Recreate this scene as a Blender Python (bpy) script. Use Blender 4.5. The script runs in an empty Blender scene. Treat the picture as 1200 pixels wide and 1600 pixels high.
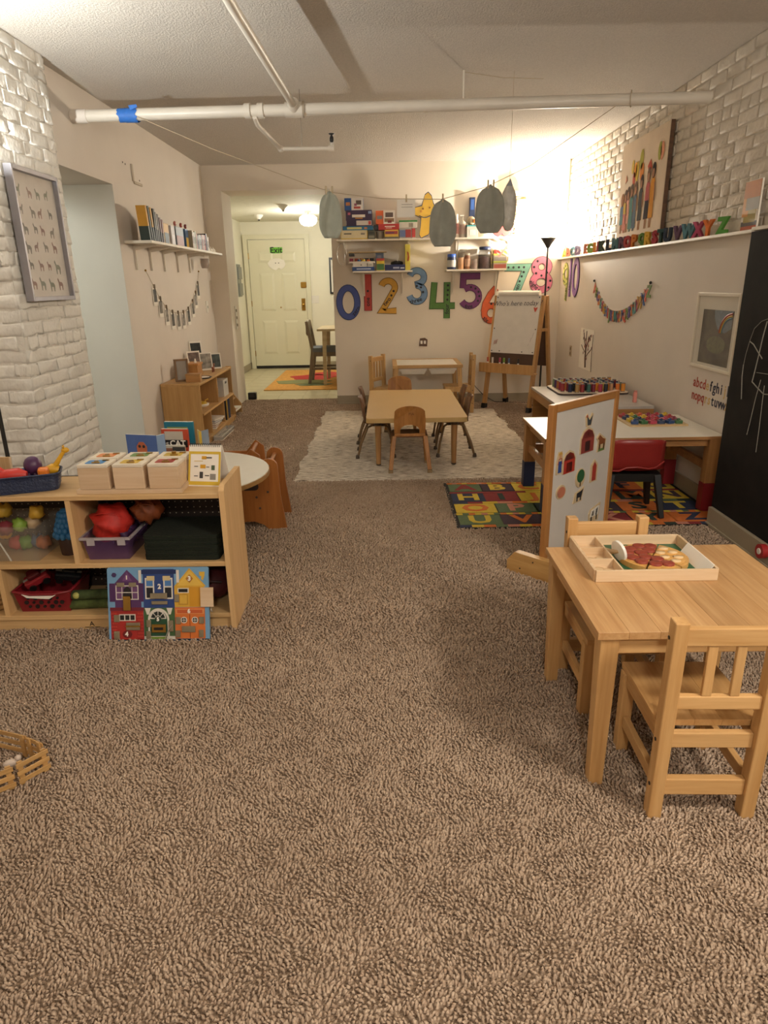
import bpy, bmesh, math, random
import numpy as np
from mathutils import Vector, Matrix
from math import sin, cos, pi, radians as R
random.seed(7)
scene = bpy.context.scene
COL = scene.collection
# ------------------------------------------------------------------ camera, world, exposure
F_PX, EYE = 1050.0, 1.32
PITCH, ROLL, YAW = R(18.73), R(1.0), R(-0.3)
fwd = Vector((sin(YAW) * cos(PITCH), cos(YAW) * cos(PITCH), -sin(PITCH)))
right0 = Vector((cos(YAW), -sin(YAW), 0)); down0 = fwd.cross(right0)
right = right0 * cos(ROLL) + down0 * sin(ROLL)
down = down0 * cos(ROLL) - right0 * sin(ROLL)
cam_data = bpy.data.cameras.new('camera'); cam = bpy.data.objects.new('camera', cam_data); COL.objects.link(cam)
cam_data.sensor_fit = 'HORIZONTAL'; cam_data.sensor_width = 36.0; cam_data.lens = F_PX / 1200 * 36
cam_data.clip_start = 0.02
m = Matrix.Identity(4)
for i in range(3):
    m[i][0] = right[i]; m[i][1] = -down[i]; m[i][2] = -fwd[i]
m[2][3] = EYE
cam.matrix_world = m
scene.camera = cam
vs = scene.view_settings
vs.view_transform = 'Standard'; vs.look = 'None'; vs.gamma = 1.0; vs.use_curve_mapping = False
vs.exposure = 1.48
world = bpy.data.worlds.new('world'); scene.world = world; world.use_nodes = True
world.node_tree.nodes['Background'].inputs[0].default_value = (0.9, 0.75, 0.6, 1)
world.node_tree.nodes['Background'].inputs[1].default_value = 0.05
scene.cycles.use_denoising = True
scene.cycles.sample_clamp_indirect = 6.0
scene.cycles.diffuse_bounces = 5
scene.cycles.max_bounces = 10

def light(name, kind, loc, energy, color, size=0.1, rot=(0, 0, 0)):
    d = bpy.data.lights.new(name, kind); d.energy = energy; d.color = color
    if kind == 'AREA': d.shape = 'DISK'; d.size = size
    else: d.shadow_soft_size = size
    o = bpy.data.objects.new(name, d); COL.objects.link(o); o.location = loc; o.rotation_euler = rot
    return o
# out-of-frame lamps beside the camera and in the side room; added fill behind
light('near_right_lamp_glow', 'POINT', (1.60, 0.48, 1.95), 40, (1.0, 0.92, 0.82), 0.19)
light('rear_fill_light', 'AREA', (0.0, -1.3, 2.42), 18, (1.0, 0.92, 0.82), 0.36)  # unseen fill light added behind the camera, without a fixture
light('side_room_lamp_glow', 'POINT', (-2.95, 3.95, 2.15), 12, (0.94, 1.0, 0.96), 0.1)

# ------------------------------------------------------------------ colours and materials
def lin(c):
    if isinstance(c, str):
        c = c.lstrip('#'); c = [int(c[i:i + 2], 16) / 255 for i in (0, 2, 4)]
    return tuple(x / 12.92 if x <= 0.04045 else ((x + 0.055) / 1.055) ** 2.4 for x in c)

MATS = {}
def mat(name, color, rough=0.6, metal=0.0, var=0.06, scale=14.0, bump=0.0, bscale=60.0, alpha=1.0, trans=0.0, emit=None, estr=0.0, spec=0.5, objvar=0.0):
    if name in MATS: return MATS[name]
    mt = bpy.data.materials.new(name); mt.use_nodes = True
    nt = mt.node_tree; N = nt.nodes; L = nt.links
    b = N['Principled BSDF']
    c = lin(color)
    b.inputs['Roughness'].default_value = rough; b.inputs['Metallic'].default_value = metal
    b.inputs['Specular IOR Level'].default_value = spec
    tc = N.new('ShaderNodeTexCoord')
    no = N.new('ShaderNodeTexNoise'); no.inputs['Scale'].default_value = scale; no.inputs['Detail'].default_value = 3
    L.new(tc.outputs['Object'], no.inputs['Vector'])
    rp = N.new('ShaderNodeValToRGB')
    rp.color_ramp.elements[0].position = 0.3; rp.color_ramp.elements[1].position = 0.7
    rp.color_ramp.elements[0].color = (*[max(0, x * (1 - var)) for x in c], 1)
    rp.color_ramp.elements[1].color = (*[min(1, x * (1 + var)) for x in c], 1)
    L.new(no.outputs['Fac'], rp.inputs['Fac'])
    out = rp.outputs['Color']
    if objvar:
        oi = N.new('ShaderNodeObjectInfo'); hs = N.new('ShaderNodeHueSaturation')
        mr = N.new('ShaderNodeMapRange'); mr.inputs['To Min'].default_value = 1 - objvar; mr.inputs['To Max'].default_value = 1 + objvar
        L.new(oi.outputs['Random'], mr.inputs['Value']); L.new(mr.outputs['Result'], hs.inputs['Value']); L.new(out, hs.inputs['Color'])
        out = hs.outputs['Color']
    L.new(out, b.inputs['Base Color'])
    if bump:
        n2 = N.new('ShaderNodeTexNoise'); n2.inputs['Scale'].default_value = bscale; n2.inputs['Detail'].default_value = 2
        L.new(tc.outputs['Object'], n2.inputs['Vector'])
        bp = N.new('ShaderNodeBump'); bp.inputs['Strength'].default_value = bump; bp.inputs['Distance'].default_value = 0.01
        L.new(n2.outputs['Fac'], bp.inputs['Height']); L.new(bp.outputs['Normal'], b.inputs['Normal'])
    if alpha < 1: b.inputs['Alpha'].default_value = alpha
    if trans: b.inputs['Transmission Weight'].default_value = trans
    if emit:
        b.inputs['Emission Color'].default_value = (*lin(emit), 1); b.inputs['Emission Strength'].default_value = estr
    MATS[name] = mt
    return mt

def wood(name, c1, c2, axis='Y', rough=0.45, fine=26.0, objvar=0.10, stretch=0.06):
    if name in MATS: return MATS[name]
    mt = bpy.data.materials.new(name); mt.use_nodes = True
    nt = mt.node_tree; N = nt.nodes; L = nt.links
    b = N['Principled BSDF']; b.inputs['Roughness'].default_value = rough
    tc = N.new('ShaderNodeTexCoord'); mp = N.new('ShaderNodeMapping'); oi = N.new('ShaderNodeObjectInfo')
    sc = [1.0, 1.0, 1.0]; sc['XYZ'.index(axis)] = stretch
    mp.inputs['Scale'].default_value = sc
    L.new(tc.outputs['Object'], mp.inputs['Vector'])
    cb = N.new('ShaderNodeCombineXYZ'); ml = N.new('ShaderNodeMath'); ml.operation = 'MULTIPLY'; ml.inputs[1].default_value = 9.0
    L.new(oi.outputs['Random'], ml.inputs[0])
    for i in range(3): L.new(ml.outputs[0], cb.inputs[i])
    L.new(cb.outputs[0], mp.inputs['Location'])
    n1 = N.new('ShaderNodeTexNoise'); n1.inputs['Scale'].default_value = fine; n1.inputs['Detail'].default_value = 5; n1.inputs['Distortion'].default_value = 0.6
    L.new(mp.outputs[0], n1.inputs['Vector'])
    n2 = N.new('ShaderNodeTexNoise'); n2.inputs['Scale'].default_value = fine * 5; n2.inputs['Detail'].default_value = 3
    L.new(mp.outputs[0], n2.inputs['Vector'])
    mx = N.new('ShaderNodeMix'); mx.data_type = 'FLOAT'; mx.inputs[0].default_value = 0.35
    L.new(n1.outputs['Fac'], mx.inputs[2]); L.new(n2.outputs['Fac'], mx.inputs[3])
    rp = N.new('ShaderNodeValToRGB'); rp.color_ramp.elements[0].position = 0.32; rp.color_ramp.elements[1].position = 0.66
    rp.color_ramp.elements[0].color = (*lin(c2), 1); rp.color_ramp.elements[1].color = (*lin(c1), 1)
    L.new(mx.outputs[0], rp.inputs['Fac'])
    hs = N.new('ShaderNodeHueSaturation'); mr = N.new('ShaderNodeMapRange')
    mr.inputs['To Min'].default_value = 1 - objvar; mr.inputs['To Max'].default_value = 1 + objvar
    L.new(oi.outputs['Random'], mr.inputs['Value']); L.new(mr.outputs['Result'], hs.inputs['Value']); L.new(rp.outputs['Color'], hs.inputs['Color'])
    L.new(hs.outputs['Color'], b.inputs['Base Color'])
    bp = N.new('ShaderNodeBump'); bp.inputs['Strength'].default_value = 0.08; bp.inputs['Distance'].default_value = 0.004
    L.new(n2.outputs['Fac'], bp.inputs['Height']); L.new(bp.outputs['Normal'], b.inputs['Normal'])
    MATS[name] = mt
    return mt

def glass(name, color, alpha=0.3, rough=0.12):
    return mat(name, color, rough=rough, alpha=alpha, var=0.03)

# ------------------------------------------------------------------ mesh helpers
class MB:
    def __init__(s): s.v = []; s.f = []; s.mi = []; s.cur = 0; s.sm = []
    def mat(s, i): s.cur = i; return s
    def add(s, vs, fs, smooth=False):
        o = len(s.v); s.v += [tuple(p) for p in vs]
        for f in fs: s.f.append(tuple(o + i for i in f)); s.mi.append(s.cur); s.sm.append(smooth)
        return s
    def box(s, x0, x1, y0, y1, z0, z1):
        return s.add([(x0, y0, z0), (x1, y0, z0), (x1, y1, z0), (x0, y1, z0), (x0, y0, z1), (x1, y0, z1), (x1, y1, z1), (x0, y1, z1)],
                     [(0, 3, 2, 1), (4, 5, 6, 7), (0, 1, 5, 4), (1, 2, 6, 5), (2, 3, 7, 6), (3, 0, 4, 7)])
    def beam(s, p, q, w, h, up=(0, 0, 1), w2=None, h2=None):
        p = Vector(p); q = Vector(q); d = (q - p).normalized(); up = Vector(up)
        a = d.cross(up)
        if a.length < 1e-5: a = d.cross(Vector((0, 1, 0)))
        a.normalize(); b = a.cross(d).normalized()
        w2 = w if w2 is None else w2; h2 = h if h2 is None else h2
        vs = [c + a * (i * ww / 2) + b * (j * hh / 2) for c, ww, hh in ((p, w, h), (q, w2, h2)) for i, j in ((-1, -1), (1, -1), (1, 1), (-1, 1))]
        return s.add(vs, [(0, 1, 2, 3)[::-1], (4, 5, 6, 7), (0, 1, 5, 4), (1, 2, 6, 5), (2, 3, 7, 6), (3, 0, 4, 7)])
    def cyl(s, p, q, r, r2=None, n=14, cap=True):
        p = Vector(p); q = Vector(q); r2 = r if r2 is None else r2
        d = (q - p).normalized(); a = d.orthogonal().normalized(); b = d.cross(a)
        vs = [c + (a * cos(2 * pi * k / n) + b * sin(2 * pi * k / n)) * rr for c, rr in ((p, r), (q, r2)) for k in range(n)]
        fs = [(k, (k + 1) % n, n + (k + 1) % n, n + k) for k in range(n)]
        s.add(vs, fs, True)
        if cap:
            s.add(vs[:n], [tuple(range(n))[::-1]]); s.add(vs[n:], [tuple(range(n))])
        return s
    def tube(s, pts, r, n=8, cap=True):
        pts = [Vector(p) for p in pts]; rs = r if isinstance(r, (list, tuple)) else [r] * len(pts)
        vs = []; prev = None
        for i, p in enumerate(pts):
            d = (pts[min(i + 1, len(pts) - 1)] - pts[max(i - 1, 0)]).normalized()
            if prev is None: a = d.orthogonal().normalized()
            else:
                a = prev - d * prev.dot(d)
                a = a.normalized() if a.length > 1e-6 else d.orthogonal().normalized()
            prev = a; b = d.cross(a)
            vs += [p + (a * cos(2 * pi * k / n) + b * sin(2 * pi * k / n)) * rs[i] for k in range(n)]
        m_ = len(pts)
        s.add(vs, [(i * n + k, i * n + (k + 1) % n, (i + 1) * n + (k + 1) % n, (i + 1) * n + k) for i in range(m_ - 1) for k in range(n)], True)
        if cap: s.add(vs[:n], [tuple(range(n))[::-1]]); s.add(vs[-n:], [tuple(range(n))])
        return s
    def lathe(s, prof, c=(0, 0, 0), n=20, sx=1.0, sy=1.0):
        vs = [(c[0] + r * cos(2 * pi * k / n) * sx, c[1] + r * sin(2 * pi * k / n) * sy, c[2] + z) for r, z in prof for k in range(n)]
        s.add(vs, [(i * n + k, i * n + (k + 1) % n, (i + 1) * n + (k + 1) % n, (i + 1) * n + k) for i in range(len(prof) - 1) for k in range(n)], True)
        if prof[0][0] > 1e-4: s.add(vs[:n], [tuple(range(n))[::-1]])
        if prof[-1][0] > 1e-4: s.add(vs[-n:], [tuple(range(n))])
        return s
    def ball(s, c, rx, ry=None, rz=None, n=14, m=8):
        ry = rx if ry is None else ry; rz = rx if rz is None else rz
        vs = [(c[0], c[1], c[2] - rz)]
        for i in range(1, m):
            t = -pi / 2 + pi * i / m
            vs += [(c[0] + rx * cos(t) * cos(2 * pi * k / n), c[1] + ry * cos(t) * sin(2 * pi * k / n), c[2] + rz * sin(t)) for k in range(n)]
        vs.append((c[0], c[1], c[2] + rz)); e = len(vs) - 1
        fs = [(0, 1 + (k + 1) % n, 1 + k) for k in range(n)] + [(e, 1 + (m - 2) * n + k, 1 + (m - 2) * n + (k + 1) % n) for k in range(n)]
        fs += [(1 + i * n + k, 1 + i * n + (k + 1) % n, 1 + (i + 1) * n + (k + 1) % n, 1 + (i + 1) * n + k) for i in range(m - 2) for k in range(n)]
        return s.add(vs, fs, True)
    def prism(s, poly, t0, t1, plane='XZ', smooth=False):
        # poly: 2d outline (counter clockwise), extruded along the third axis from t0 to t1
        def P(a, b, t):
            return {'XZ': (a, t, b), 'XY': (a, b, t), 'YZ': (t, a, b)}[plane]
        n = len(poly); vs = [P(a, b, t0) for a, b in poly] + [P(a, b, t1) for a, b in poly]
        s.add(vs, [tuple(range(n)), tuple(range(2 * n - 1, n - 1, -1))])
        return s.add(vs, [(k, n + k, n + (k + 1) % n, (k + 1) % n) for k in range(n)], smooth)
    def ring_prism(s, outer, inner, t0, t1, plane='XZ'):
        # outline with a hole, both loops of the same vertex count
        def P(a, b, t):
            return {'XZ': (a, t, b), 'XY': (a, b, t), 'YZ': (t, a, b)}[plane]
        n = len(outer)
        vs = [P(a, b, t) for t in (t0, t1) for lp in (outer, inner) for a, b in lp]
        fs = []
        for k in range(n):
            j = (k + 1) % n
            fs += [(k, j, n + j, n + k), (2 * n + j, 2 * n + k, 3 * n + k, 3 * n + j), (j, k, 2 * n + k, 2 * n + j), (n + k, n + j, 3 * n + j, 3 * n + k)]
        return s.add(vs, fs)
    def quad(s, a, b, c, d): return s.add([a, b, c, d], [(0, 1, 2, 3)])
    def mesh(s, name, fix=True):
        me = bpy.data.meshes.new(name); me.from_pydata(s.v, [], s.f); 
        me.polygons.foreach_set('material_index', s.mi); me.polygons.foreach_set('use_smooth', s.sm)
        if fix:
            bm = bmesh.new(); bm.from_mesh(me); bmesh.ops.recalc_face_normals(bm, faces=bm.faces); bm.to_mesh(me); bm.free()
        me.update()
        return me

def tag(o, label=None, cat=None, group=None, kind=None):
    if label: o['label'] = label
    if cat: o['category'] = cat
    if group: o['group'] = group
    if kind: o['kind'] = kind
    return o
def thing(name, label, cat, loc=(0, 0, 0), rz=0.0, group=None, kind=None):
    o = bpy.data.objects.new(name, None); COL.objects.link(o); o.location = loc; o.rotation_euler = (0, 0, rz)
    o.empty_display_size = 0.05
    return tag(o, label, cat, group, kind)
def ob(name, mb, mats, parent=None, label=None, cat=None, group=None, kind=None, bevel=0.0, loc=None, rot=None, seg=2):
    me = mb if isinstance(mb, bpy.types.Mesh) else mb.mesh(name)
    if not isinstance(mats, (list, tuple)): mats = [mats]
    if not me.materials:
        for x in mats: me.materials.append(x)
    o = bpy.data.objects.new(name, me); COL.objects.link(o)
    if parent: o.parent = parent
    if loc: o.location = loc
    if rot: o.rotation_euler = rot
    if bevel:
        md = o.modifiers.new('bevel', 'BEVEL'); md.width = bevel; md.segments = seg; md.limit_method = 'ANGLE'; md.angle_limit = R(40)
    return tag(o, label, cat, group, kind)
def struct(name, mb, mats, parent=None, bevel=0.0, label=None, **k):
    return ob(name, mb, mats, parent, label=label, kind=None if parent else 'structure', bevel=bevel, **k)
def text(name, body, size, loc, rot, mt, parent, extrude=0.0008, offset=0.0, align='CENTER', shear=0.0, sx=1.0):
    cu = bpy.data.curves.new(name, 'FONT'); cu.body = body; cu.size = size; cu.extrude = extrude; cu.offset = offset; cu.shear = shear
    cu.align_x = align; cu.align_y = 'CENTER'; cu.resolution_u = 2
    cu.materials.append(mt)
    tmp = bpy.data.objects.new(name, cu)
    me = bpy.data.meshes.new_from_object(tmp); me.name = name
    bpy.data.objects.remove(tmp); bpy.data.curves.remove(cu)
    if not me.materials: me.materials.append(mt)
    o = bpy.data.objects.new(name, me); COL.objects.link(o); o.parent = parent; o.location = loc; o.rotation_euler = rot; o.scale = (sx, 1, 1)
    return o
def copy_tree(o, parent=None):
    c = o.copy(); COL.objects.link(c); c.parent = parent
    for ch in list(o.children): copy_tree(ch, c)
    return c
def circle(cx, cy, r, n=24, ry=None, a0=0.0, a1=2 * pi):
    ry = r if ry is None else ry
    full = abs(a1 - a0 - 2 * pi) < 1e-6
    k = n if full else n - 1
    return [(cx + r * cos(a0 + (a1 - a0) * i / k), cy + ry * sin(a0 + (a1 - a0) * i / k)) for i in range(n)]
def rrect(x0, x1, y0, y1, r, n=4):
    pts = []
    for cx, cy, a in ((x1 - r, y1 - r, 0), (x0 + r, y1 - r, pi / 2), (x0 + r, y0 + r, pi), (x1 - r, y0 + r, 1.5 * pi)):
        pts += [(cx + r * cos(a + pi / 2 * i / n), cy + r * sin(a + pi / 2 * i / n)) for i in range(n + 1)]
    return pts
FACE_BACK = (pi / 2, 0, 0)           # text on a surface facing -y
FACE_RIGHT = (pi / 2, 0, -pi / 2)    # text on a surface facing -x (right wall)
FACE_LEFT = (pi / 2, 0, pi / 2)      # text on a surface facing +x (left wall)
# ------------------------------------------------------------------ the room
WALL = mat('plaster_paint', '#d8cfc4', rough=0.75, var=0.03, scale=2.5, bump=0.05, bscale=90, spec=0.3)
WALLG = mat('recess_paint', '#cfcdc4', rough=0.6, var=0.03, scale=2.5, bump=0.04, bscale=90)
HALLW = mat('hall_paint', '#e9e5d2', rough=0.6, var=0.03, scale=3)
BRICKQ = mat('pier_brick', '#dedad1', rough=0.6, var=0.05, scale=7, bump=0.75, bscale=22, objvar=0.03, spec=0.35)
BRICKP = mat('painted_brick', '#cfc4b3', rough=0.7, var=0.06, scale=9, bump=0.6, bscale=30, objvar=0.04, spec=0.35)  # pier's white made warmer and darker; the light's warmth is in the colour
MORTQ = mat('pier_mortar', '#d8d3c9', rough=0.65, var=0.06, scale=20, bump=0.7, bscale=30, spec=0.35)
MORTAR = mat('painted_mortar', '#bfb3a1', rough=0.65, var=0.08, scale=25, bump=0.6, bscale=40, spec=0.35)
TRIM = mat('trim_white', '#dcd4c4', rough=0.4, var=0.02)
BASE = mat('cove_base', '#a39780', rough=0.45, var=0.05, scale=4)
DOORM = mat('door_paint', '#ddd9bf', rough=0.4, var=0.02, scale=3)
BRASS = mat('brass', '#b08a45', rough=0.3, metal=1.0)
CHROME = mat('chrome', '#c9c9c4', rough=0.25, metal=1.0)
BLACK = mat('black_plastic', '#141312', rough=0.4, var=0.1)
WHITE = mat('white_plastic', '#e6e2d8', rough=0.35, var=0.02)
PAPER = mat('paper_white', '#ece6da', rough=0.8, var=0.02)

def ceiling_mat():
    mt = mat('popcorn_ceiling', '#cdc5ba', rough=0.95, var=0.07, scale=95, spec=0.1)
    N = mt.node_tree.nodes; L = mt.node_tree.links
    tc = [n for n in N if n.type == 'TEX_COORD'][0]
    v = N.new('ShaderNodeTexNoise'); v.inputs['Scale'].default_value = 85; v.inputs['Detail'].default_value = 4; v.inputs['Roughness'].default_value = 0.7
    L.new(tc.outputs['Object'], v.inputs['Vector'])
    b = N.new('ShaderNodeBump'); b.inputs['Strength'].default_value = 0.7; b.inputs['Distance'].default_value = 0.02
    L.new(v.outputs['Fac'], b.inputs['Height']); L.new(b.outputs['Normal'], N['Principled BSDF'].inputs['Normal'])
    return mt
def carpet_mat():
    mt = bpy.data.materials.new('carpet'); mt.use_nodes = True
    N = mt.node_tree.nodes; L = mt.node_tree.links; b = N['Principled BSDF']
    b.inputs['Roughness'].default_value = 0.95; b.inputs['Specular IOR Level'].default_value = 0.1
    tc = N.new('ShaderNodeTexCoord')
    n1 = N.new('ShaderNodeTexNoise'); n1.inputs['Scale'].default_value = 130; n1.inputs['Detail'].default_value = 3
    n2 = N.new('ShaderNodeTexNoise'); n2.inputs['Scale'].default_value = 2.2; n2.inputs['Detail'].default_value = 5
    for n in (n1, n2): L.new(tc.outputs['Object'], n.inputs['Vector'])
    r1 = N.new('ShaderNodeValToRGB'); r1.color_ramp.elements[0].position = 0.3; r1.color_ramp.elements[1].position = 0.72
    r1.color_ramp.elements[0].color = (*lin('#6e5b4a'), 1); r1.color_ramp.elements[1].color = (*lin('#b39c84'), 1)
    L.new(n1.outputs['Fac'], r1.inputs['Fac'])
    r2 = N.new('ShaderNodeValToRGB'); r2.color_ramp.elements[0].position = 0.3; r2.color_ramp.elements[1].position = 0.7
    r2.color_ramp.elements[0].color = (0.82, 0.81, 0.80, 1); r2.color_ramp.elements[1].color = (1.0, 1.0, 1.0, 1)
    L.new(n2.outputs['Fac'], r2.inputs['Fac'])
    mx = N.new('ShaderNodeMix'); mx.data_type = 'RGBA'; mx.blend_type = 'MULTIPLY'; mx.inputs[0].default_value = 1.0
    L.new(r1.outputs[0], mx.inputs[6]); L.new(r2.outputs[0], mx.inputs[7]); L.new(mx.outputs[2], b.inputs['Base Color'])
    bp = N.new('ShaderNodeBump'); bp.inputs['Strength'].default_value = 0.9; bp.inputs['Distance'].default_value = 0.012
    L.new(n1.outputs['Fac'], bp.inputs['Height']); L.new(bp.outputs['Normal'], b.inputs['Normal'])
    MATS['carpet'] = mt
    return mt
CARPET = carpet_mat()
YB, XR, XL, ZC = 7.85, 1.985, -1.905, 2.53
struct('floor', MB().box(-3.75, 2.2, -2.7, 8.27, -0.1, 0.0), CARPET, label='brown shag carpet floor')
TILE = mat('hall_tile', '#c8bd9c', rough=0.25, var=0.06, scale=3)
hf = struct('floor_hall', MB().box(-2.5, 1.6, 8.27, 12.0, -0.1, -0.004), mat('tile_grout', '#a99f84', rough=0.7), label='beige tiled hall floor')
tile_me = MB().box(-0.1505, 0.1505, -0.1505, 0.1505, -0.002, 0.002).mesh('tile')
for i in range(10):
    for j in range(11):
        ob('tile', tile_me, TILE, hf, loc=(-2.1 + i * 0.305, 8.424 + j * 0.305, -0.003))
struct('ceiling', MB().box(-3.75, 2.2, -2.7, 8.0, ZC, ZC + 0.1), ceiling_mat(), label='textured off-white ceiling')
struct('ceiling_hall', MB().box(-2.5, 1.6, 8.0, 12.0, 2.29, 2.39), mat('hall_ceiling', '#dedcca', rough=0.8), label='smooth white hall ceiling')
# back wall with the opening to the hall
struct('wall_back', MB().box(-3.0, -1.715, YB, 8.30, 0, ZC).box(-0.56, 2.2, YB, 8.30, 0, ZC).box(-1.715, -0.56, YB, 8.30, 2.285, ZC), mat('back_wall_paint', '#e2d8c8', rough=0.75, var=0.03, scale=2.5, bump=0.05, bscale=90, spec=0.3), label='cream back wall with opening to the hall')
struct('baseboard_back', MB().box(-0.56, 1.95, YB - 0.012, YB, 0, 0.10).box(-0.56, 1.95, YB - 0.022, YB - 0.012, 0, 0.018), BASE, bevel=0.002)
# hall walls
struct('wall_hall_end', MB().box(-2.5, 1.6, 11.60, 11.75, 0, 2.29), HALLW, label='white end wall of the hall')
struct('wall_hall_left', MB().box(-2.5, -2.27, 8.30, 11.60, 0, 2.29), HALLW, label='white left wall of the hall')
struct('wall_hall_right', MB().box(1.45, 1.6, 8.30, 11.60, 0, 2.29), HALLW)
struct('baseboard_hall', MB().box(-2.27, -2.255, 8.3, 11.6, 0, 0.10).box(-1.17, 1.45, 11.585, 11.60, 0, 0.10), BASE)
# left wall: plaster, with a deep recess; brick pier
struct('wall_left', MB().box(-2.6, XL, 5.235, YB, 0, ZC).box(-2.6, XL, 4.27, 5.235, 2.02, ZC), WALL, label='plain plaster left wall')
struct('wall_recess', MB().box(-2.6, XL - 0.001, 5.2335, 5.2345, 0, 2.019).box(-3.6, -2.6, 5.235, 5.35, 0, ZC).box(-3.75, -3.6, 2.5, 5.35, 0, ZC).box(-3.6, -3.0, 2.5, 2.6, 0, ZC), WALLG, label='pale grey jamb of the opening in the left wall')
struct('wall_near_left', MB().box(-3.0, -2.85, -2.7, 3.54, 0, ZC).box(-3.0, -2.47, 3.54, 3.64, 0, ZC), WALL)
struct('wall_front', MB().box(-3.0, 2.2, -2.7, -2.6, 0, ZC), WALL)
# --- painted bricks
def brick_variants(n, w=0.200, h=0.062, d=0.0075, jig=1.0, mt=None):
    out = []
    for _ in range(n):
        b = MB(); rings = []
        for ins, dep in ((0.0, -0.004), (0.003, d * 0.65), (0.012, d)):
            hw, hh = w / 2 - ins, h / 2 - ins
            j = lambda s: random.uniform(-s, s) * jig
            rings.append([(x + j(0.004 if ins else 0.001), -dep + j(0.0022 if ins else 0), z + j(0.0035 if ins else 0.001)) for x, z in
                          ((-hw, -hh), (-hw * 0.35, -hh), (hw * 0.35, -hh), (hw, -hh), (hw, hh), (hw * 0.35, hh), (-hw * 0.35, hh), (-hw, hh))])
        vs = sum(rings, []); n8 = 8
        fs = [(i * n8 + k, i * n8 + (k + 1) % n8, (i + 1) * n8 + (k + 1) % n8, (i + 1) * n8 + k) for i in range(2) for k in range(n8)]
        fs += [(16, 17, 22, 23), (17, 18, 21, 22), (18, 19, 20, 21)]
        b.add(vs, fs, True)
        me = b.mesh('brick'); me.materials.append(mt or BRICKP); out.append(me)
    return out
BV = brick_variants(10)
HV = brick_variants(5, w=0.092)
BVP = brick_variants(14, w=0.2130, h=0.0672, d=0.0045, jig=1.9, mt=BRICKQ)
HVP = brick_variants(6, w=0.1045, h=0.0672, d=0.0045, jig=1.9, mt=BRICKQ)
def lay_bricks(parent, length, z0, z1, origin, rz, limit=300, course=0.0685, keep=None, V=None):
    BVx, HVx = V or (BV, HV)
    # bricks laid along the local x of a face that looks to local -y
    nc = int(round((z1 - z0) / course)); ch = (z1 - z0) / nc
    c, s_ = cos(rz), sin(rz); spots = []
    for k in range(nc):
        header = (k % 6 == 3)
        pitch = 0.105 if header else 0.212
        x = -pitch * random.uniform(0.3, 0.7) if k % 2 else 0.0
        while x < length - 0.03:
            a, b = max(x, 0.0), min(x + pitch, length)
            if b - a > 0.04: spots.append((a, b, z0 + ch * (k + 0.5), header, pitch))
            x += pitch
    sel = spots if keep is None else [q for q in spots if keep(q)]
    rest = [] if keep is None else [q for q in spots if not keep(q)]
    if len(sel) > limit: rest += sel[limit:]; sel = sel[:limit]
    for (a, b, z, header, pitch) in sel:
        o = ob('brick', random.choice(HVx if header else BVx), BRICKP, parent)
        mid = (a + b) / 2; dep = random.uniform(-0.002, 0.003)
        o.location = (origin[0] + c * mid + s_ * dep, origin[1] + s_ * mid - c * dep, z + random.uniform(-0.003, 0.003))
        o.rotation_euler = (random.uniform(-0.03, 0.03), random.uniform(-0.015, 0.015), rz + random.uniform(-0.01, 0.01))
        o.scale = ((b - a) / pitch, 1, ch / 0.0685)
    if rest:
        mbx = MB()
        for (a, b, z, header, pitch) in rest:
            me = random.choice(HVx if header else BVx); mid = (a + b) / 2
            mbx.add([(origin[0] + c * (v.co.x * (b - a) / pitch + mid) - s_ * v.co.y, origin[1] + s_ * (v.co.x * (b - a) / pitch + mid) + c * v.co.y, z + v.co.z) for v in me.vertices], [tuple(p.vertices) for p in me.polygons], True)
        ob('brick_rest', mbx, BRICKP, parent, kind='stuff')
# pier: side face looks to +x, front face looks to -y
pier = struct('wall_pier', MB().box(-2.47, -1.846, 3.540, 4.27, 0, ZC), MORTQ, label='white painted brick pier at the left')
lay_bricks(pier, 0.730, 0.0, ZC, (-1.846, 3.540), pi / 2, V=(BVP, HVP))
lay_bricks(pier, 0.62, 0.0, ZC, (-2.466, 3.540), 0.0, V=(BVP, HVP))
# right wall: plaster below, ledge, painted brick above
struct('wall_right', MB().box(1.95, 2.2, 3.612, YB, 0, 1.54), WALL, label='plain lower right wall under the ledge')
brw = struct('wall_right_brick', MB().box(1.993, 2.2, -2.7, YB, 1.54, ZC), MORTAR, label='white painted brick wall above the ledge')
struct('wall_right_near', MB().box(1.85, 2.2, -2.7, 3.612, 0, 1.54), WALL)
lay_bricks(brw, YB - 2.3, 1.562, ZC, (1.993, YB), -pi / 2, limit=300, keep=lambda q: q[0] < 4.42)
struct('trim_ledge', MB().box(1.905, 1.992, 3.612, YB - 0.002, 1.54, 1.558).box(1.83, 1.992, -2.6, 3.612, 1.54, 1.558), TRIM, bevel=0.003, label='white ledge along the right wall')
struct('trim_corner_conduit', MB().cyl((1.955, YB - 0.03, 1.56), (1.955, YB - 0.03, ZC), 0.014, n=10), TRIM, label='thin white conduit in the far corner')
struct('baseboard_right', MB().box(1.812, 1.834, -2.6, 3.60, 0, 0.102).box(1.804, 1.812, -2.6, 3.60, 0, 0.016).box(1.938, 1.95, 3.62, YB - 0.03, 0, 0.1), BASE, bevel=0.002)

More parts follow.
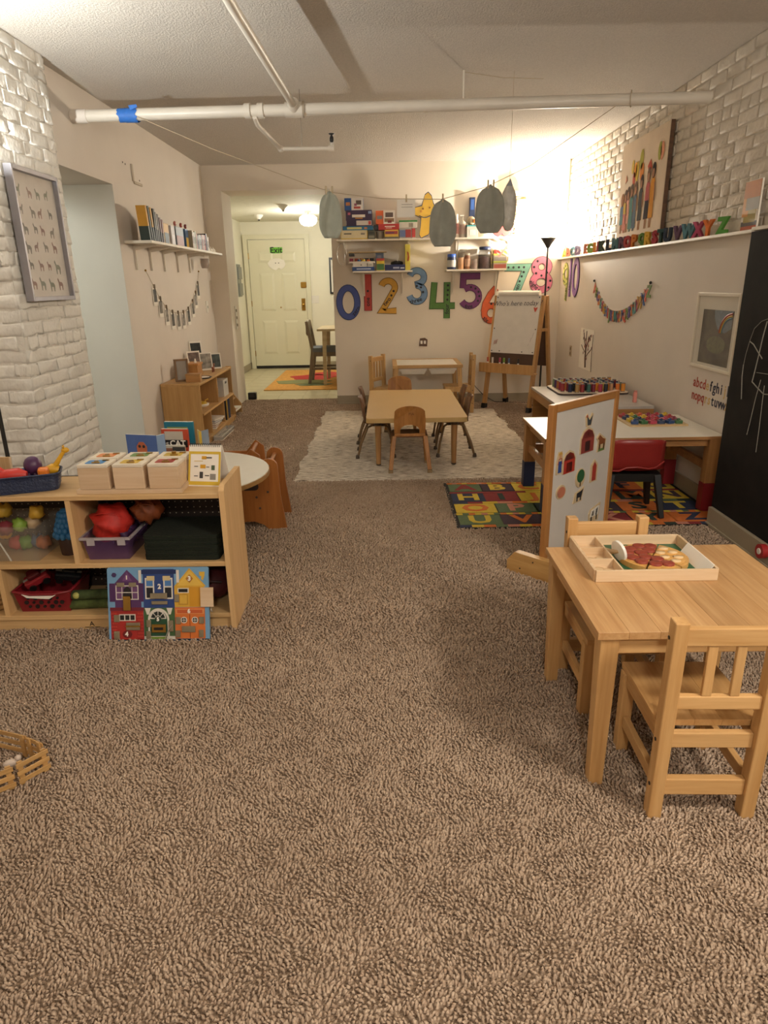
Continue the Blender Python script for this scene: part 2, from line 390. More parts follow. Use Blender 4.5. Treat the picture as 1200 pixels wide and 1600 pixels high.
# ------------------------------------------------------------------ hall door
YD = 11.60
door = thing('door_1', 'cream six-panel entry door at the end of the hall', None, (-1.718, YD, 0)); door['kind'] = 'structure'
dw = 0.452
ob('door_leaf', MB().box(-dw, dw, -0.03, -0.002, 0.045, 2.02), DOORM, door)
for x0, x1 in ((-0.30, -0.06), (0.06, 0.30)):
    for z0, z1 in ((0.24, 0.78), (0.93, 1.52), (1.68, 1.84)):
        p = MB().add([(x0, -0.032, z0), (x1, -0.032, z0), (x1, -0.032, z1), (x0, -0.032, z1), (x0 + .035, -0.041, z0 + .035), (x1 - .035, -0.041, z0 + .035), (x1 - .035, -0.041, z1 - .035), (x0 + .035, -0.041, z1 - .035)],
                     [(0, 1, 5, 4), (1, 2, 6, 5), (2, 3, 7, 6), (3, 0, 4, 7), (4, 5, 6, 7)])
        ob('door_panel', p, DOORM, door)
ob('door_frame', MB().box(-dw - 0.075, -dw - 0.006, -0.05, -0.002, 0, 2.10).box(dw + 0.006, dw + 0.075, -0.05, -0.002, 0, 2.10).box(-dw - 0.0059, dw + 0.0059, -0.05, -0.002, 2.03, 2.10), DOORM, door)
ob('door_sweep', MB().box(-dw, dw, -0.036, -0.002, 0.0, 0.045), BLACK, door, label='black rubber strip at the foot of the door')
ob('deadbolt', MB().box(0.365, 0.46, -0.06, -0.03, 1.285, 1.375), BRASS, door, bevel=0.012, label='brass rim lock')
ob('door_handle', MB().box(0.365, 0.425, -0.042, -0.03, 0.93, 1.12).cyl((0.395, -0.04, 1.02), (0.395, -0.085, 1.02), 0.016).ball((0.395, -0.095, 1.02), 0.028, 0.02, 0.028), BRASS, door, label='brass knob on a long backplate')
for z in (0.25, 1.05, 1.78): ob('hinge', MB().cyl((-dw - 0.003, -0.035, z - 0.045), (-dw - 0.003, -0.035, z + 0.045), 0.008, n=8), BRASS, door)
ob('peephole', MB().cyl((0.02, -0.036, 0.985), (0.02, -0.03, 0.985), 0.012), BRASS, door)
sg = thing('exit_sign', 'bright green handwritten exit sign taped to the hall door', 'sign', (-1.72, YD - 0.034, 1.862))
ob('card', MB().box(-0.10, 0.10, -0.002, 0, -0.045, 0.045), mat('lime', '#74c23f', rough=0.7), sg)
text('lettering', 'Exit', 0.125, (0, -0.004, 0), FACE_BACK, BLACK, sg, offset=0.002)
pl = thing('paper_cloud', 'white paper cutout with drawn face taped below the exit sign', 'decoration', (-1.72, YD - 0.043, 1.62))
ob('cloud_cutout', MB().prism([(-.13, .0), (-.15, .05), (-.1, .10), (-.03, .12), (.05, .12), (.12, .09), (.14, .03), (.11, -.02), (.06, -.05), (.03, -.02), (-.02, -.06), (-.08, -.04)][::-1], -0.002, 0), PAPER, pl)
for x in (-0.02, 0.03): ob('drawn_eye', MB().prism(circle(x, 0.05, 0.009, 10), -0.004, -0.002), mat('pencil', '#6b6660'), pl)

# ------------------------------------------------------------------ hall fittings
hl = thing('hall_ceiling_light', 'lit white glass globe light on the hall ceiling', 'ceiling light', (-1.02, 10.0, 2.29))
ob('mount', MB().cyl((0, 0, 0), (0, 0, -0.03), 0.05).cyl((0, 0, -0.03), (0, 0, -0.06), 0.014), CHROME, hl)
ob('globe', MB().lathe([(0.075, -0.06), (0.118, -0.09), (0.122, -0.13), (0.10, -0.17), (0.055, -0.195), (0.001, -0.20)], n=24), mat('lit_globe', '#fff8ea', emit='#fff4e0', estr=3.0), hl)
light('hall_lamp_glow', 'POINT', (-1.02, 10.0, 2.02), 16, (1.0, 0.95, 0.84), 0.12)
for (x, y) in ((-1.78, 10.5), (-1.26, 9.3)):
    t = thing('smoke_detector' if x < -1.5 else 'hall_sprinkler', 'small white ceiling detector with dark tip near the hall door' if x < -1.5 else 'white sprinkler head with short wire on the hall ceiling', 'detector' if x < -1.5 else 'sprinkler', (x, y, 2.29))
    ob('housing', MB().lathe([(0.065, 0), (0.06, -0.02), (0.03, -0.045), (0.02, -0.06)]), WHITE, t)
    ob('tip', MB().cyl((0, 0, -0.06), (0, 0, -0.078), 0.02, 0.012), BLACK if x < -1.5 else CHROME, t)
fr = thing('wall_picture', 'black framed picture on the hall end wall beside the door', 'picture', (-0.72, YD, 1.18))
ob('frame', MB().box(-0.16, -0.135, -0.025, -0.001, 0, 0.56).box(0.225, 0.25, -0.025, -0.001, 0, 0.56).box(-0.135, 0.225, -0.025, -0.001, 0, 0.03).box(-0.135, 0.225, -0.025, -0.001, 0.53, 0.56), BLACK, fr)
ob('print', MB().box(-0.135, 0.225, -0.01, -0.001, 0.03, 0.53), PAPER, fr)
sw = thing('light_switch', 'white double light switch right of the hall door', 'switch', (-1.13, YD, 1.10))
ob('plate', MB().box(-0.06, 0.06, -0.008, -0.001, -0.06, 0.06), WHITE, sw, bevel=0.003)
for x in (-0.025, 0.025): ob('toggle', MB().box(x - 0.008, x + 0.008, -0.018, -0.008, -0.012, 0.012), WHITE, sw)
t = thing('wall_file_holder', 'grey metal wall file holder on the hall left wall', 'holder', (-2.27, 11.15, 1.17))
ob('back_panel', MB().box(0.001, 0.012, -0.13, 0.13, 0, 0.48), mat('grey_metal', '#8f918c', rough=0.35, metal=0.6), t, bevel=0.004)
for z in (0.02, 0.26): ob('pocket', MB().box(0.012, 0.035, -0.11, 0.11, z, z + 0.18), mat('grey_metal', '#8f918c'), t, bevel=0.004)
t = thing('switch_plate', 'tall white light switch plate on the hall opening jamb', 'switch', (-1.715, 8.08, 0.98))
ob('plate', MB().box(0.0005, 0.008, -0.035, 0.035, -0.13, 0.13), WHITE, t, bevel=0.003)
for z in (-0.08, 0, 0.08): ob('toggle', MB().box(0.008, 0.018, -0.01, 0.01, z - 0.015, z + 0.015), BASE, t)
t = thing('door_stop', 'small black box on the floor at the hall threshold', 'box', (-1.64, 8.31, 0.0))
ob('body', MB().box(-0.05, 0.05, -0.035, 0.035, 0, 0.085), BLACK, t, bevel=0.008)
ob('cap', MB().box(-0.03, 0.03, -0.04, -0.035, 0.03, 0.07), mat('dark_grey', '#3c3a38'), t)
# hall rug, table, chairs
t = thing('hall_rug', 'orange hall rug with red poppies and green leaves', 'rug', (-1.2, 9.9, 0.0))
ob('pile', MB().prism([(-0.42, -0.9), (0.62, -0.9), (0.62, 1.3), (-0.42, 1.3)], 0.0, 0.01, 'XY'), mat('rug_orange', '#d39a4c', rough=0.95, var=0.15, scale=30, bump=0.3, bscale=150), t)
for cx, cy, rx, ry, cc in ((0.12, 0.35, 0.34, 0.30, '#b5342f'), (0.3, 0.75, 0.25, 0.2, '#c0413a'), (0.0, -0.15, 0.4, 0.22, '#8a8a5a'), (0.2, -0.45, 0.25, 0.12, '#77805a')):
    n = 26
    ob('poppy' if cc[1] in 'bc' else 'leaf', MB().prism([(cx + rx * (1 + 0.12 * sin(5 * a)) * cos(a), cy + ry * (1 + 0.12 * sin(5 * a)) * sin(a)) for a in [2 * pi * k / n for k in range(n)] if -0.42 < cx + rx * 1.1 * cos(a) < 0.62], 0.0095, 0.0125, 'XY'), mat('rug_' + cc, cc, rough=0.95, bump=0.3, bscale=150), t)
HW = wood('hall_wood', '#c9b793', '#b19c76', 'X')
GW = wood('grey_wood', '#8b7b66', '#6c5d4b', 'Z')
t = thing('hall_table', 'light wooden table standing in the hall', 'table', (-0.36, 9.75, 0.013))
ob('table_top', MB().box(-0.55, 0.55, -0.42, 0.42, 0.72, 0.75), HW, t, bevel=0.004)
for x, y in ((-.47, -.36), (.47, -.36), (-.47, .36), (.47, .36)): ob('leg', MB().beam((x, y, 0), (x * 0.97, y * 0.95, 0.72), 0.042, 0.042, (0, 1, 0), 0.055, 0.055), HW, t)
def hall_chair(label, loc, rz):
    t = thing('hall_chair', label, 'chair', loc, rz, group='grey chairs at the hall table')
    for s in (-1, 1):
        ob('rear_leg', MB().beam((-0.26, s * 0.19, 0), (-0.2, s * 0.19, 0.45), 0.045, 0.05, (0, 1, 0)).beam((-0.2, s * 0.19, 0.44), (-0.27, s * 0.19, 0.84), 0.04, 0.05, (0, 1, 0)), GW, t, bevel=0.004)
        ob('front_leg', MB().beam((0.21, s * 0.19, 0), (0.2, s * 0.19, 0.43), 0.04, 0.04, (0, 1, 0)), GW, t, bevel=0.004)
        ob('side_rail', MB().beam((-0.2, s * 0.19, 0.40), (0.2, s * 0.19, 0.40), 0.025, 0.06), GW, t)
        ob('stretcher', MB().beam((-0.23, s * 0.19, 0.2), (0.2, s * 0.19, 0.2), 0.02, 0.03), GW, t)
    ob('seat', MB().prism(rrect(-0.23, 0.24, -0.22, 0.22, 0.05), 0.43, 0.485, 'XY'), mat('seat_grey', '#6f7276', rough=0.9, bump=0.3), t, bevel=0.012)
    ob('backrest', MB().prism([(-0.21, .68), (-0.1, .645), (0, .64), (0.1, .645), (0.21, .68), (0.21, .82), (0.1, .85), (0, .855), (-0.1, .85), (-0.21, .82)], -0.28, -0.245, 'YZ'), GW, t, bevel=0.006)
hall_chair('grey wooden chair tucked at the left end of the hall table', (-0.80, 9.74, 0.013), 0.0)
hall_chair('grey wooden chair on the near side of the hall table', (-0.38, 9.28, 0.013), pi / 2)
# ------------------------------------------------------------------ pipes under the ceiling
PIPE = mat('pipe_paint', '#d8d0c2', rough=0.4, var=0.04, scale=6)
pp = thing('sprinkler_pipe', 'thick white sprinkler pipe crossing under the ceiling from wall to wall', 'pipe', (0, 4.67, 2.32))
ob('main_run', MB().cyl((XL + 0.002, 0.03, 0.009), (XR, -0.035, 0.033), 0.034, n=24), PIPE, pp)
ob('sleeve', MB().cyl((XL + 0.002, 0.03, 0.009), (XL + 0.10, 0.028, 0.0095), 0.0385, n=24), WALL, pp)
for x in (-0.815, -0.735): ob('coupling', MB().cyl((x - 0.018, 0.012, 0.0155), (x + 0.018, 0.011, 0.016), 0.043, n=24), PIPE, pp)
ob('tee_fitting', MB().cyl((-0.585, 0.008, 0.017), (-0.475, 0.006, 0.018), 0.042, n=24).cyl((-0.53, 0.0, 0.017), (-0.53, -0.055, 0.045), 0.034, n=18), PIPE, pp)
ob('tee_collar', MB().cyl((-0.478, 0.006, 0.018), (-0.466, 0.006, 0.018), 0.045, n=24), mat('collar_tan', '#a89a86'), pp)  # collar ring in a darker tan than the pipe
ob('feed_run', MB().cyl((-0.53, -0.03, 0.035), (-0.60, -1.4, 0.085), 0.023, n=16).cyl((-0.60, -1.4, 0.085), (-0.66, -7.1, 0.115), 0.023, n=16), PIPE, pp)
ob('drop_pipe', MB().tube([(-0.775, 0.0, -0.02), (-0.77, 0.06, -0.05), (-0.675, 0.34, -0.135)], 0.014, 12), PIPE, pp)
ob('elbow', MB().ball((-0.672, 0.345, -0.137), 0.021), PIPE, pp)
ob('branch_pipe', MB().cyl((-0.672, 0.345, -0.137), (-0.335, 0.345, -0.139), 0.0135, n=14), PIPE, pp)
ob('branch_end', MB().cyl((-0.355, 0.345, -0.139), (-0.318, 0.345, -0.139), 0.02, n=14).cyl((-0.330, 0.345, -0.135), (-0.330, 0.345, -0.105), 0.013), PIPE, pp)
ob('hanger_rod', MB().cyl((-0.53, 0.345, 0.208), (-0.53, 0.345, -0.12), 0.003, n=6), CHROME, pp)
ob('hanger_rod', MB().cyl((0.502, 0.0, 0.02), (0.502, 0.0, 0.208), 0.006, n=8), PIPE, pp)
sh = ob('sprinkler_head', MB().lathe([(0.008, 0), (0.014, 0.012), (0.013, 0.03), (0.006, 0.045), (0.02, 0.05), (0.02, 0.054)], (-0.330, 0.345, -0.105), n=14), mat('head_dark', '#2c2a29', rough=0.4, metal=0.5), pp, label='dark upright sprinkler head')
tp = thing('painter_tape', 'torn blue tape wrapped around the left end of the pipe', 'tape', (-1.555, 4.695, 2.328))
BLUETAPE = mat('tape_blue', '#2f6fc4', rough=0.6, var=0.1, scale=40)
n = 20
for j, (w0, w1, sq) in enumerate(((-0.055, 0.045, 0.004), (-0.015, 0.06, 0.0055))):
    mb = MB(); vs = []
    for k in range(n):
        a = 2 * pi * k / n + 0.4 * j
        for w in (w0, w1): vs.append((w + random.uniform(-.008, .008), (0.0345 + sq) * cos(a), (0.0345 + sq) * sin(a)))
    mb.add(vs, [(2 * k, 2 * ((k + 1) % n), 2 * ((k + 1) % n) + 1, 2 * k + 1) for k in range(n)], True)
    ob('tape_wrap', mb, BLUETAPE, tp)
ob('tape_tab', MB().prism([(0.03, 0.02), (0.075, 0.035), (0.07, 0.05), (0.02, 0.045)], -0.04, -0.038), BLUETAPE, tp)
# the line that sags between the two ends of the pipe
STR = mat('string', '#b9a88e', rough=0.9)
ln_pts = [(-1.50, 4.66, 2.318), (-1.054, 4.66, 2.132), (-0.471, 4.66, 1.922), (-0.312, 4.66, 1.872), (0.0, 4.66, 1.832), (0.374, 4.66, 1.822), (0.655, 4.66, 1.888), (0.931, 4.66, 2.007), (1.511, 4.64, 2.375)]
cl = thing('hanging_line', 'thin sagging string line tied between both ends of the pipe', 'string', (-1.50, 4.66, 2.318))
ob('cord', MB().tube([(x + 1.5, y - 4.66, z - 2.318) for x, y, z in ln_pts], 0.0022, 6), STR, cl)
ob('knot', MB().tube([(3.01 + 0.045 * cos(a) * 0.4, -0.02 + 0.045 * cos(a), 0.036 + 0.045 * sin(a)) for a in [2 * pi * k / 16 for k in range(17)]], 0.0025, 6), STR, cl)
def line_z(x):
    for a, b in zip(ln_pts, ln_pts[1:]):
        if a[0] <= x <= b[0]: return a[2] + (b[2] - a[2]) * (x - a[0]) / (b[0] - a[0])
    return 2.0
GREYP = mat('painted_paper_grey', '#8f9085', rough=0.7, var=0.16, scale=11, bump=0.3, bscale=24)
SILV = mat('foil_paper', '#c4c1b6', rough=0.35, var=0.18, scale=18, bump=0.6, bscale=30)
def paper_egg(label, x, w, h, rz, mt, flip=False, clips=(0,)):
    z = line_z(x)
    t = thing('paper_egg', label, 'decoration', (x, 4.655, z), rz, group='painted paper eggs on the line')
    mb = MB(); rows, cols = 14, 8; vs = []
    for r in range(rows + 1):
        v = r / rows
        hw = w / 2 * (max(0.0, 1 - (1 - min(v, 0.62) / 0.62) ** 2.1) ** 0.5 * 0.9 + 0.1) if v < 0.62 else w / 2 * (1 - 0.42 * ((v - 0.62) / 0.38) ** 2.2)
        for c in range(cols + 1):
            u = c / cols * 2 - 1
            vs.append((u * hw * (1 + 0.03 * sin(9 * v)), 0.018 * cos(u * 2.2) * sin(3 * v) + 0.006 * sin(7 * u + 5 * v), -0.006 - h * v + 0.01 * (1 - u * u) * (v < .02)))
    mb.add(vs, [(r * (cols + 1) + c, r * (cols + 1) + c + 1, (r + 1) * (cols + 1) + c + 1, (r + 1) * (cols + 1) + c) for r in range(rows) for c in range(cols)], True)
    o = ob('egg_paper', mb, mt, t); md = o.modifiers.new('thick', 'SOLIDIFY'); md.thickness = 0.0016
    for cx in clips: ob('clip', MB().box(cx - 0.005, cx + 0.005, -0.004, 0.010, -0.02, 0.03), HW, t)
paper_egg('pale green painted paper egg hung at the hall opening', -0.334, 0.15, 0.268, 0.25, mat('painted_paper_pale', '#a9afa2', rough=0.6, var=0.12, scale=12, bump=0.3, bscale=24), clips=(-0.02, 0.02))
paper_egg('grey painted paper egg hung in front of the yellow star', 0.382, 0.175, 0.275, 0.0, GREYP)
paper_egg('round grey painted paper egg with two clips hung right of centre', 0.68, 0.19, 0.275, -0.1, GREYP, clips=(-0.015, 0.02))
t = thing('foil_egg', 'narrow silvery paper egg seen edge-on, hung by a thread', 'decoration', (0.805, 4.69, 1.925))
mb = MB(); n = 10; prof = [(0.004, 0.0), (0.02, -0.025), (0.042, -0.07), (0.05, -0.12), (0.046, -0.2), (0.036, -0.26), (0.02, -0.29), (0.003, -0.295)]
mb.lathe(prof[::-1], n=12, sx=1.0, sy=0.35)
ob('foil_body', mb, SILV, t)
ob('tip', MB().prism([(-0.018, -0.03), (0.02, -0.03), (0.004, 0.012)], -0.012, 0.012), mat('foil_dark', '#6d7075', rough=0.4), t)
ob('thread', MB().cyl((0.0, 0, 0.0), (0.002, 0, 0.60), 0.0012, n=5), STR, t)
t = thing('paper_note', 'small white paper note clipped to the line', 'paper', (0.15, 4.655, line_z(0.15)))
ob('sheet', MB().box(-0.058, 0.056, -0.001, 0.001, -0.108, -0.004), PAPER, t)
ob('clip', MB().box(-0.004, 0.006, -0.006, 0.006, -0.02, 0.025), HW, t)
for z in (-0.035, -0.05): ob('pencil_line', MB().box(-0.03, 0.04, -0.002, -0.001, z, z + 0.004), mat('pencil_soft', '#b4aca0'), t)
t = thing('ceiling_wire', 'thin curved wire hook on the ceiling in front of the far wall', 'wire', (0.33, 5.6, ZC))
ob('hook', MB().tube([(0.07 * (k / 10 - 0.5) * 2, 0, -0.004 - 0.02 * sin(pi * k / 10)) for k in range(11)], 0.0022, 6), CHROME, t)
t = thing('hanging_thread', 'pale thread looped from the ceiling to the brick wall', 'thread', (1.80, 5.0, ZC))
ob('loop', MB().tube([(0, 0, 0), (0.03, 0, -0.05), (0.03, 0.1, -0.10), (0.06, 0.3, -0.16), (0.14, 0.42, -0.12), (0.16, 0.45, -0.14)], 0.0016, 6), mat('thread_white', '#d8d0c0'), t)
t = thing('hanging_thread', 'pale thread running along the ceiling from the pipe hanger', 'thread', (0.502, 4.67, ZC))
ob('strand', MB().tube([(0, 0, -0.012), (0.25, 0.1, -0.02), (0.5, 0.1, -0.03)], 0.0016, 6), STR, t)

# ------------------------------------------------------------------ floor lamps
LAMPM = mat('lamp_grey', '#2f2d2a', rough=0.4, metal=0.3)
def floor_lamp(label, loc, h, energy, color, lift, soft):
    t = thing('floor_lamp', label, 'floor lamp', loc)
    ob('base', MB().lathe([(0.095, 0), (0.095, 0.012), (0.085, 0.022), (0.02, 0.03)], n=28), LAMPM, t)
    ob('pole', MB().cyl((0, 0, 0.025), (0, 0, h - 0.09), 0.0095, n=12), LAMPM, t)
    ob('lamp_shade', MB().lathe([(0.012, h - 0.10), (0.022, h - 0.09), (0.035, h - 0.065), (0.078, h - 0.008), (0.086, h), (0.081, h), (0.03, h - 0.055), (0.001, h - 0.065)], n=28), LAMPM, t)
    ob('bulb', MB().lathe([(0.010, h - 0.063), (0.017, h - 0.045), (0.015, h - 0.034), (0.001, h - 0.028)], n=16), mat('lit_bulb', '#fff3d6', emit='#fff0d0', estr=30.0), t)
    g = light('floor_lamp_glow', 'POINT', (loc[0], loc[1], loc[2] + h + lift), energy, color, soft)
    return t
floor_lamp('grey torchiere floor lamp glowing in the far right corner', (1.712, 7.50, 0), 1.746, 48, (1.0, 0.92, 0.78), 0.03, 0.025)
floor_lamp('grey torchiere floor lamp beside the brick pier', (-1.765, 3.05, 0), 1.85, 38, (0.98, 1.0, 0.97), -0.012, 0.014)

# ------------------------------------------------------------------ shelves on the back wall
SHW = mat('shelf_white', '#dcd3c3', rough=0.5, var=0.03)
def wall_shelf(label, x0, x1, z, brackets, depth=0.215):
    t = thing('wall_shelf', label, 'shelf', ((x0 + x1) / 2, YB, z), group='white shelves on the back wall')
    w = (x1 - x0) / 2
    ob('board', MB().box(-w, w, -depth, -0.001, -0.018, 0.0), SHW, t, bevel=0.002)
    for bx in brackets:
        bx -= (x0 + x1) / 2
        ob('bracket', MB().box(bx - 0.012, bx + 0.012, -0.02, -0.001, -0.26, -0.018).prism([(-0.19, -0.019), (-0.02, -0.24), (-0.02, -0.20), (-0.15, -0.019)][::-1], bx - 0.004, bx + 0.004, 'YZ'), SHW, t)
    return t
Z1, Z2 = 1.773, 1.457
wall_shelf('upper left white shelf holding craft boxes', -0.49, 0.50, Z1, (-0.42, 0.27))
wall_shelf('lower left white shelf holding trays and a yellow book', -0.325, 0.31, Z2, (-0.22, 0.20))
wall_shelf('upper right white shelf holding bottles and a wooden tower', 0.73, 1.50, Z1, (0.80, 1.36))
wall_shelf('lower right white shelf holding jars', 0.672, 1.315, Z2, (0.76, 1.24))
YF = YB - 0.205
def flat_mat(c): return mat('paint_' + c, c, rough=0.45, var=0.05)
def carton(name, label, cat, x0, x1, y0, y1, z0, z1, color, prints=(), parent_group=None, lid=None, bev=0.0015, mt=None):
    t = thing(name, label, cat, ((x0 + x1) / 2, (y0 + y1) / 2, z0), group=parent_group)
    w, d, h = (x1 - x0) / 2, (y1 - y0) / 2, z1 - z0
    ob('body', MB().box(-w, w, -d, d, 0, h), mt or flat_mat(color), t, bevel=bev)
    for q_, (u0, u1, v0, v1, c) in enumerate(prints):
        ob('printed_panel', MB().box(-w + 2 * w * u0, -w + 2 * w * u1, -d - 0.0012 - 0.0005 * q_, -d - 0.0005 * q_, h * v0, h * v1), flat_mat(c), t)
    if lid: ob('lid', MB().box(-w - 0.003, w + 0.003, -d - 0.003, d + 0.003, h, h + lid[0]), flat_mat(lid[1]), t, bevel=0.002)
    return t
def sx(c): return -0.484 + (530 + c / 8 - 527) * 0.00677
def sz(c, base=672, z=Z1): return z + (base - c) / 8 * 0.0066
def shelf_box(name, label, cat, a, b, top, bot, color, prints=(), d=0.15, base=672, z=Z1, yoff=0.0, **k):
    return carton(name, label, cat, sx(a), sx(b), YF + yoff, YF + yoff + d, max(z, sz(bot, base, z)), sz(top, base, z), color, prints, **k)
sb = shelf_box
sb('game_box', 'flat cream box with yellow edges at the bottom of the craft stack', 'box', 22, 355, 565, 672, '#d8cba4', [(0, 1, 0, .12, '#d0b04a'), (0, .02, 0, 1, '#d0b04a'), (.98, 1, 0, 1, '#d0b04a'), (.12, .4, .55, .68, '#5a5348'), (.75, .9, .5, .7, '#8a8070')])
sb('game_box', 'thin teal blue box lying under the purple box', 'box', 50, 430, 516, 565, '#2d6f96', [(.14, .62, .25, .75, '#c9c37e'), (.7, .8, .3, .7, '#c06f3a')], yoff=0.004)
sb('craft_box', 'dark purple craft box with white lettering band', 'box', 92, 415, 330, 516, '#3a2444', [(.24, .74, .55, .72, '#e2d8c8'), (.36, .64, .46, .52, '#c9852f'), (.0, .98, .05, .34, '#cfc6bb'), (.02, .4, .02, .38, '#352040'), (.86, .96, .08, .3, '#b33a2f'), (.08, .18, .7, .85, '#b95c74'), (.86, .98, .76, .92, '#8da0c4')])
sb('craft_box', 'small blue and white craft box on top of the purple box', 'box', 80, 310, 190, 330, '#21508f', [(.37, 1, .0, 1, '#d9d3cb'), (.08, .3, .38, .66, '#b0703c'), (.5, .85, .12, .3, '#a33c34'), (.62, .9, .45, .8, '#5a4a42'), (.52, .66, .35, .55, '#8a4a60')], d=0.12)
sb('camera', 'small black gadget wedged beside the teal box', 'gadget', 436, 492, 508, 568, '#1d1b1c', [(.2, .8, .3, .7, '#3a3a3c')], d=0.1)
sb('dark_basket', 'dark green wire basket between the boxes', 'basket', 362, 448, 568, 672, '#4a4a3c', [(.1, .9, .1, .4, '#8a8672'), (.1, .9, .6, .8, '#2e2d26')], d=0.13)
sb('game_box', 'yellow box with red label under the red box', 'box', 568, 740, 566, 672, '#d6b04a', [(.05, .95, .5, .85, '#a3433f'), (.05, .7, .6, .7, '#4a3a6a'), (.0, 1, .0, .22, '#6a6558')])
sb('game_box', 'flat red box with white lettering under the orange box', 'box', 494, 750, 497, 566, '#b02f2c', [(.3, .8, .5, .65, '#e4d6c8'), (.35, .65, .25, .38, '#d8b0a0')])
sb('craft_box', 'orange and white craft box standing on the red box', 'box', 462, 700, 341, 497, '#d8632c', [(.4, 1, .0, 1, '#ded6ca'), (.06, .34, .36, .62, '#7b7a76'), (.5, .9, .5, .85, '#5b4a44'), (.45, .95, .15, .42, '#8a6a4a'), (.62, .82, .08, .26, '#7a2c28')], d=0.12)
t = sb('storage_bin', 'clear bin with red and blue supplies under a green lid box', 'bin', 752, 905, 548, 672, '#a8a49c', [(.05, .5, .15, .8, '#6b78a0'), (.5, .95, .1, .85, '#a33d39')])
sb('storage_bin', 'clear box with a green lid next to the star', 'bin', 752, 972, 478, 546, '#d0cabc', [(.55, .78, .1, .8, '#8f8878')], lid=(0.016, '#3d8a45'))
sb('booklet', 'red and white booklet standing beside the clear bin', 'book', 908, 950, 540, 672, '#c9c0b4', [(0, 1, .1, .9, '#b8413c')], d=0.12)
t = thing('plastic_cup', 'clear plastic cup on the upper left shelf', 'cup', (sx(512), YF + 0.06, Z1))
ob('wall', MB().lathe([(0.028, 0), (0.043, 0.075), (0.041, 0.075), (0.027, 0.003)], n=18), glass('cup_clear', '#cfc6b8', 0.55), t)
ob('rim', MB().lathe([(0.041, 0.073), (0.045, 0.073), (0.045, 0.077), (0.041, 0.077)], n=18), WHITE, t)
# lower left
kz = dict(base=1062, z=Z2)
sb('game_box', 'flat navy box at the bottom of the lower left shelf', 'box', 152, 430, 1012, 1062, '#26457c', [(.2, .85, .35, .65, '#a9b4cc')], **kz)
sb('card_box', 'long white card box lying on the navy box', 'box', 160, 338, 966, 1012, '#d5cdbf', [(.55, .65, .3, .7, '#8a8070')], d=0.1, **kz)
sb('card_box', 'short white card box lying on the navy box', 'box', 350, 418, 966, 1012, '#d9d2c6', [(.2, .8, .3, .7, '#b4ac9c')], d=0.1, **kz)
pt = sb('paint_tray', 'white paint tray with coloured pots', 'tray', 112, 440, 945, 966, '#d8d0c2', (), d=0.13, **kz)
for i, c in enumerate(('#a33b52', '#b5543a', '#b9822f', '#2c3440', '#20242c', '#3a5f8f', '#d8c14a', '#e0762f')):
    row = i // 5; cx = (-0.115 + (i % 5) * 0.055) if row == 0 else (-0.03 + (i - 5) * 0.05)
    ob('paint_pot', MB().cyl((cx, (-0.04 if row else 0.03), 0.018), (cx, (-0.04 if row else 0.03), 0.05 if row == 0 else 0.035), 0.021 if row == 0 else 0.019, n=14), flat_mat(c), pt)
sb('wooden_board', 'thin wooden board with small pegs above the paint tray', 'board', 112, 590, 828, 840, '#b49a6c', (), d=0.12, **kz)
for i in range(12): pass
sb('wooden_prop', 'dark block under the left end of the wooden board', 'block', 115, 182, 850, 880, '#1f1d1c', [(.1, .5, .2, .8, '#3a3632')], d=0.1, **kz)
sb('snack_box', 'yellow and green box with red top beside the paint tray', 'box', 460, 560, 912, 1062, '#d3b840', [(.05, .95, .05, .55, '#4f7a46'), (0, 1, .8, 1, '#b8473a')], d=0.07, **kz)
sb('blue_packet', 'pale blue packet behind the yellow and green box', 'packet', 450, 552, 842, 1062, '#7d93b8', [(.2, .7, .6, .85, '#a9b4cc')], d=0.05, yoff=0.09, **kz)
sb('navy_box', 'wide navy box on the right of the lower left shelf', 'box', 566, 826, 990, 1062, '#28305c', [(.4, .7, .3, .6, '#a9aec4'), (.75, .95, .3, .5, '#cfd2dc')], d=0.14, **kz)
t = thing('black_bag', 'black bundle lying on the navy box', 'bag', (sx(720), YF + 0.07, sz(990, 1062, Z2)))
ob('bundle', MB().lathe([(0.062, 0), (0.07, 0.012), (0.06, 0.03), (0.02, 0.04), (0.001, 0.041)], n=16, sy=0.7), BLACK, t)
ob('tag', MB().ball((0.005, -0.02, 0.045), 0.01), PAPER, t)
tb = sb('picture_book', 'tall yellow book with a red fruit on the cover', 'book', 822, 886, 750, 1062, '#cdbd4c', (), d=0.13, **kz)
ob('fruit_print', MB().prism([(-0.004, .095), (.010, .09), (.017, .13), (.010, .175), (-0.006, .19), (.002, .14)], -0.067, -0.065), flat_mat('#a8402c'), tb)
# star and heart standing on the upper shelves
YEL = mat('star_yellow', '#d8ae45', rough=0.6, var=0.06); NAVY = mat('outline_navy', '#2f4668', rough=0.6)
def scaled(poly, k, c=None):
    cx = sum(p[0] for p in poly) / len(poly); cy = sum(p[1] for p in poly) / len(poly)
    out = []
    nn = len(poly)
    for i, (x, y) in enumerate(poly):
        d = Vector((x - cx, y - cy)); l = max(d.length, 1e-6)
        out.append((x + d.x / l * k, y + d.y / l * k))
    return out
t = thing('paper_star', 'smiling yellow paper star with blue outline on the upper left shelf', 'decoration', (0.46, YB - 0.13, Z1), 0.0)
star = [(-0.055, 0.0), (0.02, 0.03), (0.085, 0.11), (0.10, 0.20), (0.155, 0.26), (0.10, 0.30), (0.075, 0.35), (0.055, 0.42), (0.02, 0.455), (-0.015, 0.43), (-0.05, 0.325), (-0.135, 0.305), (-0.145, 0.24), (-0.06, 0.20), (-0.062, 0.10), (-0.075, 0.03)]
ob('outline', MB().prism(star, -0.004, 0.004), NAVY, t)
ob('star_face', MB().prism(scaled(star, -0.009), -0.006, -0.004), YEL, t)
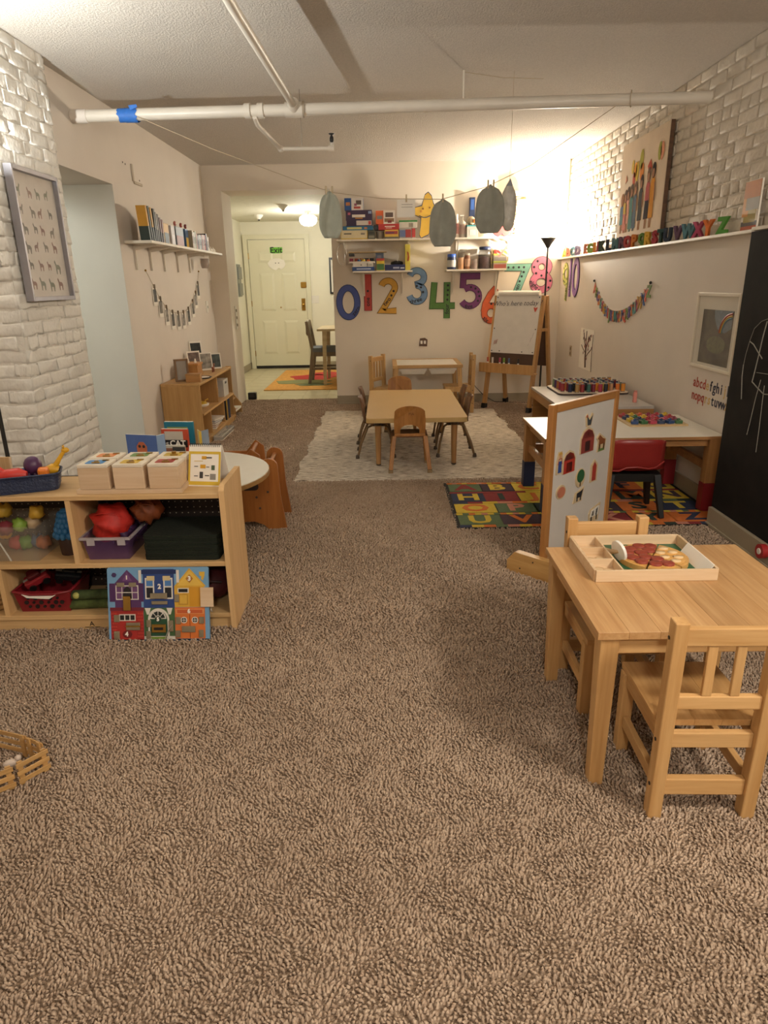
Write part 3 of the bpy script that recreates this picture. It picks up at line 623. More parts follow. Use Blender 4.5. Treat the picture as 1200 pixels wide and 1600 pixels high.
ob('smile', MB().tube([(-0.075 + 0.012 * k, -0.008, 0.225 - 0.02 * sin(pi * k / 10)) for k in range(11)], 0.004, 6), NAVY, t)
for ex, ez in ((-0.035, 0.29), (0.035, 0.30)): ob('eye', MB().cyl((ex, -0.009, ez), (ex, -0.006, ez), 0.009, n=10), flat_mat('#7a4a20'), t)
ob('cheek', MB().prism(circle(-0.055, 0.265, 0.012, 10), -0.008, -0.006), flat_mat('#c88a3a'), t)
t = thing('paper_heart', 'red paper heart with dark outline on the upper right shelf', 'decoration', (1.26, YB - 0.14, Z1 + 0.002), 0.0)
heart = [(0.0, 0.03), (0.03, 0.0), (0.075, 0.01), (0.10, 0.05), (0.115, 0.08), (0.08, 0.16), (0.05, 0.26), (0.02, 0.30), (-0.02, 0.28), (-0.05, 0.2), (-0.09, 0.12), (-0.105, 0.06), (-0.08, 0.02), (-0.035, 0.0)]
ob('outline', MB().prism(heart, -0.004, 0.004), NAVY, t)
ob('heart_face', MB().prism(scaled(heart, -0.007), -0.006, -0.004), mat('heart_red', '#c2514c', rough=0.6), t)
# upper right items
def rx(c): return 0.677 + (670 + c / 7.06 - 698) * 0.00685
def jar(name, label, cat, c0, c1, h, color, z, lid=None, y=0.052, band=None, alpha=1.0, neck=0.8, lidc='#2a4aa0', content=None):
    r = (rx(c1) - rx(c0)) / 2
    t = thing(name, label, cat, (rx((c0 + c1) / 2), YF + y, z))
    mt = flat_mat(color) if alpha >= 1 else glass('glass_' + color, color, alpha)
    hb = h - (lid or 0)
    ob('body', MB().lathe([(r * .9, 0), (r, 0.006), (r, hb * 0.85), (r * neck, hb)], n=20), mt, t)
    if content: ob('contents', MB().lathe([(r * .85, 0.004), (r * .9, hb * 0.6), (r * .3, hb * 0.66), (0.001, hb * .66)], n=16), mat('mix_' + content, content, var=0.5, scale=90), t)
    if lid: ob('lid', MB().lathe([(r * neck * 1.06, hb), (r * neck * 1.06, h - .003), (r * neck * .95, h)], n=20), flat_mat(lidc), t)
    if band: ob('paper_label', MB().lathe([(r * 1.012, hb * .2), (r * 1.012, hb * .75)], n=20), flat_mat(band), t)
    return t
jar('soap_bottle', 'white bottle with white cap behind the grey egg', 'bottle', 272, 330, 0.23, '#cdbfb4', Z1, 0.045, lidc='#e6e2d8', band='#b07a74', neck=.6)
pb = jar('pump_bottle', 'clear pump bottle standing next to the white bottle', 'bottle', 335, 405, 0.17, '#d8cfc4', Z1, 0.0, alpha=0.75, neck=.35, band='#c2a8a0')
ob('pump', MB().cyl((0, 0, 0.165), (0, 0, 0.215), 0.007).box(-0.03, 0.012, -0.008, 0.008, 0.21, 0.222), WHITE, pb)
carton('storage_box', 'clear box with teal lid on the upper right shelf', 'box', rx(412), rx(530), YF, YF + 0.13, Z1, Z1 + 0.105, '#c9c4b8', [(.25, .8, .2, .7, '#e2ddd2')], lid=(0.014, '#57a5a8'))
t = thing('ball_shaker', 'beige ball with orange cap resting on the teal lid box', 'toy', (rx(480), YF + 0.06, Z1 + 0.1205))
ob('ball', MB().ball((-0.02, 0, 0.045), 0.045), flat_mat('#b3a286'), t)
ob('cap', MB().box(0.0, 0.045, -0.05, -0.02, 0.02, 0.055), flat_mat('#d97a34'), t, bevel=0.004)
carton('picture_book', 'dark blue book with red spine standing at the back of the shelf', 'book', rx(452), rx(512), YB - 0.06, YB - 0.012, Z1, Z1 + 0.40, '#23304f', [(.1, .9, .02, .5, '#a8362f'), (.2, .8, .7, .95, '#365a9a')])
t = thing('wooden_tower', 'stacked wooden craft stick tower at the end of the upper right shelf', 'toy', (rx(975), YB - 0.10, Z1))
for k in range(26):
    dx = random.uniform(-0.008, 0.008) + (0.02 if k > 22 else 0); wd = 0.037 + (0.02 if k > 22 else 0)
    ob('stick', MB().box(-wd + dx, wd + dx, -0.03, 0.03, k * 0.0155, k * 0.0155 + 0.0125), wood('stick_wood', '#d6b88c', '#b78f62', 'X'), t, rot=(0, 0, random.uniform(-.2, .2)))
# lower right jars
jar('jar', 'navy jar with blue lid and white label at the left of the jars', 'jar', 205, 305, 0.155, '#27304f', Z2, 0.03, lidc='#2c58b4', band='#b9b4ac', neck=.9)
jar('paper_cup', 'peach paper cup between the jars', 'cup', 325, 392, 0.118, '#d2a27a', Z2, neck=1.0)
jar('spice_jar', 'amber jar with paper label beside the peach cup', 'jar', 395, 462, 0.16, '#8a5a3a', Z2, 0.02, lidc='#c9bda9', band='#c9a184')
jar('drinking_glass', 'small clear tumbler with pinkish contents', 'glass', 465, 540, 0.10, '#b5a598', Z2, alpha=0.5, neck=1.0, content='#8f6f6a')
jar('cookie_jar', 'clear jar with grey lid behind the small jars', 'jar', 335, 445, 0.205, '#b9ae9c', Z2, 0.03, y=0.148, alpha=0.45, lidc='#a9a294', content='#6f5c4a', neck=.75)
jar('bead_jar', 'clear jar of mixed beads with dark blue lid', 'jar', 555, 700, 0.225, '#5a5450', Z2, 0.03, y=0.1, alpha=0.5, lidc='#26345c', content='#6b4a4f', neck=.85)
for k in range(2):
    t = carton('snack_container', ('lower' if k == 0 else 'upper') + ' clear container of the pair with green lid', 'container', rx(715), rx(862), YF + 0.03, YF + 0.14, Z2 + k * 0.075, Z2 + k * 0.075 + 0.06, '#b8a790', [(.05, .95, .08, .75, '#a8584a' if k == 0 else '#8f857a')], lid=(0.0145, '#b7c24a'))
carton('red_box', 'red and yellow box on top of the stacked containers', 'box', rx(722), rx(858), YF + 0.04, YF + 0.13, Z2 + 0.15, Z2 + 0.19, '#d8b82f', [(.0, .55, .0, 1, '#c8322c')])
t = thing('plastic_bag', 'crumpled clear plastic bag with pink strip hanging from the shelf edge', 'bag', (1.235, YF - 0.012, Z1 - 0.02))
mb = MB(); vs = []
for r in range(6):
    for c in range(6):
        vs.append((-0.13 + 0.05 * c + 0.02 * r, -0.012 - 0.01 * ((r + c) % 2) - 0.004 * r, -0.04 * r * (1 - 0.06 * abs(c - 4))))
mb.add(vs, [(r * 6 + c, r * 6 + c + 1, (r + 1) * 6 + c + 1, (r + 1) * 6 + c) for r in range(5) for c in range(5)])
ob('film', mb, glass('film', '#d8d0c6', 0.45, 0.2), t)
ob('pink_strip', MB().beam((0.09, -0.045, -0.05), (-0.02, -0.055, -0.18), 0.022, 0.002, (0, 1, 0)), flat_mat('#c98f84'), t)
t = thing('hanging_chain', 'thin coiled wire hanging below the left end of the upper left shelf', 'wire', (-0.44, YF - 0.005, Z1 - 0.02))
ob('loop', MB().tube([(0.05 * cos(a) * (1 if k < 12 else .6), 0, -0.13 + 0.11 * sin(a)) for k, a in enumerate([2 * pi * k / 18 for k in range(19)])], 0.0025, 6), CHROME, t)
# ------------------------------------------------------------------ numerals on the walls
DOT = mat('dot_dark', '#2b2830', rough=0.7)
def shade(c, k): return '#%02x%02x%02x' % tuple(max(0, min(255, int(int(c[i:i + 2], 16) * k))) for i in (1, 3, 5))
def numeral(word, color, poly_parts, loc, rot, dots, wpos, tilt=0.0, colname=''):
    t = thing('wall_numeral', f'large {colname} paper number {word} on the wall', 'number', loc, group='paper numbers on the wall')
    t.rotation_euler = (0, 0, rot)
    piv = bpy.data.objects.new
    for nm, grow, y0, y1, mt in (('outline', 0.0, -0.006, -0.001, mat('edge' + color, shade(color, 0.62), rough=0.7)), ('face', -0.007, -0.009, -0.006, mat('num' + color, color, rough=0.65, var=0.07, scale=25))):
        mb = MB()
        for q_, pr in enumerate(poly_parts): stroke2d(mb, pr[0], pr[1] + grow, y0 - 0.0005 * q_, y1, pr[2] if len(pr) > 2 else False)
        ob(nm, mb, mt, t)
    for (dx, dz) in dots: ob('dot', MB().cyl((dx, -0.0105, dz), (dx, -0.009, dz), 0.0125, n=10), DOT, t)
    text('word', word, 0.062, (wpos[0], -0.0105, wpos[1]), (pi / 2, -wpos[2], 0), DOT, t, offset=0.0012)
    return t
def stroke2d(mb, pts, hw, y0, y1, closed=False):
    # a thick line in the XZ plane with mitred joins
    n = len(pts); Lf = []; Rt = []
    for i, p in enumerate(pts):
        if closed: a, b = pts[(i - 1) % n], pts[(i + 1) % n]
        else: a, b = pts[max(i - 1, 0)], pts[min(i + 1, n - 1)]
        p = Vector(p); d0 = (p - Vector(a)); d1 = (Vector(b) - p)
        d0 = d0.normalized() if d0.length > 1e-6 else None; d1 = d1.normalized() if d1.length > 1e-6 else None
        if d0 is None: d0 = d1
        if d1 is None: d1 = d0
        n0 = Vector((-d0.y, d0.x)); n1 = Vector((-d1.y, d1.x)); mt_ = (n0 + n1)
        mt_ = mt_.normalized() if mt_.length > 1e-3 else n0
        k = hw / max(0.55, mt_.dot(n0))
        ext = Vector((0, 0))
        if not closed and i == 0: ext = -d1 * (hw * 0.0)
        Lf.append(p + mt_ * k + ext); Rt.append(p - mt_ * k + ext)
    vs = []
    for y in (y0, y1):
        vs += [(q.x, y, q.y) for q in Lf] + [(q.x, y, q.y) for q in Rt]
    fs = []
    rng = range(n) if closed else range(n - 1)
    for i in rng:
        j = (i + 1) % n
        fs += [(i, j, n + j, n + i), (2 * n + j, 2 * n + i, 3 * n + i, 3 * n + j), (i, 2 * n + i, 2 * n + j, j), (n + j, 3 * n + j, 3 * n + i, n + i)]
    if not closed:
        fs += [(0, n, 3 * n, 2 * n), (n - 1, 3 * n - 1, 4 * n - 1, 2 * n - 1)]
    mb.add(vs, fs)
def arc(cx, cz, rx_, rz_, a0, a1, n=14): return [(cx + rx_ * cos(R(a0 + (a1 - a0) * i / n)), cz + rz_ * sin(R(a0 + (a1 - a0) * i / n))) for i in range(n + 1)]
W_ = 0.036
YN = YB
numeral('zero', '#4a5a9c', [(arc(0, 0.19, 0.10, 0.155, 0, 345, 26), W_, True)], (-0.398, YN, 0.942), 0, [], (0.085, 0.10, 0.9), colname='blue')
numeral('one', '#b8463e', [([(0, 0.0), (0, 0.385)], 0.045)], (-0.178, YN, 1.04), 0, [(0, 0.21)], (0.0, 0.095, 1.57), colname='red')
numeral('two', '#d3a03e', [(arc(-0.005, 0.285, 0.075, 0.068, 165, -35, 14) + [(-0.065, 0.05), (-0.078, 0.036), (0.085, 0.036)], W_)], (0.053, YN, 1.0), 0, [(0.055, 0.245), (0.03, 0.2)], (-0.02, 0.135, 0.85), colname='gold')
numeral('three', '#7595bb', [(arc(0, 0.29, 0.078, 0.07, 165, -80, 14) + arc(0, 0.12, 0.085, 0.085, 78, -165, 16), W_)], (0.366, YN, 1.095), 0, [(0.0, 0.2), (0.045, 0.185), (0.068, 0.135)], (-0.01, 0.045, 0.25), colname='light blue')
numeral('four', '#56803f', [([(-0.085, 0.385), (-0.105, 0.135), (0.145, 0.135)], W_), ([(0.055, 0.0), (0.055, 0.385)], 0.037)], (0.645, YN, 0.945), 0, [(0.065, 0.35), (0.065, 0.30), (0.062, 0.25), (0.06, 0.2)], (0.058, 0.10, 1.57), colname='green')
numeral('five', '#7a3f74', [([(0.10, 0.35), (-0.085, 0.35), (-0.09, 0.225)], W_), (arc(-0.01, 0.135, 0.10, 0.098, 128, -150, 18), W_)], (0.965, YN, 1.037), 0, [(0.0, 0.235), (0.05, 0.22), (0.085, 0.185), (0.095, 0.14), (0.08, 0.09)], (-0.02, 0.03, 0.1), colname='purple')
numeral('six', '#d8653a', [(arc(0.0, 0.115, 0.075, 0.08, 0, 348, 22), W_, True), ([(-0.08, 0.13), (-0.065, 0.22), (-0.01, 0.32), (0.05, 0.385)], W_)], (1.195, YN, 0.877), 0, [(0.0, 0.215), (0.045, 0.20), (0.08, 0.165), (0.09, 0.115), (0.07, 0.06), (0.03, 0.03)], (-0.055, 0.05, -0.75), colname='orange')
numeral('seven', '#7db3a3', [([(-0.125, 0.35), (0.115, 0.35), (-0.02, 0.0)], W_ + .004)], (1.455, YN, 1.12), 0, [(-0.085, 0.35), (-0.03, 0.35), (0.03, 0.35), (0.085, 0.35), (0.085, 0.30), (0.065, 0.255), (0.045, 0.205)], (0.012, 0.11, 1.2), colname='teal')
numeral('eight', '#d8809c', [(arc(0, 0.275, 0.075, 0.072, 0, 345, 20), W_ + .004, True), (arc(0, 0.115, 0.088, 0.08, 0, 345, 20), W_ + .004, True)], (1.737, YN, 1.195), 0, [(-0.05, 0.335), (-0.085, 0.275), (-0.06, 0.21), (0.0, 0.185), (0.06, 0.215), (0.1, 0.13), (0.085, 0.06), (-0.02, 0.03)], (-0.08, 0.09, -0.8), colname='pink')
numeral('nine', '#c2c56a', [(arc(0.0, 0.27, 0.075, 0.08, 0, 345, 20), W_, True), ([(0.08, 0.26), (0.075, 0.12), (0.06, 0.0)], W_)], (1.95, 7.62, 1.12), -pi / 2, [(-0.06, 0.33), (0.0, 0.35), (0.06, 0.32), (-0.08, 0.27), (-0.05, 0.2), (0.0, 0.19), (0.08, 0.22), (0.08, 0.17), (0.075, 0.12)], (0.07, 0.06, 1.5), colname='yellow green')
numeral('ten', '#8f69a8', [([(-0.15, 0.0), (-0.15, 0.385)], W_), (arc(0.06, 0.19, 0.10, 0.155, 0, 345, 24), W_, True)], (1.95, 7.27, 1.165), -pi / 2, [], (-0.15, 0.1, 1.57), colname='violet')
# outlet plates
t = thing('wall_outlet', 'wooden animal-shaped socket cover on the back wall above the light table', 'outlet', (0.436, YB, 0.686))
ob('plate', MB().prism([(-.045, -.04), (.045, -.045), (.05, .03), (.02, .05), (-.035, .045)], -0.012, -0.001), wood('dark_wood', '#6e4a2a', '#4a2f1a', 'X'), t, bevel=0.003)
for x in (-0.018, 0.02): ob('socket', MB().box(x - 0.012, x + 0.012, -0.016, -0.012, -0.015, 0.02), PAPER, t)
t = thing('wall_outlet', 'small socket on the right wall beside the tree picture', 'outlet', (1.95, 7.21, 0.625))
ob('plate', MB().box(-0.007, -0.001, -0.035, 0.035, -0.055, 0.055), mat('tan_plate', '#b59f80'), t, bevel=0.003)
for z in (-0.025, 0.025): ob('socket', MB().box(-0.009, -0.007, -0.015, 0.015, z - 0.014, z + 0.014), mat('socket_dark', '#6f5c44'), t)
# ------------------------------------------------------------------ blackboard on the right wall
BB = mat('chalkboard', '#1c1a18', rough=0.75, var=0.35, scale=7, spec=0.25)
CHALK = mat('chalk', '#8b867d', rough=0.95, var=0.2, scale=200)
bb = thing('blackboard', 'large black chalkboard with chalk drawings on the near right wall', 'blackboard', (1.85, 1.0, 0.0))
ob('board', MB().box(-0.016, -0.001, -3.4, 2.612, 0.102, 1.536), BB, bb)
def chalk(name, pts, r=0.0028):
    ob(name, MB().tube([(-0.0162, y - 1.0, z) for y, z in pts], r * 0.75, 5), CHALK, bb)
for pts, r in (([(3.23, 1.135), (3.343, 1.131), (3.391, 1.118), (3.446, 1.081), (3.47, 1.023), (3.49, 0.951), (3.496, 0.9)], .002), ([(3.339, 1.121), (3.355, 1.046), (3.367, 0.956), (3.381, 0.87), (3.389, 0.827)], .0045),
               ([(3.389, 0.827), (3.334, 0.806), (3.268, 0.784), (3.13, 0.80)], .0042), ([(3.468, 1.017), (3.43, 1.006), (3.38, 0.975), (3.331, 0.946)], .004), ([(3.363, 0.876), (3.161, 0.885)], .0022),
               ([(3.314, 0.847), (3.333, 0.757), (3.35, 0.631), (3.361, 0.565)], .003), ([(3.274, 0.825), (3.269, 0.746), (3.259, 0.627), (3.253, 0.50)], .003), ([(3.496, 0.9), (3.493, 0.842), (3.476, 0.771), (3.466, 0.728)], .004),
               ([(3.28, 1.12), (3.27, 1.05), (3.22, 1.0)], .003)): chalk('chalk_line', pts, r)
# ------------------------------------------------------------------ ledge letters
LC = ['#d8bf52', '#d97a62', '#5f8791', '#6d5a78', '#c97a62', '#7f9a46', '#d08a3c', '#a3404a', '#2f4438', '#2b2f3e', '#557f8a', '#6a4a66', '#b03f42', '#d07a2f', '#5f8a3c', '#d3a93a', '#b03c46', '#274a46', '#28364a', '#6a4a68', '#4f7d88', '#b04464', '#d8712c', '#4f8a34']
LY = [7.655, 7.513, 7.336, 7.15, 6.865, 6.728, 6.597, 6.5, 6.369, 6.185, 6.003, 5.831, 5.709, 5.561, 5.399, 5.271, 5.144, 5.034, 4.919, 4.754, 4.589, 4.45, 4.32, 4.138]
CN = {'#d8bf52': 'yellow', '#d97a62': 'coral', '#5f8791': 'slate teal', '#6d5a78': 'dusty purple', '#c97a62': 'salmon', '#7f9a46': 'leaf green', '#d08a3c': 'amber', '#a3404a': 'crimson', '#2f4438': 'dark green', '#2b2f3e': 'charcoal'}
CN2 = ['yellow', 'coral', 'slate teal', 'dusty purple', 'salmon', 'leaf green', 'amber', 'crimson', 'dark green', 'charcoal', 'teal', 'plum', 'red', 'orange', 'green', 'gold', 'crimson', 'dark teal', 'navy', 'purple', 'teal', 'magenta', 'orange', 'green']
for ch, y, c, cn in zip('ABCDEGIJKLMNOPQRSTUVWXYZ', LY, LC, CN2):
    t = thing('letter_block', f'{cn} wooden letter {ch} standing on the right wall ledge', 'letter', (1.932, y, 1.558), group='letters standing on the ledge')
    b = text('letter_body', ch, 0.128, (0, 0, 0), (0, 0, 0), mat('letter' + c, c, rough=0.4), t, extrude=0.010, offset=0.007)
    me = b.data
    zs = [v.co.y for v in me.vertices]; xs = [v.co.x for v in me.vertices]; zmin = min(zs); k = 0.092 / (max(zs) - zmin); mx_ = (max(xs) + min(xs)) / 2
    ang = -pi / 2 + 0.45
    for v in me.vertices:
        lx, lz, ly = (v.co.x - mx_) * k * 0.8, (v.co.y - zmin) * k, -v.co.z
        v.co = (lx * cos(ang) - ly * sin(ang), lx * sin(ang) + ly * cos(ang), lz)
# ------------------------------------------------------------------ canvas with painted children
CANV = mat('canvas', '#c9b293', rough=0.85, var=0.04, scale=8, bump=0.15, bscale=200)
cv = thing('painted_canvas', 'large canvas painting of children holding balloons hung over the ledge', 'painting', (1.975, 5.58, 1.645))
ob('canvas', MB().box(-0.030, -0.002, -0.47, 0.47, 0, 0.69), CANV, cv, bevel=0.003)
ob('dark_edge', MB().box(-0.028, -0.002, -0.476, -0.470, 0.0, 0.69), wood('dark_wood', '#6e4a2a', '#4a2f1a', 'X'), cv)
CX = -0.0306
def paint(name, poly, c, lay=0):
    ob(name, MB().prism(poly, CX - 0.0006 * lay - 0.0012, CX - 0.0006 * lay, 'YZ'), mat('canvas_paint' + c, c, rough=0.95, spec=0.05), cv)
SKIN = '#a5775a'
figs = [(0.375, 0.27, '#5a7186', '#5d8584', '#9a6a44', 0), (0.30, 0.30, '#c9ad52', '#cd8574', '#5b4334', 1), (0.245, 0.32, '#d79c86', '#d39a84', '#5b4334', 0), (0.165, 0.335, '#5a857c', '#5a857c', '#5a4436', 1), (0.085, 0.345, '#5b6a78', '#5b6a78', '#6b5240', 1),
        (-0.03, 0.385, '#4a4640', '#4a4640', '#3d2f28', 0), (-0.165, 0.425, '#b55a58', '#3c2f2e', '#6e5540', 0), (-0.255, 0.45, '#c9882c', '#c9882c', '#33271f', 0)]
for (y, h, c1, c2, hair, pants) in figs:
    y = -y * -1
    w = 0.034 + h * 0.02; zb = 0.055
    hd = 0.030 + h * 0.012
    for s in (-1, 1): paint('leg', [(y + s * 0.012 - 0.006, zb - 0.02), (y + s * 0.012 + 0.006, zb - 0.02), (y + s * 0.012 + 0.006, zb + 0.08), (y + s * 0.012 - 0.006, zb + 0.08)], SKIN if not pants else c2)
    paint('lower_garment', [(y - w * 1.0, zb + (0.045 if not pants else 0.0)), (y + w * 1.0, zb + (0.045 if not pants else 0.0)), (y + w * .8, zb + h * 0.45), (y - w * .8, zb + h * 0.45)], c2, 1)
    paint('upper_garment', [(y - w, zb + h * .40), (y + w, zb + h * .40), (y + w * .95, zb + h * .62), (y + w * .4, zb + h * .72), (y - w * .4, zb + h * .72), (y - w * .95, zb + h * .62)], c1, 2)
    paint('hair', circle(y, zb + h * 0.72 + hd * 1.0, hd * 0.95, 14, hd * 1.5), hair, 3)
    paint('face', circle(y + 0.004, zb + h * 0.72 + hd * 0.55, hd * 0.62, 12, hd * 0.85), SKIN, 4)
    paint('arm', [(y - w * 1.25, zb + h * .35), (y - w * .95, zb + h * .35), (y - w * .7, zb + h * .62), (y - w * 1.0, zb + h * .62)], SKIN, 3)
for (y, z, r, rz, c) in ((0.20, 0.50, .026, .05, '#d3b55c'), (0.135, 0.47, .034, .055, '#d88f35'), (0.155, 0.41, .028, .05, '#c0604c'), (0.095, 0.455, .03, .07, '#cdb045'), (0.02, 0.525, .036, .07, '#a9a24a'), (-0.005, 0.44, .04, .062, '#d0803a'), (-0.33, 0.525, .032, .06, '#a3a150'), (-0.375, 0.52, .032, .06, '#cf8f70')):
    paint('balloon', circle(y, z, r, 16, rz), c, 1)
paint('kite', [(-0.16, 0.40), (-0.12, 0.46), (-0.17, 0.50), (-0.21, 0.44)], '#b9553f', 1)
paint('pennant', [(0.30, 0.42), (0.345, 0.40), (0.335, 0.46)], '#cd8a6c', 1)
ob('kite_string', MB().tube([(CX - .001, -0.16, 0.40), (CX - .001, -0.13, 0.28), (CX - .001, -0.12, 0.22)], 0.0015, 5), flat_mat('#9a806a'), cv)
# small poster on the ledge
t = thing('small_poster', 'small orange and grey picture card leaning on the ledge above the blackboard', 'picture', (1.945, 3.87, 1.558))
ob('card', MB().box(-0.004, 0.004, -0.085, 0.085, 0, 0.245), PAPER, t)
for (z0, z1, y0, y1, c) in ((.16, .242, -.08, .083, '#b9702f'), (.10, .16, -.08, .05, '#8d8a80'), (.07, .16, .02, .082, '#c98a3c'), (.04, .10, -.06, .06, '#9a8a3e'), (.022, .045, -.08, .08, '#4b4a52'), (.002, .022, -.08, .08, '#b1502f')):
    k_ = 0.0006 * z0 / 0.02 * 0.1; ob('printed_panel', MB().box(-0.005 - k_, -0.004 - k_, y0, y1, z0, z1), flat_mat(c), t)
# numbers 9, 10 were placed with the others; banner of small letters
bn = thing('letter_banner', 'string banner of small rainbow letters pinned to the right wall', 'banner', (1.95, 5.86, 1.05))
pts = []
for k in range(27):
    s = k / 26; y = 6.553 + (5.168 - 6.553) * s
    z = 1.318 - 0.235 * (1 - (2 * s - 0.9) ** 2 / (0.81 if s < 0.45 else 1.21)) - 0.02 * s
    pts.append((y, z))
ob('cord', MB().tube([(-0.006, y - 5.86, z - 1.05) for y, z in pts], 0.0022, 6), STR, bn)
for (y, z) in (pts[0], pts[-1]): ob('pin', MB().ball((-0.008, y - 5.86, z - 1.05), 0.011, n=10, m=6), BLACK, bn)
rc = ['#c8573c', '#c9702f', '#c99a32', '#6d8a3c', '#3f8a86', '#3f5f9a', '#5a4a86', '#a8405c']
for k, chh in enumerate('ABCDEFGHIJKLMNOPQRSTUVWXYZ'):
    y, z = pts[k] if k < 26 else pts[-1]
    y2, z2 = (pts[k][0] + pts[k + 1][0]) / 2, (pts[k][1] + pts[k + 1][1]) / 2
    text('banner_letter', chh, 0.115, (-0.004, y2 - 5.86, z2 - 1.05 - 0.05), (pi / 2, 0, -pi / 2), flat_mat(rc[(k * 3) % 8]), bn, extrude=0.0025, offset=0.005)
# tree picture
t = thing('tree_picture', 'paper tree with red leaves stuck on the right wall', 'decoration', (1.95, 6.66, 0.50))
ob('paper', MB().box(-0.003, -0.001, -0.22, 0.22, 0.0, 0.38), PAPER, t)
BRN = flat_mat('#5d4634')
for a, b, w in (((-.02, 0.02), (-.0, .2), .02), ((0, .2), (-.12, .33), .012), ((0, .18), (.1, .34), .012), ((0, .15), (.16, .22), .01), ((-.01, .12), (-.16, .2), .01), ((0, .2), (.01, .36), .01), ((-.21, 0.0), (-.2, .34), .008)):
    ob('branch', MB().beam((-0.004, a[0], a[1]), (-0.004, b[0], b[1]), 0.002, w, (1, 0, 0)) if False else MB().tube([(-0.004, a[0], a[1]), (-0.004, (a[0] + b[0]) / 2 + .01, (a[1] + b[1]) / 2), (-0.004, b[0], b[1])], w / 2, 5), BRN, t)
for k in range(22):
    ob('leaf', MB().ball((-0.006, random.uniform(-.18, .18), random.uniform(.1, .36)), 0.002, 0.012, 0.016, n=8, m=4), flat_mat(random.choice(['#8a3d33', '#a3553c', '#6e3d3d', '#7a4a58'])), t)
# framed print and letter stickers
t = thing('framed_print', 'white framed dark print with rainbow half hidden by the blackboard', 'picture', (1.95, 4.08, 0.80))
ob('frame', MB().box(-0.02, -0.001, 0.245, 0.265, 0, 0.44).box(-0.02, -0.001, -0.265, -0.245, 0, 0.44).box(-0.02, -0.001, -0.245, 0.245, 0, 0.02).box(-0.02, -0.001, -0.245, 0.245, 0.42, 0.44), TRIM, t, bevel=0.003)
ob('mat_board', MB().box(-0.008, -0.001, -0.245, 0.245, 0.02, 0.42), PAPER, t)
ob('print', MB().box(-0.0095, -0.008, -0.20, 0.175, 0.035, 0.345), mat('print_dark', '#453d33', var=0.8, scale=16), t)
ob('sky_patch', MB().prism([(-0.19, .345), (0.03, .345), (0.02, .30), (-0.03, .24), (-0.12, .22), (-0.19, .25)], -0.0105, -0.0095, 'YZ'), mat('print_sky', '#6f7f92', var=0.25, scale=60), t)
for k, c in enumerate(('#a3483a', '#c29a3c', '#5d7a8a')): ob('rainbow_arc', MB().tube([(-0.0105, -0.19 + (0.13 - k * .014) * sin(a), 0.22 + (0.11 - k * .012) * cos(a)) for a in [pi / 2 * i / 8 for i in range(9)]], 0.006, 5), flat_mat(c), t)
ob('foliage_patch', MB().prism(circle(-0.03, .15, .12, 14, .05), -0.0102, -0.0095, 'YZ'), mat('print_leaf', '#5e5c40', var=0.5, scale=50), t)
ob('glazing', MB().box(-0.0125, -0.0115, -0.245, 0.245, 0.02, 0.42), glass('glazing', '#c9c4b8', 0.12, 0.05), t)
st = thing('letter_stickers', 'two rows of red, yellow and navy lowercase letter stickers below the framed print', 'stickers', (1.95, 4.08, 0.67))
cols = {'r': flat_mat('#b04a38'), 'y': flat_mat('#d3b272'), 'n': flat_mat('#272c44')}
for row, z in (('abcd' + 'e' + 'fghi' + 'j' + 'kl', 0.035), ('nopq' + 'rs' + 'tuvw' + 'xy', -0.045)):
    for k, chh in enumerate(row):
        kind = 'r' if k < 4 else ('n' if chh in 'fghiktuvw' else 'y')
        text('sticker', chh, 0.085, (-0.0015, 0.19 - k * 0.044, z), FACE_RIGHT, cols[kind], st, extrude=0.0004, offset=0.0015)
t = thing('tape_roll', 'red tape dispenser stuck on the near right baseboard', 'tape', (1.80, 2.985, 0.045))
ob('holder', MB().cyl((-0.025, 0, 0.035), (0.003, 0, 0.035), 0.035, n=20), flat_mat('#a8282a'), t)
ob('core', MB().cyl((-0.028, 0, 0.035), (-0.025, 0, 0.035), 0.015, n=16), PAPER, t)
# ------------------------------------------------------------------ easel
EW = wood('easel_wood', '#c59a63', '#a97c46', 'Z')
PANEL = mat('hardboard', '#5a4334', rough=0.7, var=0.08)
ez = thing('easel', 'wooden easel with white board asking who is here today', 'easel', (1.45, 7.43, 0), -0.70)
# local: x across (0.55), -y front; front frame leans back to the top
hw = 0.275; HT = 1.18
def eleg(s, front):
    y0, y1 = (-0.235, -0.03) if front else (0.235, 0.03)
    ob('front_leg' if front else 'rear_leg', MB().beam((s * hw, y0 * 0.97, 0.045), (s * hw, y1, HT), 0.032, 0.055 if front else 0.045, (0, 1, 0)), EW, ez, bevel=0.003)
    ob('rubber_foot', MB().beam((s * hw, y0, 0.0), (s * hw, y0 * 0.97 + (0.003 if front else -.003), 0.055), 0.042, 0.064, (0, 1, 0)), BLACK, ez, bevel=0.003)
for s in (-1, 1): eleg(s, True); eleg(s, False)
def fy(z): return -0.235 * (1 - z / HT) - 0.03 * (z / HT)
for nm, z0, z1, x, off, mt, thick in (('whiteboard', 0.60, 1.185, 0.262, -0.032, mat('whiteboard', '#d3cdc4', rough=0.3, var=0.03), 0.008),):
    mb = MB(); y0, y1 = fy(z0) + off, fy(z1) + off
    mb.add([(-x, y0, z0), (x, y0, z0), (x, y1, z1), (-x, y1, z1), (-x, y0 + thick, z0), (x, y0 + thick, z0), (x, y1 + thick, z1), (-x, y1 + thick, z1)], [(0, 1, 2, 3), (7, 6, 5, 4), (0, 4, 5, 1), (1, 5, 6, 2), (2, 6, 7, 3), (3, 7, 4, 0)])
    wb = ob(nm, mb, mt, ez)
TL = math.atan2(fy(1.1) - fy(0.6), 0.5)
def on_board(z): return fy(z) - 0.0335
INK = flat_mat('#30303c')
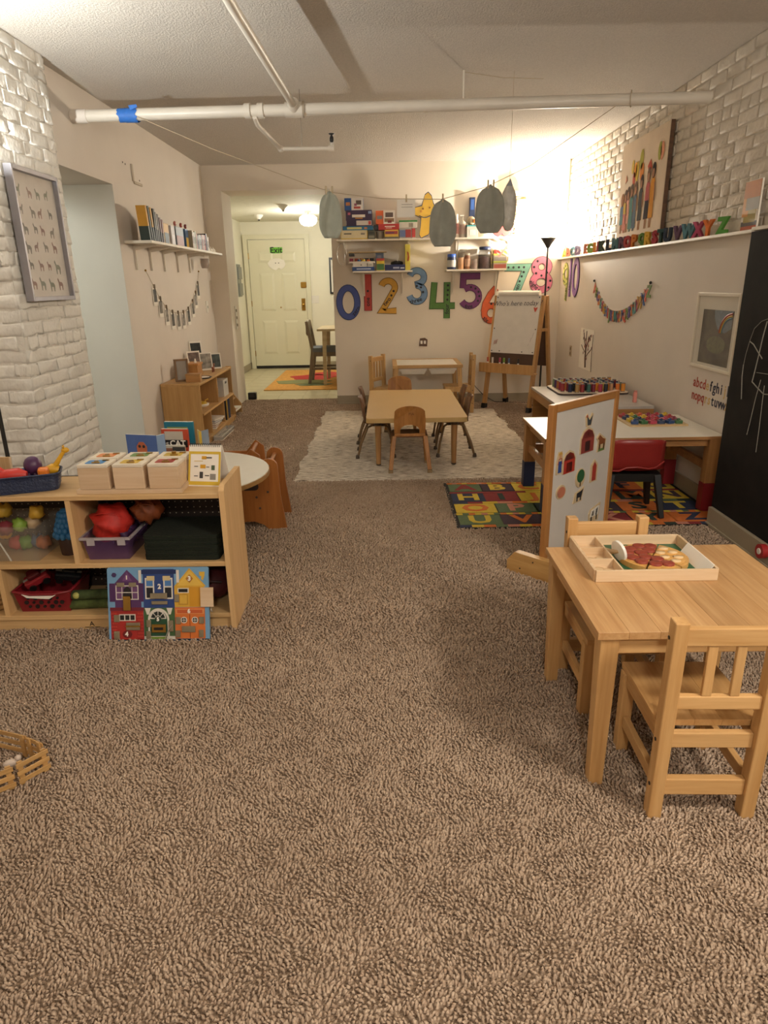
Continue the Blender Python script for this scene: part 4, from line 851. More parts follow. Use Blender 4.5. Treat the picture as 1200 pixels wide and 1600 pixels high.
text('lettering', "Who's here today ?", 0.073, (-0.01, on_board(1.105), 1.105), (pi / 2 - TL, R(-1.2), 0), INK, ez, extrude=0.0004, shear=0.25, offset=-0.0005)
text('heart_mark', 'v', 0.07, (0.215, on_board(1.05), 1.05), (pi / 2 - TL, 0, 0), flat_mat('#c0503c'), ez, extrude=0.0006, offset=0.006)
ob('scribble', MB().tube([(-0.235 + 0.006 * k, on_board(0.69 + 0.02 * (k % 3)) - .001, 0.68 + 0.022 * (k % 3) + .002 * k) for k in range(9)], 0.0018, 5), flat_mat('#b8573c'), ez)
ob('scribble', MB().tube([(0.16 + 0.012 * k, on_board(0.66 + 0.025 * k) - .001, 0.64 + 0.03 * k - .02 * (k % 2)) for k in range(7)], 0.0012, 5), flat_mat('#9a9690'), ez)
for x in (-0.245, 0.245):
    for z in (0.62, 0.85, 1.165): ob('screw', MB().cyl((x, on_board(z) - .003, z), (x, on_board(z) + .002, z), 0.006, n=8), BLACK, ez)
for (xx, zz) in ((-0.15, 0.62), (0.12, 0.62)): ob('screw', MB().cyl((xx, on_board(zz) - .003, zz), (xx, on_board(zz) + .002, zz), 0.006, n=8), BLACK, ez)
ob('backing_panel', MB().box(-hw + 0.017, hw - 0.017, fy(0.5) + 0.0, fy(0.5) + 0.006, 0.46, 0.60), PANEL, ez)
ob('marker_tray', MB().box(-0.33, 0.33, -0.275, -0.255, 0.40, 0.50).box(-0.33, 0.33, -0.255, fy(0.45) - 0.03, 0.40, 0.415), EW, ez, bevel=0.003)
rp_ = MB(); rp_.add([(-hw + .02, 0.19, 0.45), (hw - .02, 0.19, 0.45), (hw - .02, 0.075, 0.98), (-hw + .02, 0.075, 0.98), (-hw + .02, 0.196, 0.45), (hw - .02, 0.196, 0.45), (hw - .02, 0.081, 0.98), (-hw + .02, 0.081, 0.98)], [(0, 1, 2, 3), (7, 6, 5, 4), (0, 4, 5, 1), (1, 5, 6, 2), (2, 6, 7, 3), (3, 7, 4, 0)])
ob('rear_panel', rp_, PANEL, ez)
ob('side_brace', MB().box(hw - 0.012, hw + 0.012, fy(0.84), -fy(0.84), 0.825, 0.855), EW, ez)
ob('paper_roll', MB().cyl((-0.24, -0.05, 1.205), (0.24, -0.05, 1.205), 0.027, n=18), PAPER, ez)
for k, (x, c) in enumerate(((-0.24, '#c05a3c'), (-0.18, '#d8d2c8'), (-0.09, '#b3465a'), (-0.04, '#6d9a3a'), (0.02, '#5a6a8a'), (0.13, '#2a2828'))):
    t = thing('marker', {0: 'orange red', 1: 'white', 2: 'pink', 3: 'green', 4: 'blue grey', 5: 'black'}[k] + ' capped marker standing in the easel tray', 'marker', (0, 0, 0), group='markers in the easel tray')
    mm = ez.matrix_basis @ Matrix.Translation((x, -0.247 + 0.004, 0.416)); t.matrix_basis = mm
    ob('barrel', MB().cyl((0, 0, 0), (0, 0, 0.095), 0.010, n=10), WHITE, t)
    ob('cap', MB().cyl((0, 0, 0.095), (0, 0, 0.142), 0.0108, n=10), flat_mat(c), t)
cb = thing('power_cord', 'black power cord trailing along the back wall under the easel', 'cord', (0.98, 7.80, 0.0))
ob('cable', MB().tube([(0, 0.02, 0.25), (0.08, 0.0, 0.16), (0.16, -0.02, 0.08), (0.28, -0.03, 0.012), (0.5, -0.05, 0.006), (0.75, -0.1, 0.006)], 0.004, 6), BLACK, cb)
ob('plug', MB().box(-0.015, 0.015, 0.01, 0.045, 0.24, 0.275), BLACK, cb, bevel=0.003)
# ------------------------------------------------------------------ little slat-back chairs
CW = wood('chair_wood', '#d0a66f', '#b88a51', 'Z', objvar=0.07)
CWX = wood('chair_wood_x', '#d4ab74', '#bb8d54', 'X', objvar=0.07)
CWY = wood('chair_wood_y', '#cda26b', '#b4864d', 'Y', objvar=0.08)
def slat_chair(label, loc, rz, W=0.27, D=0.28, SH=0.275, H=0.57, mats=(CW, CWX, CWY), slats=2, group='small slat-back wooden chairs'):
    # faces local +y, back posts at local y = 0
    a, bx_, by_ = mats
    t = thing('slat_chair', label, 'chair', loc, rz, group=group)
    p = 0.034; w = W / 2
    for s in (-1, 1):
        ob('back_post', MB().beam((s * (w - p / 2), 0, 0), (s * (w - p / 2), -0.012, H), p, p * 1.1, (0, 1, 0)), a, t, bevel=0.003)
        ob('front_leg', MB().beam((s * (w - p / 2), D - p / 2, 0), (s * (w - p / 2), D - p / 2, SH - 0.018), p, p, (0, 1, 0)), a, t, bevel=0.003)
        ob('side_stretcher', MB().box(s * (w - p / 2) - 0.009, s * (w - p / 2) + 0.009, 0.018, D - p - 0.001, 0.085, 0.12), by_, t, bevel=0.002)
        ob('side_rail', MB().box(s * (w - p / 2) - 0.009, s * (w - p / 2) + 0.009, 0.018, D - p - 0.001, SH - 0.055, SH - 0.0185), by_, t, bevel=0.002)
        for z in (0.10, SH - 0.04, H - 0.05): ob('bolt', MB().cyl((s * w - 0.001 * s, -0.003, z), (s * (w + 0.0015), -0.003, z), 0.005, n=8), BLACK, t)
    iw = w - p
    ob('top_rail', MB().box(-iw, iw, -0.021, -0.003, H - 0.065, H - 0.018), bx_, t, bevel=0.003)
    ob('lower_rail', MB().box(-iw, iw, -0.018, 0.0, SH + 0.055, SH + 0.092), bx_, t, bevel=0.003)
    for k in range(slats):
        x = -iw + 2 * iw * (k + 1) / (slats + 1)
        ob('slat', MB().box(x - 0.0115, x + 0.0115, -0.017, -0.006, SH + 0.092, H - 0.065), a, t, bevel=0.002)
    ob('seat_rail', MB().box(-iw, iw, -0.010, 0.010, SH - 0.062, SH - 0.0185), bx_, t, bevel=0.003)
    ob('front_rail', MB().box(-iw, iw, D - p / 2 - 0.01, D - p / 2 + 0.01, SH - 0.062, SH - 0.0185), bx_, t, bevel=0.003)
    ob('stretcher', MB().box(-iw, iw, -0.011, 0.011, 0.07, 0.118), bx_, t, bevel=0.003)
    n = 3
    for k in range(n):
        x0 = -iw - 0.001 + (2 * iw + 0.002) * k / n; x1 = -iw - 0.001 + (2 * iw + 0.002) * (k + 1) / n
        ob('seat_plank', MB().box(x0 - (0.028 if k == 0 else 0), x1 + (0.028 if k == n - 1 else 0), 0.020, D + 0.008, SH - 0.018, SH) if True else None, by_, t, bevel=0.0012)
    return t
# ------------------------------------------------------------------ near right table
tw = thing('play_table', 'square light wooden table at the near right with pizza tray on it', 'table', (0.84, 1.79, 0))
TX, TY, TZ = 0.315, 0.29, 0.482
np_ = 8
for k in range(np_):
    x0 = -TX + 2 * TX * k / np_; x1 = -TX + 2 * TX * (k + 1) / np_
    ob('plank', MB().box(x0 + 0.0002, x1 - 0.0002, -TY, TY, TZ - 0.021, TZ), wood('table_plank', '#c69e6d', '#a87c4b', 'Y', objvar=0.11, rough=0.5), tw, bevel=0.0006, seg=1)
for sx_ in (-1, 1):
    for sy_ in (-1, 1):
        ob('leg', MB().beam((sx_ * (TX - 0.038), sy_ * (TY - 0.036), 0), (sx_ * (TX - 0.036), sy_ * (TY - 0.034), TZ - 0.021), 0.038, 0.038, (0, 1, 0), 0.05, 0.05), CW, tw, bevel=0.003)
for s in (-1, 1):
    ob('apron', MB().box(-TX + 0.062, TX - 0.062, s * (TY - 0.034) - 0.009, s * (TY - 0.034) + 0.009, TZ - 0.075, TZ - 0.0215), CWX, tw, bevel=0.002)
    ob('apron', MB().box(s * (TX - 0.036) - 0.009, s * (TX - 0.036) + 0.009, -TY + 0.062, TY - 0.062, TZ - 0.075, TZ - 0.0215), CWY, tw, bevel=0.002)
slat_chair('wooden slat-back chair in the right foreground seen from behind', (0.795, 1.405, 0), R(-1.5), D=0.285)
slat_chair('wooden slat-back chair pushed in at the far side of the near table', (0.738, 2.118, 0), pi, D=0.285)
# ------------------------------------------------------------------ pizza tray
TRAYW = wood('pale_tray', '#e2c9a6', '#d0ae84', 'X', objvar=0.04)
tr = thing('pizza_tray', 'pale wooden compartment tray with toy pizza on the near table', 'tray', (0.785, 1.945, TZ))
hx, hy = 0.178, 0.142; h = 0.036
ob('tray_base', MB().box(-hx, hx, -hy, hy, 0.0, 0.005), TRAYW, tr)
for s in (-1, 1):
    ob('long_side', MB().box(-hx, hx, s * hy - 0.0045, s * hy + 0.0045, 0.0005, h), TRAYW, tr, bevel=0.001)
    ob('short_side', MB().box(s * hx - 0.0045, s * hx + 0.0045, -hy + 0.0046, hy - 0.0046, 0.0005, h), TRAYW, tr, bevel=0.001)
ob('divider', MB().box(-0.098, -0.093, -hy + 0.005, hy - 0.005, 0.005, h - 0.003), TRAYW, tr)
for y in (-0.048, 0.046): ob('divider', MB().box(-hx + 0.005, -0.0985, y - 0.0025, y + 0.0025, 0.005, h - 0.003), TRAYW, tr)
ob('green_mat', MB().box(-0.085, 0.168, -hy + 0.01, hy - 0.01, 0.005, 0.0065), flat_mat('#2a5a3c'), tr)
CRUST = mat('toy_crust', '#c99a55', var=0.12, scale=60); SAUCE = mat('toy_pizza', '#d0a05a', var=0.2, scale=60); PEP = mat('toy_pepperoni', '#8e3b28', var=0.2, scale=90)
PX, PY = 0.785 + 0.04, 1.945 - 0.005
for k in range(6):
    plain = k in (5, 0)
    a0, a1 = 2 * pi * k / 6 + 0.03, 2 * pi * (k + 1) / 6 - 0.03
    t = thing('pizza_slice', ['right plain cheese slice of the toy pizza', 'far right pepperoni slice of the toy pizza', 'far left pepperoni slice of the toy pizza', 'left pepperoni slice of the toy pizza', 'near left pepperoni slice of the toy pizza', 'near right plain cheese slice of the toy pizza'][k], 'toy food', (PX, PY, TZ + 0.0066), group='slices of the toy pizza')
    ob('crust', MB().prism([(0.004 * cos((a0 + a1) / 2), 0.004 * sin((a0 + a1) / 2))] + circle(0, 0, 0.104, 9, a0=a0, a1=a1), 0, 0.016, 'XY'), CRUST, t)
    ob('topping', MB().prism([(0.008 * cos((a0 + a1) / 2), 0.008 * sin((a0 + a1) / 2))] + circle(0, 0, 0.094, 9, a0=a0 + .04, a1=a1 - .04), 0.016, 0.0175, 'XY'), SAUCE, t)
    for rr, aa in ((0.035, .5), (0.072, .25), (0.074, .75)):
        an = a0 + (a1 - a0) * aa
        if plain: ob('cheese', MB().lathe([(0.014, 0.0175), (0.014, 0.021), (0.001, 0.022)], (rr * cos(an), rr * sin(an), 0), n=10, sx=1.1, sy=.8), flat_mat('#d8b98a'), t)
        else: ob('pepperoni', MB().lathe([(0.0195, 0.0175), (0.0195, 0.0225), (0.016, 0.024), (0.001, 0.024)], (rr * cos(an), rr * sin(an), 0), n=14), PEP, t)
t = thing('pizza_cutter', 'white toy pizza wheel leaning on the tray divider', 'toy', (0.785 - 0.068, 1.945 - 0.01, TZ + 0.0072), 0.3)
ob('wheel', MB().cyl((-0.004, 0, 0.034), (0.004, 0.0, 0.036), 0.034, n=22), WHITE, t)
ob('handle', MB().tube([(0.0, 0.0, 0.034), (-0.005, 0.035, 0.02), (-0.006, 0.085, 0.012)], [0.006, 0.009, 0.008], 8), mat('toy_wood', '#c9a67c'), t)
t = thing('toy_spatula', 'white toy serving board leaning on the tray right side', 'toy', (0.785 + 0.158, 1.945 - 0.03, TZ + 0.0066))
ob('blade', MB().add([(-0.012, -0.10, 0.0), (-0.012, 0.08, 0.0), (0.012, 0.08, 0.036), (0.012, -0.10, 0.036), (-0.009, -0.10, 0.0), (-0.009, 0.08, 0.0), (0.0145, 0.08, 0.036), (0.0145, -0.10, 0.036)], [(0, 1, 2, 3), (7, 6, 5, 4), (0, 4, 5, 1), (1, 5, 6, 2), (2, 6, 7, 3), (3, 7, 4, 0)]), PAPER, t)
for k, (x, y) in enumerate(((-0.14, -0.1), (-0.125, -0.09), (-0.15, -0.085), (-0.14, 0.0), (-0.12, 0.005), (-0.155, -0.01))):
    t = thing('toy_topping', ('thin tan wooden topping disc in the near compartment' if k < 3 else 'thin tan wooden topping disc in the middle compartment'), 'toy food', (0.785 + x, 1.945 + y, TZ + 0.0052 + (k % 3) * 0.0035), group='topping discs in the near compartment' if k < 3 else 'topping discs in the middle compartment')
    ob('disc', MB().cyl((0, 0, 0), (0, 0, 0.0032), 0.017, n=12), mat('toy_wood', '#c9a67c'), t)
    ob('mark', MB().cyl((0, 0, 0.0032), (0, 0, 0.0034), 0.011, n=10), flat_mat('#d6b98e'), t)
# ------------------------------------------------------------------ magnet board
MW = wood('board_frame_wood', '#b9834a', '#9c6632', 'Z')
mg = thing('magnet_board', 'tall white magnetic board in a wooden frame standing on feet', 'board', (0.715, 2.90, 0), math.atan2(0.41, 0.425))
LB = 0.585; HB = 0.812
ob('left_post', MB().box(-0.0, 0.034, -0.014, 0.014, 0.0, HB), MW, mg, bevel=0.003)
ob('right_post', MB().box(LB - 0.034, LB, -0.014, 0.014, 0.0, HB), MW, mg, bevel=0.003)
ob('top_rail', MB().box(0.034, LB - 0.034, -0.014, 0.014, HB - 0.036, HB), wood('board_frame_wood_x', '#b9834a', '#9c6632', 'X'), mg, bevel=0.003)
ob('bottom_rail', MB().box(0.034, LB - 0.034, -0.014, 0.014, 0.05, 0.086), wood('board_frame_wood_x', '#b9834a', '#9c6632', 'X'), mg, bevel=0.003)
ob('white_panel', MB().box(0.034, LB - 0.034, -0.006, 0.006, 0.086, HB - 0.036), mat('magnet_white', '#cfc9c0', rough=0.3, var=0.02), mg)
for x in (-0.0195, LB + 0.0195):
    ob('foot', MB().prism([(-0.165, 0.0), (0.165, 0.0), (0.165, 0.055), (0.125, 0.105), (-0.125, 0.105), (-0.165, 0.055)], x - 0.0185, x + 0.0185, 'YZ'), wood('foot_wood', '#c9a064', '#ad8146', 'Y'), mg, bevel=0.003)
for y, z in ((-0.10, 0.05), (-0.10, 0.075), (0.02, 0.08), (0.09, 0.03)): ob('screw', MB().cyl((-0.0395, y, z), (-0.037, y, z), 0.004, n=8), BLACK, mg)
TANE = flat_mat('#cbb48e')
def magnet(name, label, x, z, parts):
    t = thing(name, label, 'magnet'); t.matrix_basis = mg.matrix_basis @ Matrix.Translation((x, -0.0062, z))
    ob('backing', MB().prism(parts[0][1], -0.0045, 0.0), TANE, t)
    for nm, poly, c in parts[1:]: ob(nm, MB().prism(poly, -0.0055, -0.0045), flat_mat(c), t)
barn = lambda w, h: [(-w, 0), (w, 0), (w, h * .62), (w * .62, h * .88), (0, h), (-w * .62, h * .88), (-w, h * .62)]
magnet('barn_magnet', 'large red barn magnet near the top of the white board', 0.319, 0.548, [('b', barn(.062, .122)), ('barn_front', barn(.056, .112), '#8e4038'), ('barn_roof', [(-.056, .07), (.056, .07), (.036, .10), (0, .112), (-.036, .10)], '#a4544a'), ('barn_door', [(-.022, .006), (.022, .006), (.022, .055), (-.022, .055)], '#4a3430'), ('window', circle(0, .09, .009, 10), '#2e2624')])
magnet('rooster_magnet', 'rooster magnet above the large barn', 0.32, 0.672, [('b', [(-.022, .0), (.02, .0), (.034, .055), (.022, .062), (.002, .035), (-.02, .062), (-.034, .05)]), ('body', [(-.014, .006), (.014, .006), (.026, .05), (.0, .03), (-.024, .052)], '#454a4e'), ('comb', circle(-.024, .05, .007, 8), '#a04438')])
magnet('horse_magnet', 'brown horse magnet right of the large barn', 0.452, 0.53, [('b', [(-.036, 0), (.036, 0), (.044, .055), (.02, .07), (-.02, .092), (-.048, .07), (-.03, .05)]), ('body', [(-.026, .035), (.032, .035), (.034, .056), (.008, .064), (-.02, .084), (-.038, .068), (-.024, .056)], '#8a5230'), ('foreleg', [(-.024, .004), (-.012, .004), (-.01, .036), (-.024, .036)], '#5a3c22'), ('hindleg', [(.016, .004), (.028, .004), (.032, .036), (.018, .036)], '#5a3c22'), ('grass', [(-.03, .002), (.03, .002), (.02, .014), (-.02, .014)], '#6d8a4a')])
magnet('farmer_magnet', 'farmer figure magnet in blue overalls at the left', 0.088, 0.487, [('b', [(-.026, 0), (.024, 0), (.026, .06), (.014, .104), (-.014, .104), (-.026, .06)]), ('overalls', [(-.014, .006), (.014, .006), (.013, .06), (-.013, .06)], '#2c4a8c'), ('shirt', [(-.02, .045), (-.013, .045), (-.01, .07), (.01, .07), (.013, .045), (.02, .045), (.012, .074), (-.012, .074)], '#a8483c'), ('face', circle(0, .083, .011, 12), '#c99a70'), ('hat', [(-.018, .09), (.018, .09), (.008, .102), (-.008, .102)], '#c9a04a')])
magnet('small_barn_magnet', 'small red barn magnet beside the farmer', 0.168, 0.478, [('b', barn(.054, .108)), ('barn_front', barn(.047, .098), '#b03a2c'), ('barn_roof', [(-.047, .062), (.047, .062), (.03, .088), (0, .098), (-.03, .088)], '#6a3a34'), ('barn_door', [(-.024, .005), (.024, .005), (.024, .05), (-.024, .05)], '#241e1c')])
magnet('silo_magnet', 'tall narrow red silo magnet at the right', 0.404, 0.385, [('b', [(-.032, 0), (.032, 0), (.032, .085), (0, .112), (-.032, .085)]), ('silo', [(-.018, .006), (.018, .006), (.018, .08), (0, .1), (-.018, .08)], '#a83f32')])
magnet('tree_magnet', 'green tree magnet above the spotted horse', 0.28, 0.384, [('b', circle(0, .045, .042, 18, .047)), ('crown', circle(0, .055, .033, 16, .032), '#2f5f3a'), ('trunk', [(-.005, .004), (.005, .004), (.004, .03), (-.004, .03)], '#5a4028')])
magnet('spotted_horse_magnet', 'small dark horse magnet under the tree', 0.275, 0.31, [('b', [(-.046, 0), (.03, 0), (.04, .04), (.046, .07), (.02, .06), (-.03, .05)]), ('body', [(-.02, .022), (.024, .022), (.038, .06), (.018, .052), (-.018, .046)], '#2c2c30'), ('foreleg', [(.012, .006), (.022, .006), (.022, .024), (.012, .024)], '#2c2c30'), ('hindleg', [(-.018, .006), (-.008, .006), (-.008, .024), (-.018, .024)], '#2c2c30')])
magnet('pig_magnet', 'pink pig magnet at the lower left of the board', 0.115, 0.36, [('b', circle(0, .035, .04, 18, .034)), ('body', circle(0, .034, .034, 16, .026), '#bd7458'), ('snout', circle(-.022, .03, .01, 10), '#d09a80')])
magnet('cow_magnet', 'black and white cow magnet at the bottom right', 0.443, 0.168, [('b', [(-.05, 0), (.04, 0), (.05, .06), (.055, .09), (.03, .085), (-.04, .07), (-.054, .05)]), ('body', [(-.044, .03), (.034, .03), (.045, .075), (.03, .078), (-.036, .064)], '#e6e0d4'), ('patch', [(-.03, .034), (-.008, .034), (-.006, .06), (-.024, .062)], '#1c1a1a'), ('patch', [(.008, .032), (.026, .032), (.03, .07), (.012, .064)], '#1c1a1a'), ('foreleg', [(.016, .006), (.026, .006), (.026, .032), (.016, .032)], '#2a2828'), ('hindleg', [(-.034, .006), (-.022, .006), (-.022, .032), (-.034, .032)], '#2a2828')])
# ------------------------------------------------------------------ woven rag rug
def rug_mat():
    mt = bpy.data.materials.new('rag_rug'); mt.use_nodes = True
    N = mt.node_tree.nodes; L = mt.node_tree.links; b = N['Principled BSDF']; b.inputs['Roughness'].default_value = 0.95; b.inputs['Specular IOR Level'].default_value = 0.1
    tc = N.new('ShaderNodeTexCoord'); mp = N.new('ShaderNodeMapping'); mp.inputs['Scale'].default_value = (7.0, 75.0, 1.0)
    L.new(tc.outputs['Object'], mp.inputs['Vector'])
    n1 = N.new('ShaderNodeTexNoise'); n1.inputs['Scale'].default_value = 1.6; n1.inputs['Detail'].default_value = 4; n1.inputs['Roughness'].default_value = 0.75
    L.new(mp.outputs[0], n1.inputs['Vector'])
    rp = N.new('ShaderNodeValToRGB'); e = rp.color_ramp.elements
    e[0].position = 0.37; e[0].color = (*lin('#40362f'), 1); e[1].position = 0.46; e[1].color = (*lin('#c0b29e'), 1)
    x = e.new(0.54); x.color = (*lin('#e2d8c8'), 1); x = e.new(0.72); x.color = (*lin('#eee6d8'), 1)
    L.new(n1.outputs['Fac'], rp.inputs['Fac']); L.new(rp.outputs[0], b.inputs['Base Color'])
    bp = N.new('ShaderNodeBump'); bp.inputs['Strength'].default_value = 0.6; bp.inputs['Distance'].default_value = 0.01
    L.new(n1.outputs['Fac'], bp.inputs['Height']); L.new(bp.outputs['Normal'], b.inputs['Normal'])
    return mt
rg = thing('rag_rug', 'cream woven rag rug with dark flecks under the long table', 'rug', (0.27, 6.0, 0.0))
RX0, RX1, RY0, RY1 = -0.93, 0.93, -1.42, 1.33
nx, ny = 24, 90
vs = []; fs = []
for j in range(ny + 1):
    for i in range(nx + 1):
        x = RX0 + (RX1 - RX0) * i / nx; y = RY0 + (RY1 - RY0) * j / ny
        if i in (0, nx): x += random.uniform(-0.014, 0.014) + 0.012 * sin(j * 0.31)
        if j in (0, ny): y += random.uniform(-0.012, 0.012)
        x += -0.04 * (j / ny) * (1 if i > nx / 2 else 0)
        vs.append((x, y, 0.011 + 0.0022 * (j % 2) + random.uniform(-.0012, .0012)))
for j in range(ny):
    for i in range(nx): a = j * (nx + 1) + i; fs.append((a, a + 1, a + nx + 2, a + nx + 1))
mb = MB().add(vs, fs, True)
edge = [j * (nx + 1) + i for j, i in [(0, i) for i in range(nx + 1)] + [(j, nx) for j in range(1, ny + 1)] + [(ny, i) for i in range(nx - 1, -1, -1)] + [(j, 0) for j in range(ny - 1, 0, -1)]]
ev = [vs[k] for k in edge]; mb.add(ev + [(x, y, 0.0005) for x, y, z in ev], [(k, (k + 1) % len(ev), len(ev) + (k + 1) % len(ev), len(ev) + k) for k in range(len(ev))])
ob('weave', mb, rug_mat(), rg)
fr_ = MB()
for k in range(170):
    x = RX0 + (RX1 - RX0) * (k + random.random()) / 170
    for y, s in ((RY0, -1),): fr_.tube([(x, y, 0.008), (x + random.uniform(-.008, .008), y + s * random.uniform(.012, .035), 0.003)], 0.0022, 4)
ob('fringe', fr_, mat('fringe', '#cfc2ae', rough=0.95), rg, kind='stuff')
RZ = 0.0145
# ------------------------------------------------------------------ long table
LT = mat('laminate_tan', '#c9a873', rough=0.35, var=0.02, scale=3)
LTE = mat('laminate_edge', '#b89a63', rough=0.4)
LEGW = wood('table_leg_wood', '#a97f4e', '#8a6238', 'Z')
BRACK = mat('bracket_brown', '#4d3f31', rough=0.5)
lt = thing('activity_table', 'long low tan laminate table in the middle of the room', 'table', (0.225, 5.525, RZ))
tx, ty, tz = 0.37, 0.69, 0.382
ob('table_top', MB().prism(rrect(-tx, tx, -ty, ty, 0.03), tz - 0.004, tz, 'XY'), LT, lt)
ob('top_edge', MB().prism(rrect(-tx, tx, -ty, ty, 0.03), tz - 0.034, tz - 0.004, 'XY'), LTE, lt)
for s in (-1, 1):
    for q in (-1, 1):
        lx, ly = s * (tx - 0.085), q * (ty - 0.125)
        ob('leg_bracket', MB().lathe([(0.026, tz - 0.075), (0.03, tz - 0.06), (0.062, tz - 0.036), (0.062, tz - 0.0345)], (lx, ly, 0), n=12), BRACK, lt)
        ob('leg', MB().lathe([(0.0185, 0.012), (0.0245, tz - 0.07)], (lx, ly, 0), n=14), LEGW, lt)
        ob('glide', MB().lathe([(0.014, 0), (0.019, 0.004), (0.019, 0.0125)], (lx, ly, 0), n=12), BRACK, lt)
# ------------------------------------------------------------------ stacking chairs
SHELL = wood('shell_wood', '#b07a3e', '#8a5a28', 'Z', objvar=0.08)
SHELLD = wood('shell_dark', '#7c5330', '#5b3a20', 'X', objvar=0.06)
def arch_chair(label, loc, rz):
    # plywood back with an arched opening, faces local +y
    t = thing('arch_back_chair', label, 'chair', loc, rz, group='small wooden chairs at the long table')
    w, zb, zt = 0.112, 0.272, 0.482
    out = [(-w, zb)] + [(-w * 1.02, zb + 0.1)] + [(-w * cos(a) * 1.0, zt - 0.055 + 0.055 * sin(a)) for a in [pi / 2 * k / 6 for k in range(1, 6)]] + [(w * sin(a), zt - 0.055 + 0.055 * cos(a)) for a in [pi / 2 * k / 6 for k in range(0, 6)]] + [(w * 1.02, zb + 0.1), (w, zb)]
    hole = [(0.07, zb)] + [(0.07 * cos(a), zb + 0.028 + 0.045 * sin(a)) for a in [pi * k / 10 for k in range(11)]] + [(-0.07, zb)]
    o = ob('backrest', MB().prism(out + hole, -0.006, 0.006), SHELL, t, bevel=0.002)
    for v in o.data.vertices:
        v.co.y += -0.10 + (zt - v.co.z) * 0.12 + 0.10 * (v.co.x / w) ** 2 * 0.18
    ob('back_crossbar', MB().box(-w, w, -0.088, -0.068, zb - 0.012, zb + 0.006), SHELL, t, bevel=0.003)
    ob('seat', MB().prism(rrect(-0.13, 0.13, -0.085, 0.16, 0.04), zb - 0.022, zb - 0.009, 'XY'), SHELLD, t, bevel=0.004)
    for s in (-1, 1):
        ob('rear_leg', MB().beam((s * 0.142, -0.125, 0.02), (s * 0.112, -0.075, zb - 0.012), 0.03, 0.036, (0, 1, 0)), SHELL, t, bevel=0.003)
        ob('front_leg', MB().beam((s * 0.135, 0.155, 0.02), (s * 0.115, 0.12, zb - 0.022), 0.03, 0.034, (0, 1, 0)), SHELL, t, bevel=0.003)
        ob('glide', MB().box(s * 0.142 - 0.017, s * 0.142 + 0.017, -0.145, -0.107, 0.0, 0.021), mat('glide_tan', '#8a7452'), t)
        ob('glide', MB().box(s * 0.135 - 0.017, s * 0.135 + 0.017, 0.137, 0.173, 0.0, 0.021), mat('glide_tan', '#8a7452'), t)
    return t
ac = arch_chair('wooden chair with arched back at the near end of the long table', (0.172, 4.865, RZ), 0)
text('drawn_letters', 'PIA', 0.028, (0.01, -0.1085, 0.425), FACE_BACK, mat('pen_brown', '#6b431d'), ac, extrude=0.001)
arch_chair('wooden chair with rounded back at the far end of the long table', (0.135, 6.33, RZ), pi)
TUBE = mat('tube_bronze', '#7b6142', rough=0.4, metal=0.4)
def shell_chair(label, loc, rz):
    t = thing('shell_chair', label, 'chair', loc, rz, group='small wooden chairs at the long table')
    # one moulded shell: profile in (y, z), faces +y
    prof = [(0.15, 0.268), (0.14, 0.276), (0.08, 0.268), (0.0, 0.262), (-0.06, 0.266), (-0.095, 0.285), (-0.108, 0.32), (-0.112, 0.36), (-0.125, 0.42), (-0.142, 0.47)]
    mb = MB(); vs = []; cols = 9
    for k, (y, z) in enumerate(prof):
        wd = 0.135 if k < 5 else (0.125 - 0.004 * (k - 5)); wd = wd * (0.82 if k in (0, len(prof) - 1) else 1)
        for c in range(cols):
            u = c / (cols - 1) * 2 - 1
            vs.append((u * wd, y + (0.022 * u * u if k >= 6 else 0), z + (0.010 * u * u if k < 5 else 0)))
    mb.add(vs, [(k * cols + c, k * cols + c + 1, (k + 1) * cols + c + 1, (k + 1) * cols + c) for k in range(len(prof) - 1) for c in range(cols - 1)], True)
    o = ob('seat_shell', mb, SHELLD, t); md = o.modifiers.new('thick', 'SOLIDIFY'); md.thickness = 0.009; md.offset = 0
    for s in (-1, 1):
        ob('rear_leg', MB().tube([(s * 0.09, -0.03, 0.257), (s * 0.105, -0.07, 0.24), (s * 0.125, -0.12, 0.12), (s * 0.138, -0.15, 0.014)], 0.0095, 8), TUBE, t)
        ob('front_leg', MB().tube([(s * 0.09, 0.06, 0.257), (s * 0.105, 0.09, 0.24), (s * 0.12, 0.12, 0.12), (s * 0.128, 0.135, 0.014)], 0.0095, 8), TUBE, t)
        for y, x in ((-0.153, 0.139), (0.137, 0.129)): ob('glide', MB().lathe([(0.015, 0), (0.0165, 0.006), (0.013, 0.022), (0.010, 0.03)], (s * x, y, 0), n=10), BRACK, t)
    ob('seat_support', MB().box(-0.092, 0.092, -0.035, 0.065, 0.246, 0.2555), BRACK, t)
    return t
shell_chair('moulded wooden chair at the near left side of the long table', (-0.075, 5.32, RZ), -pi / 2)
shell_chair('moulded wooden chair at the far left side of the long table', (-0.09, 5.82, RZ), -pi / 2)
shell_chair('moulded wooden chair at the near right side of the long table', (0.545, 5.32, RZ), pi / 2)
shell_chair('moulded wooden chair at the far right side of the long table', (0.56, 5.82, RZ), pi / 2)
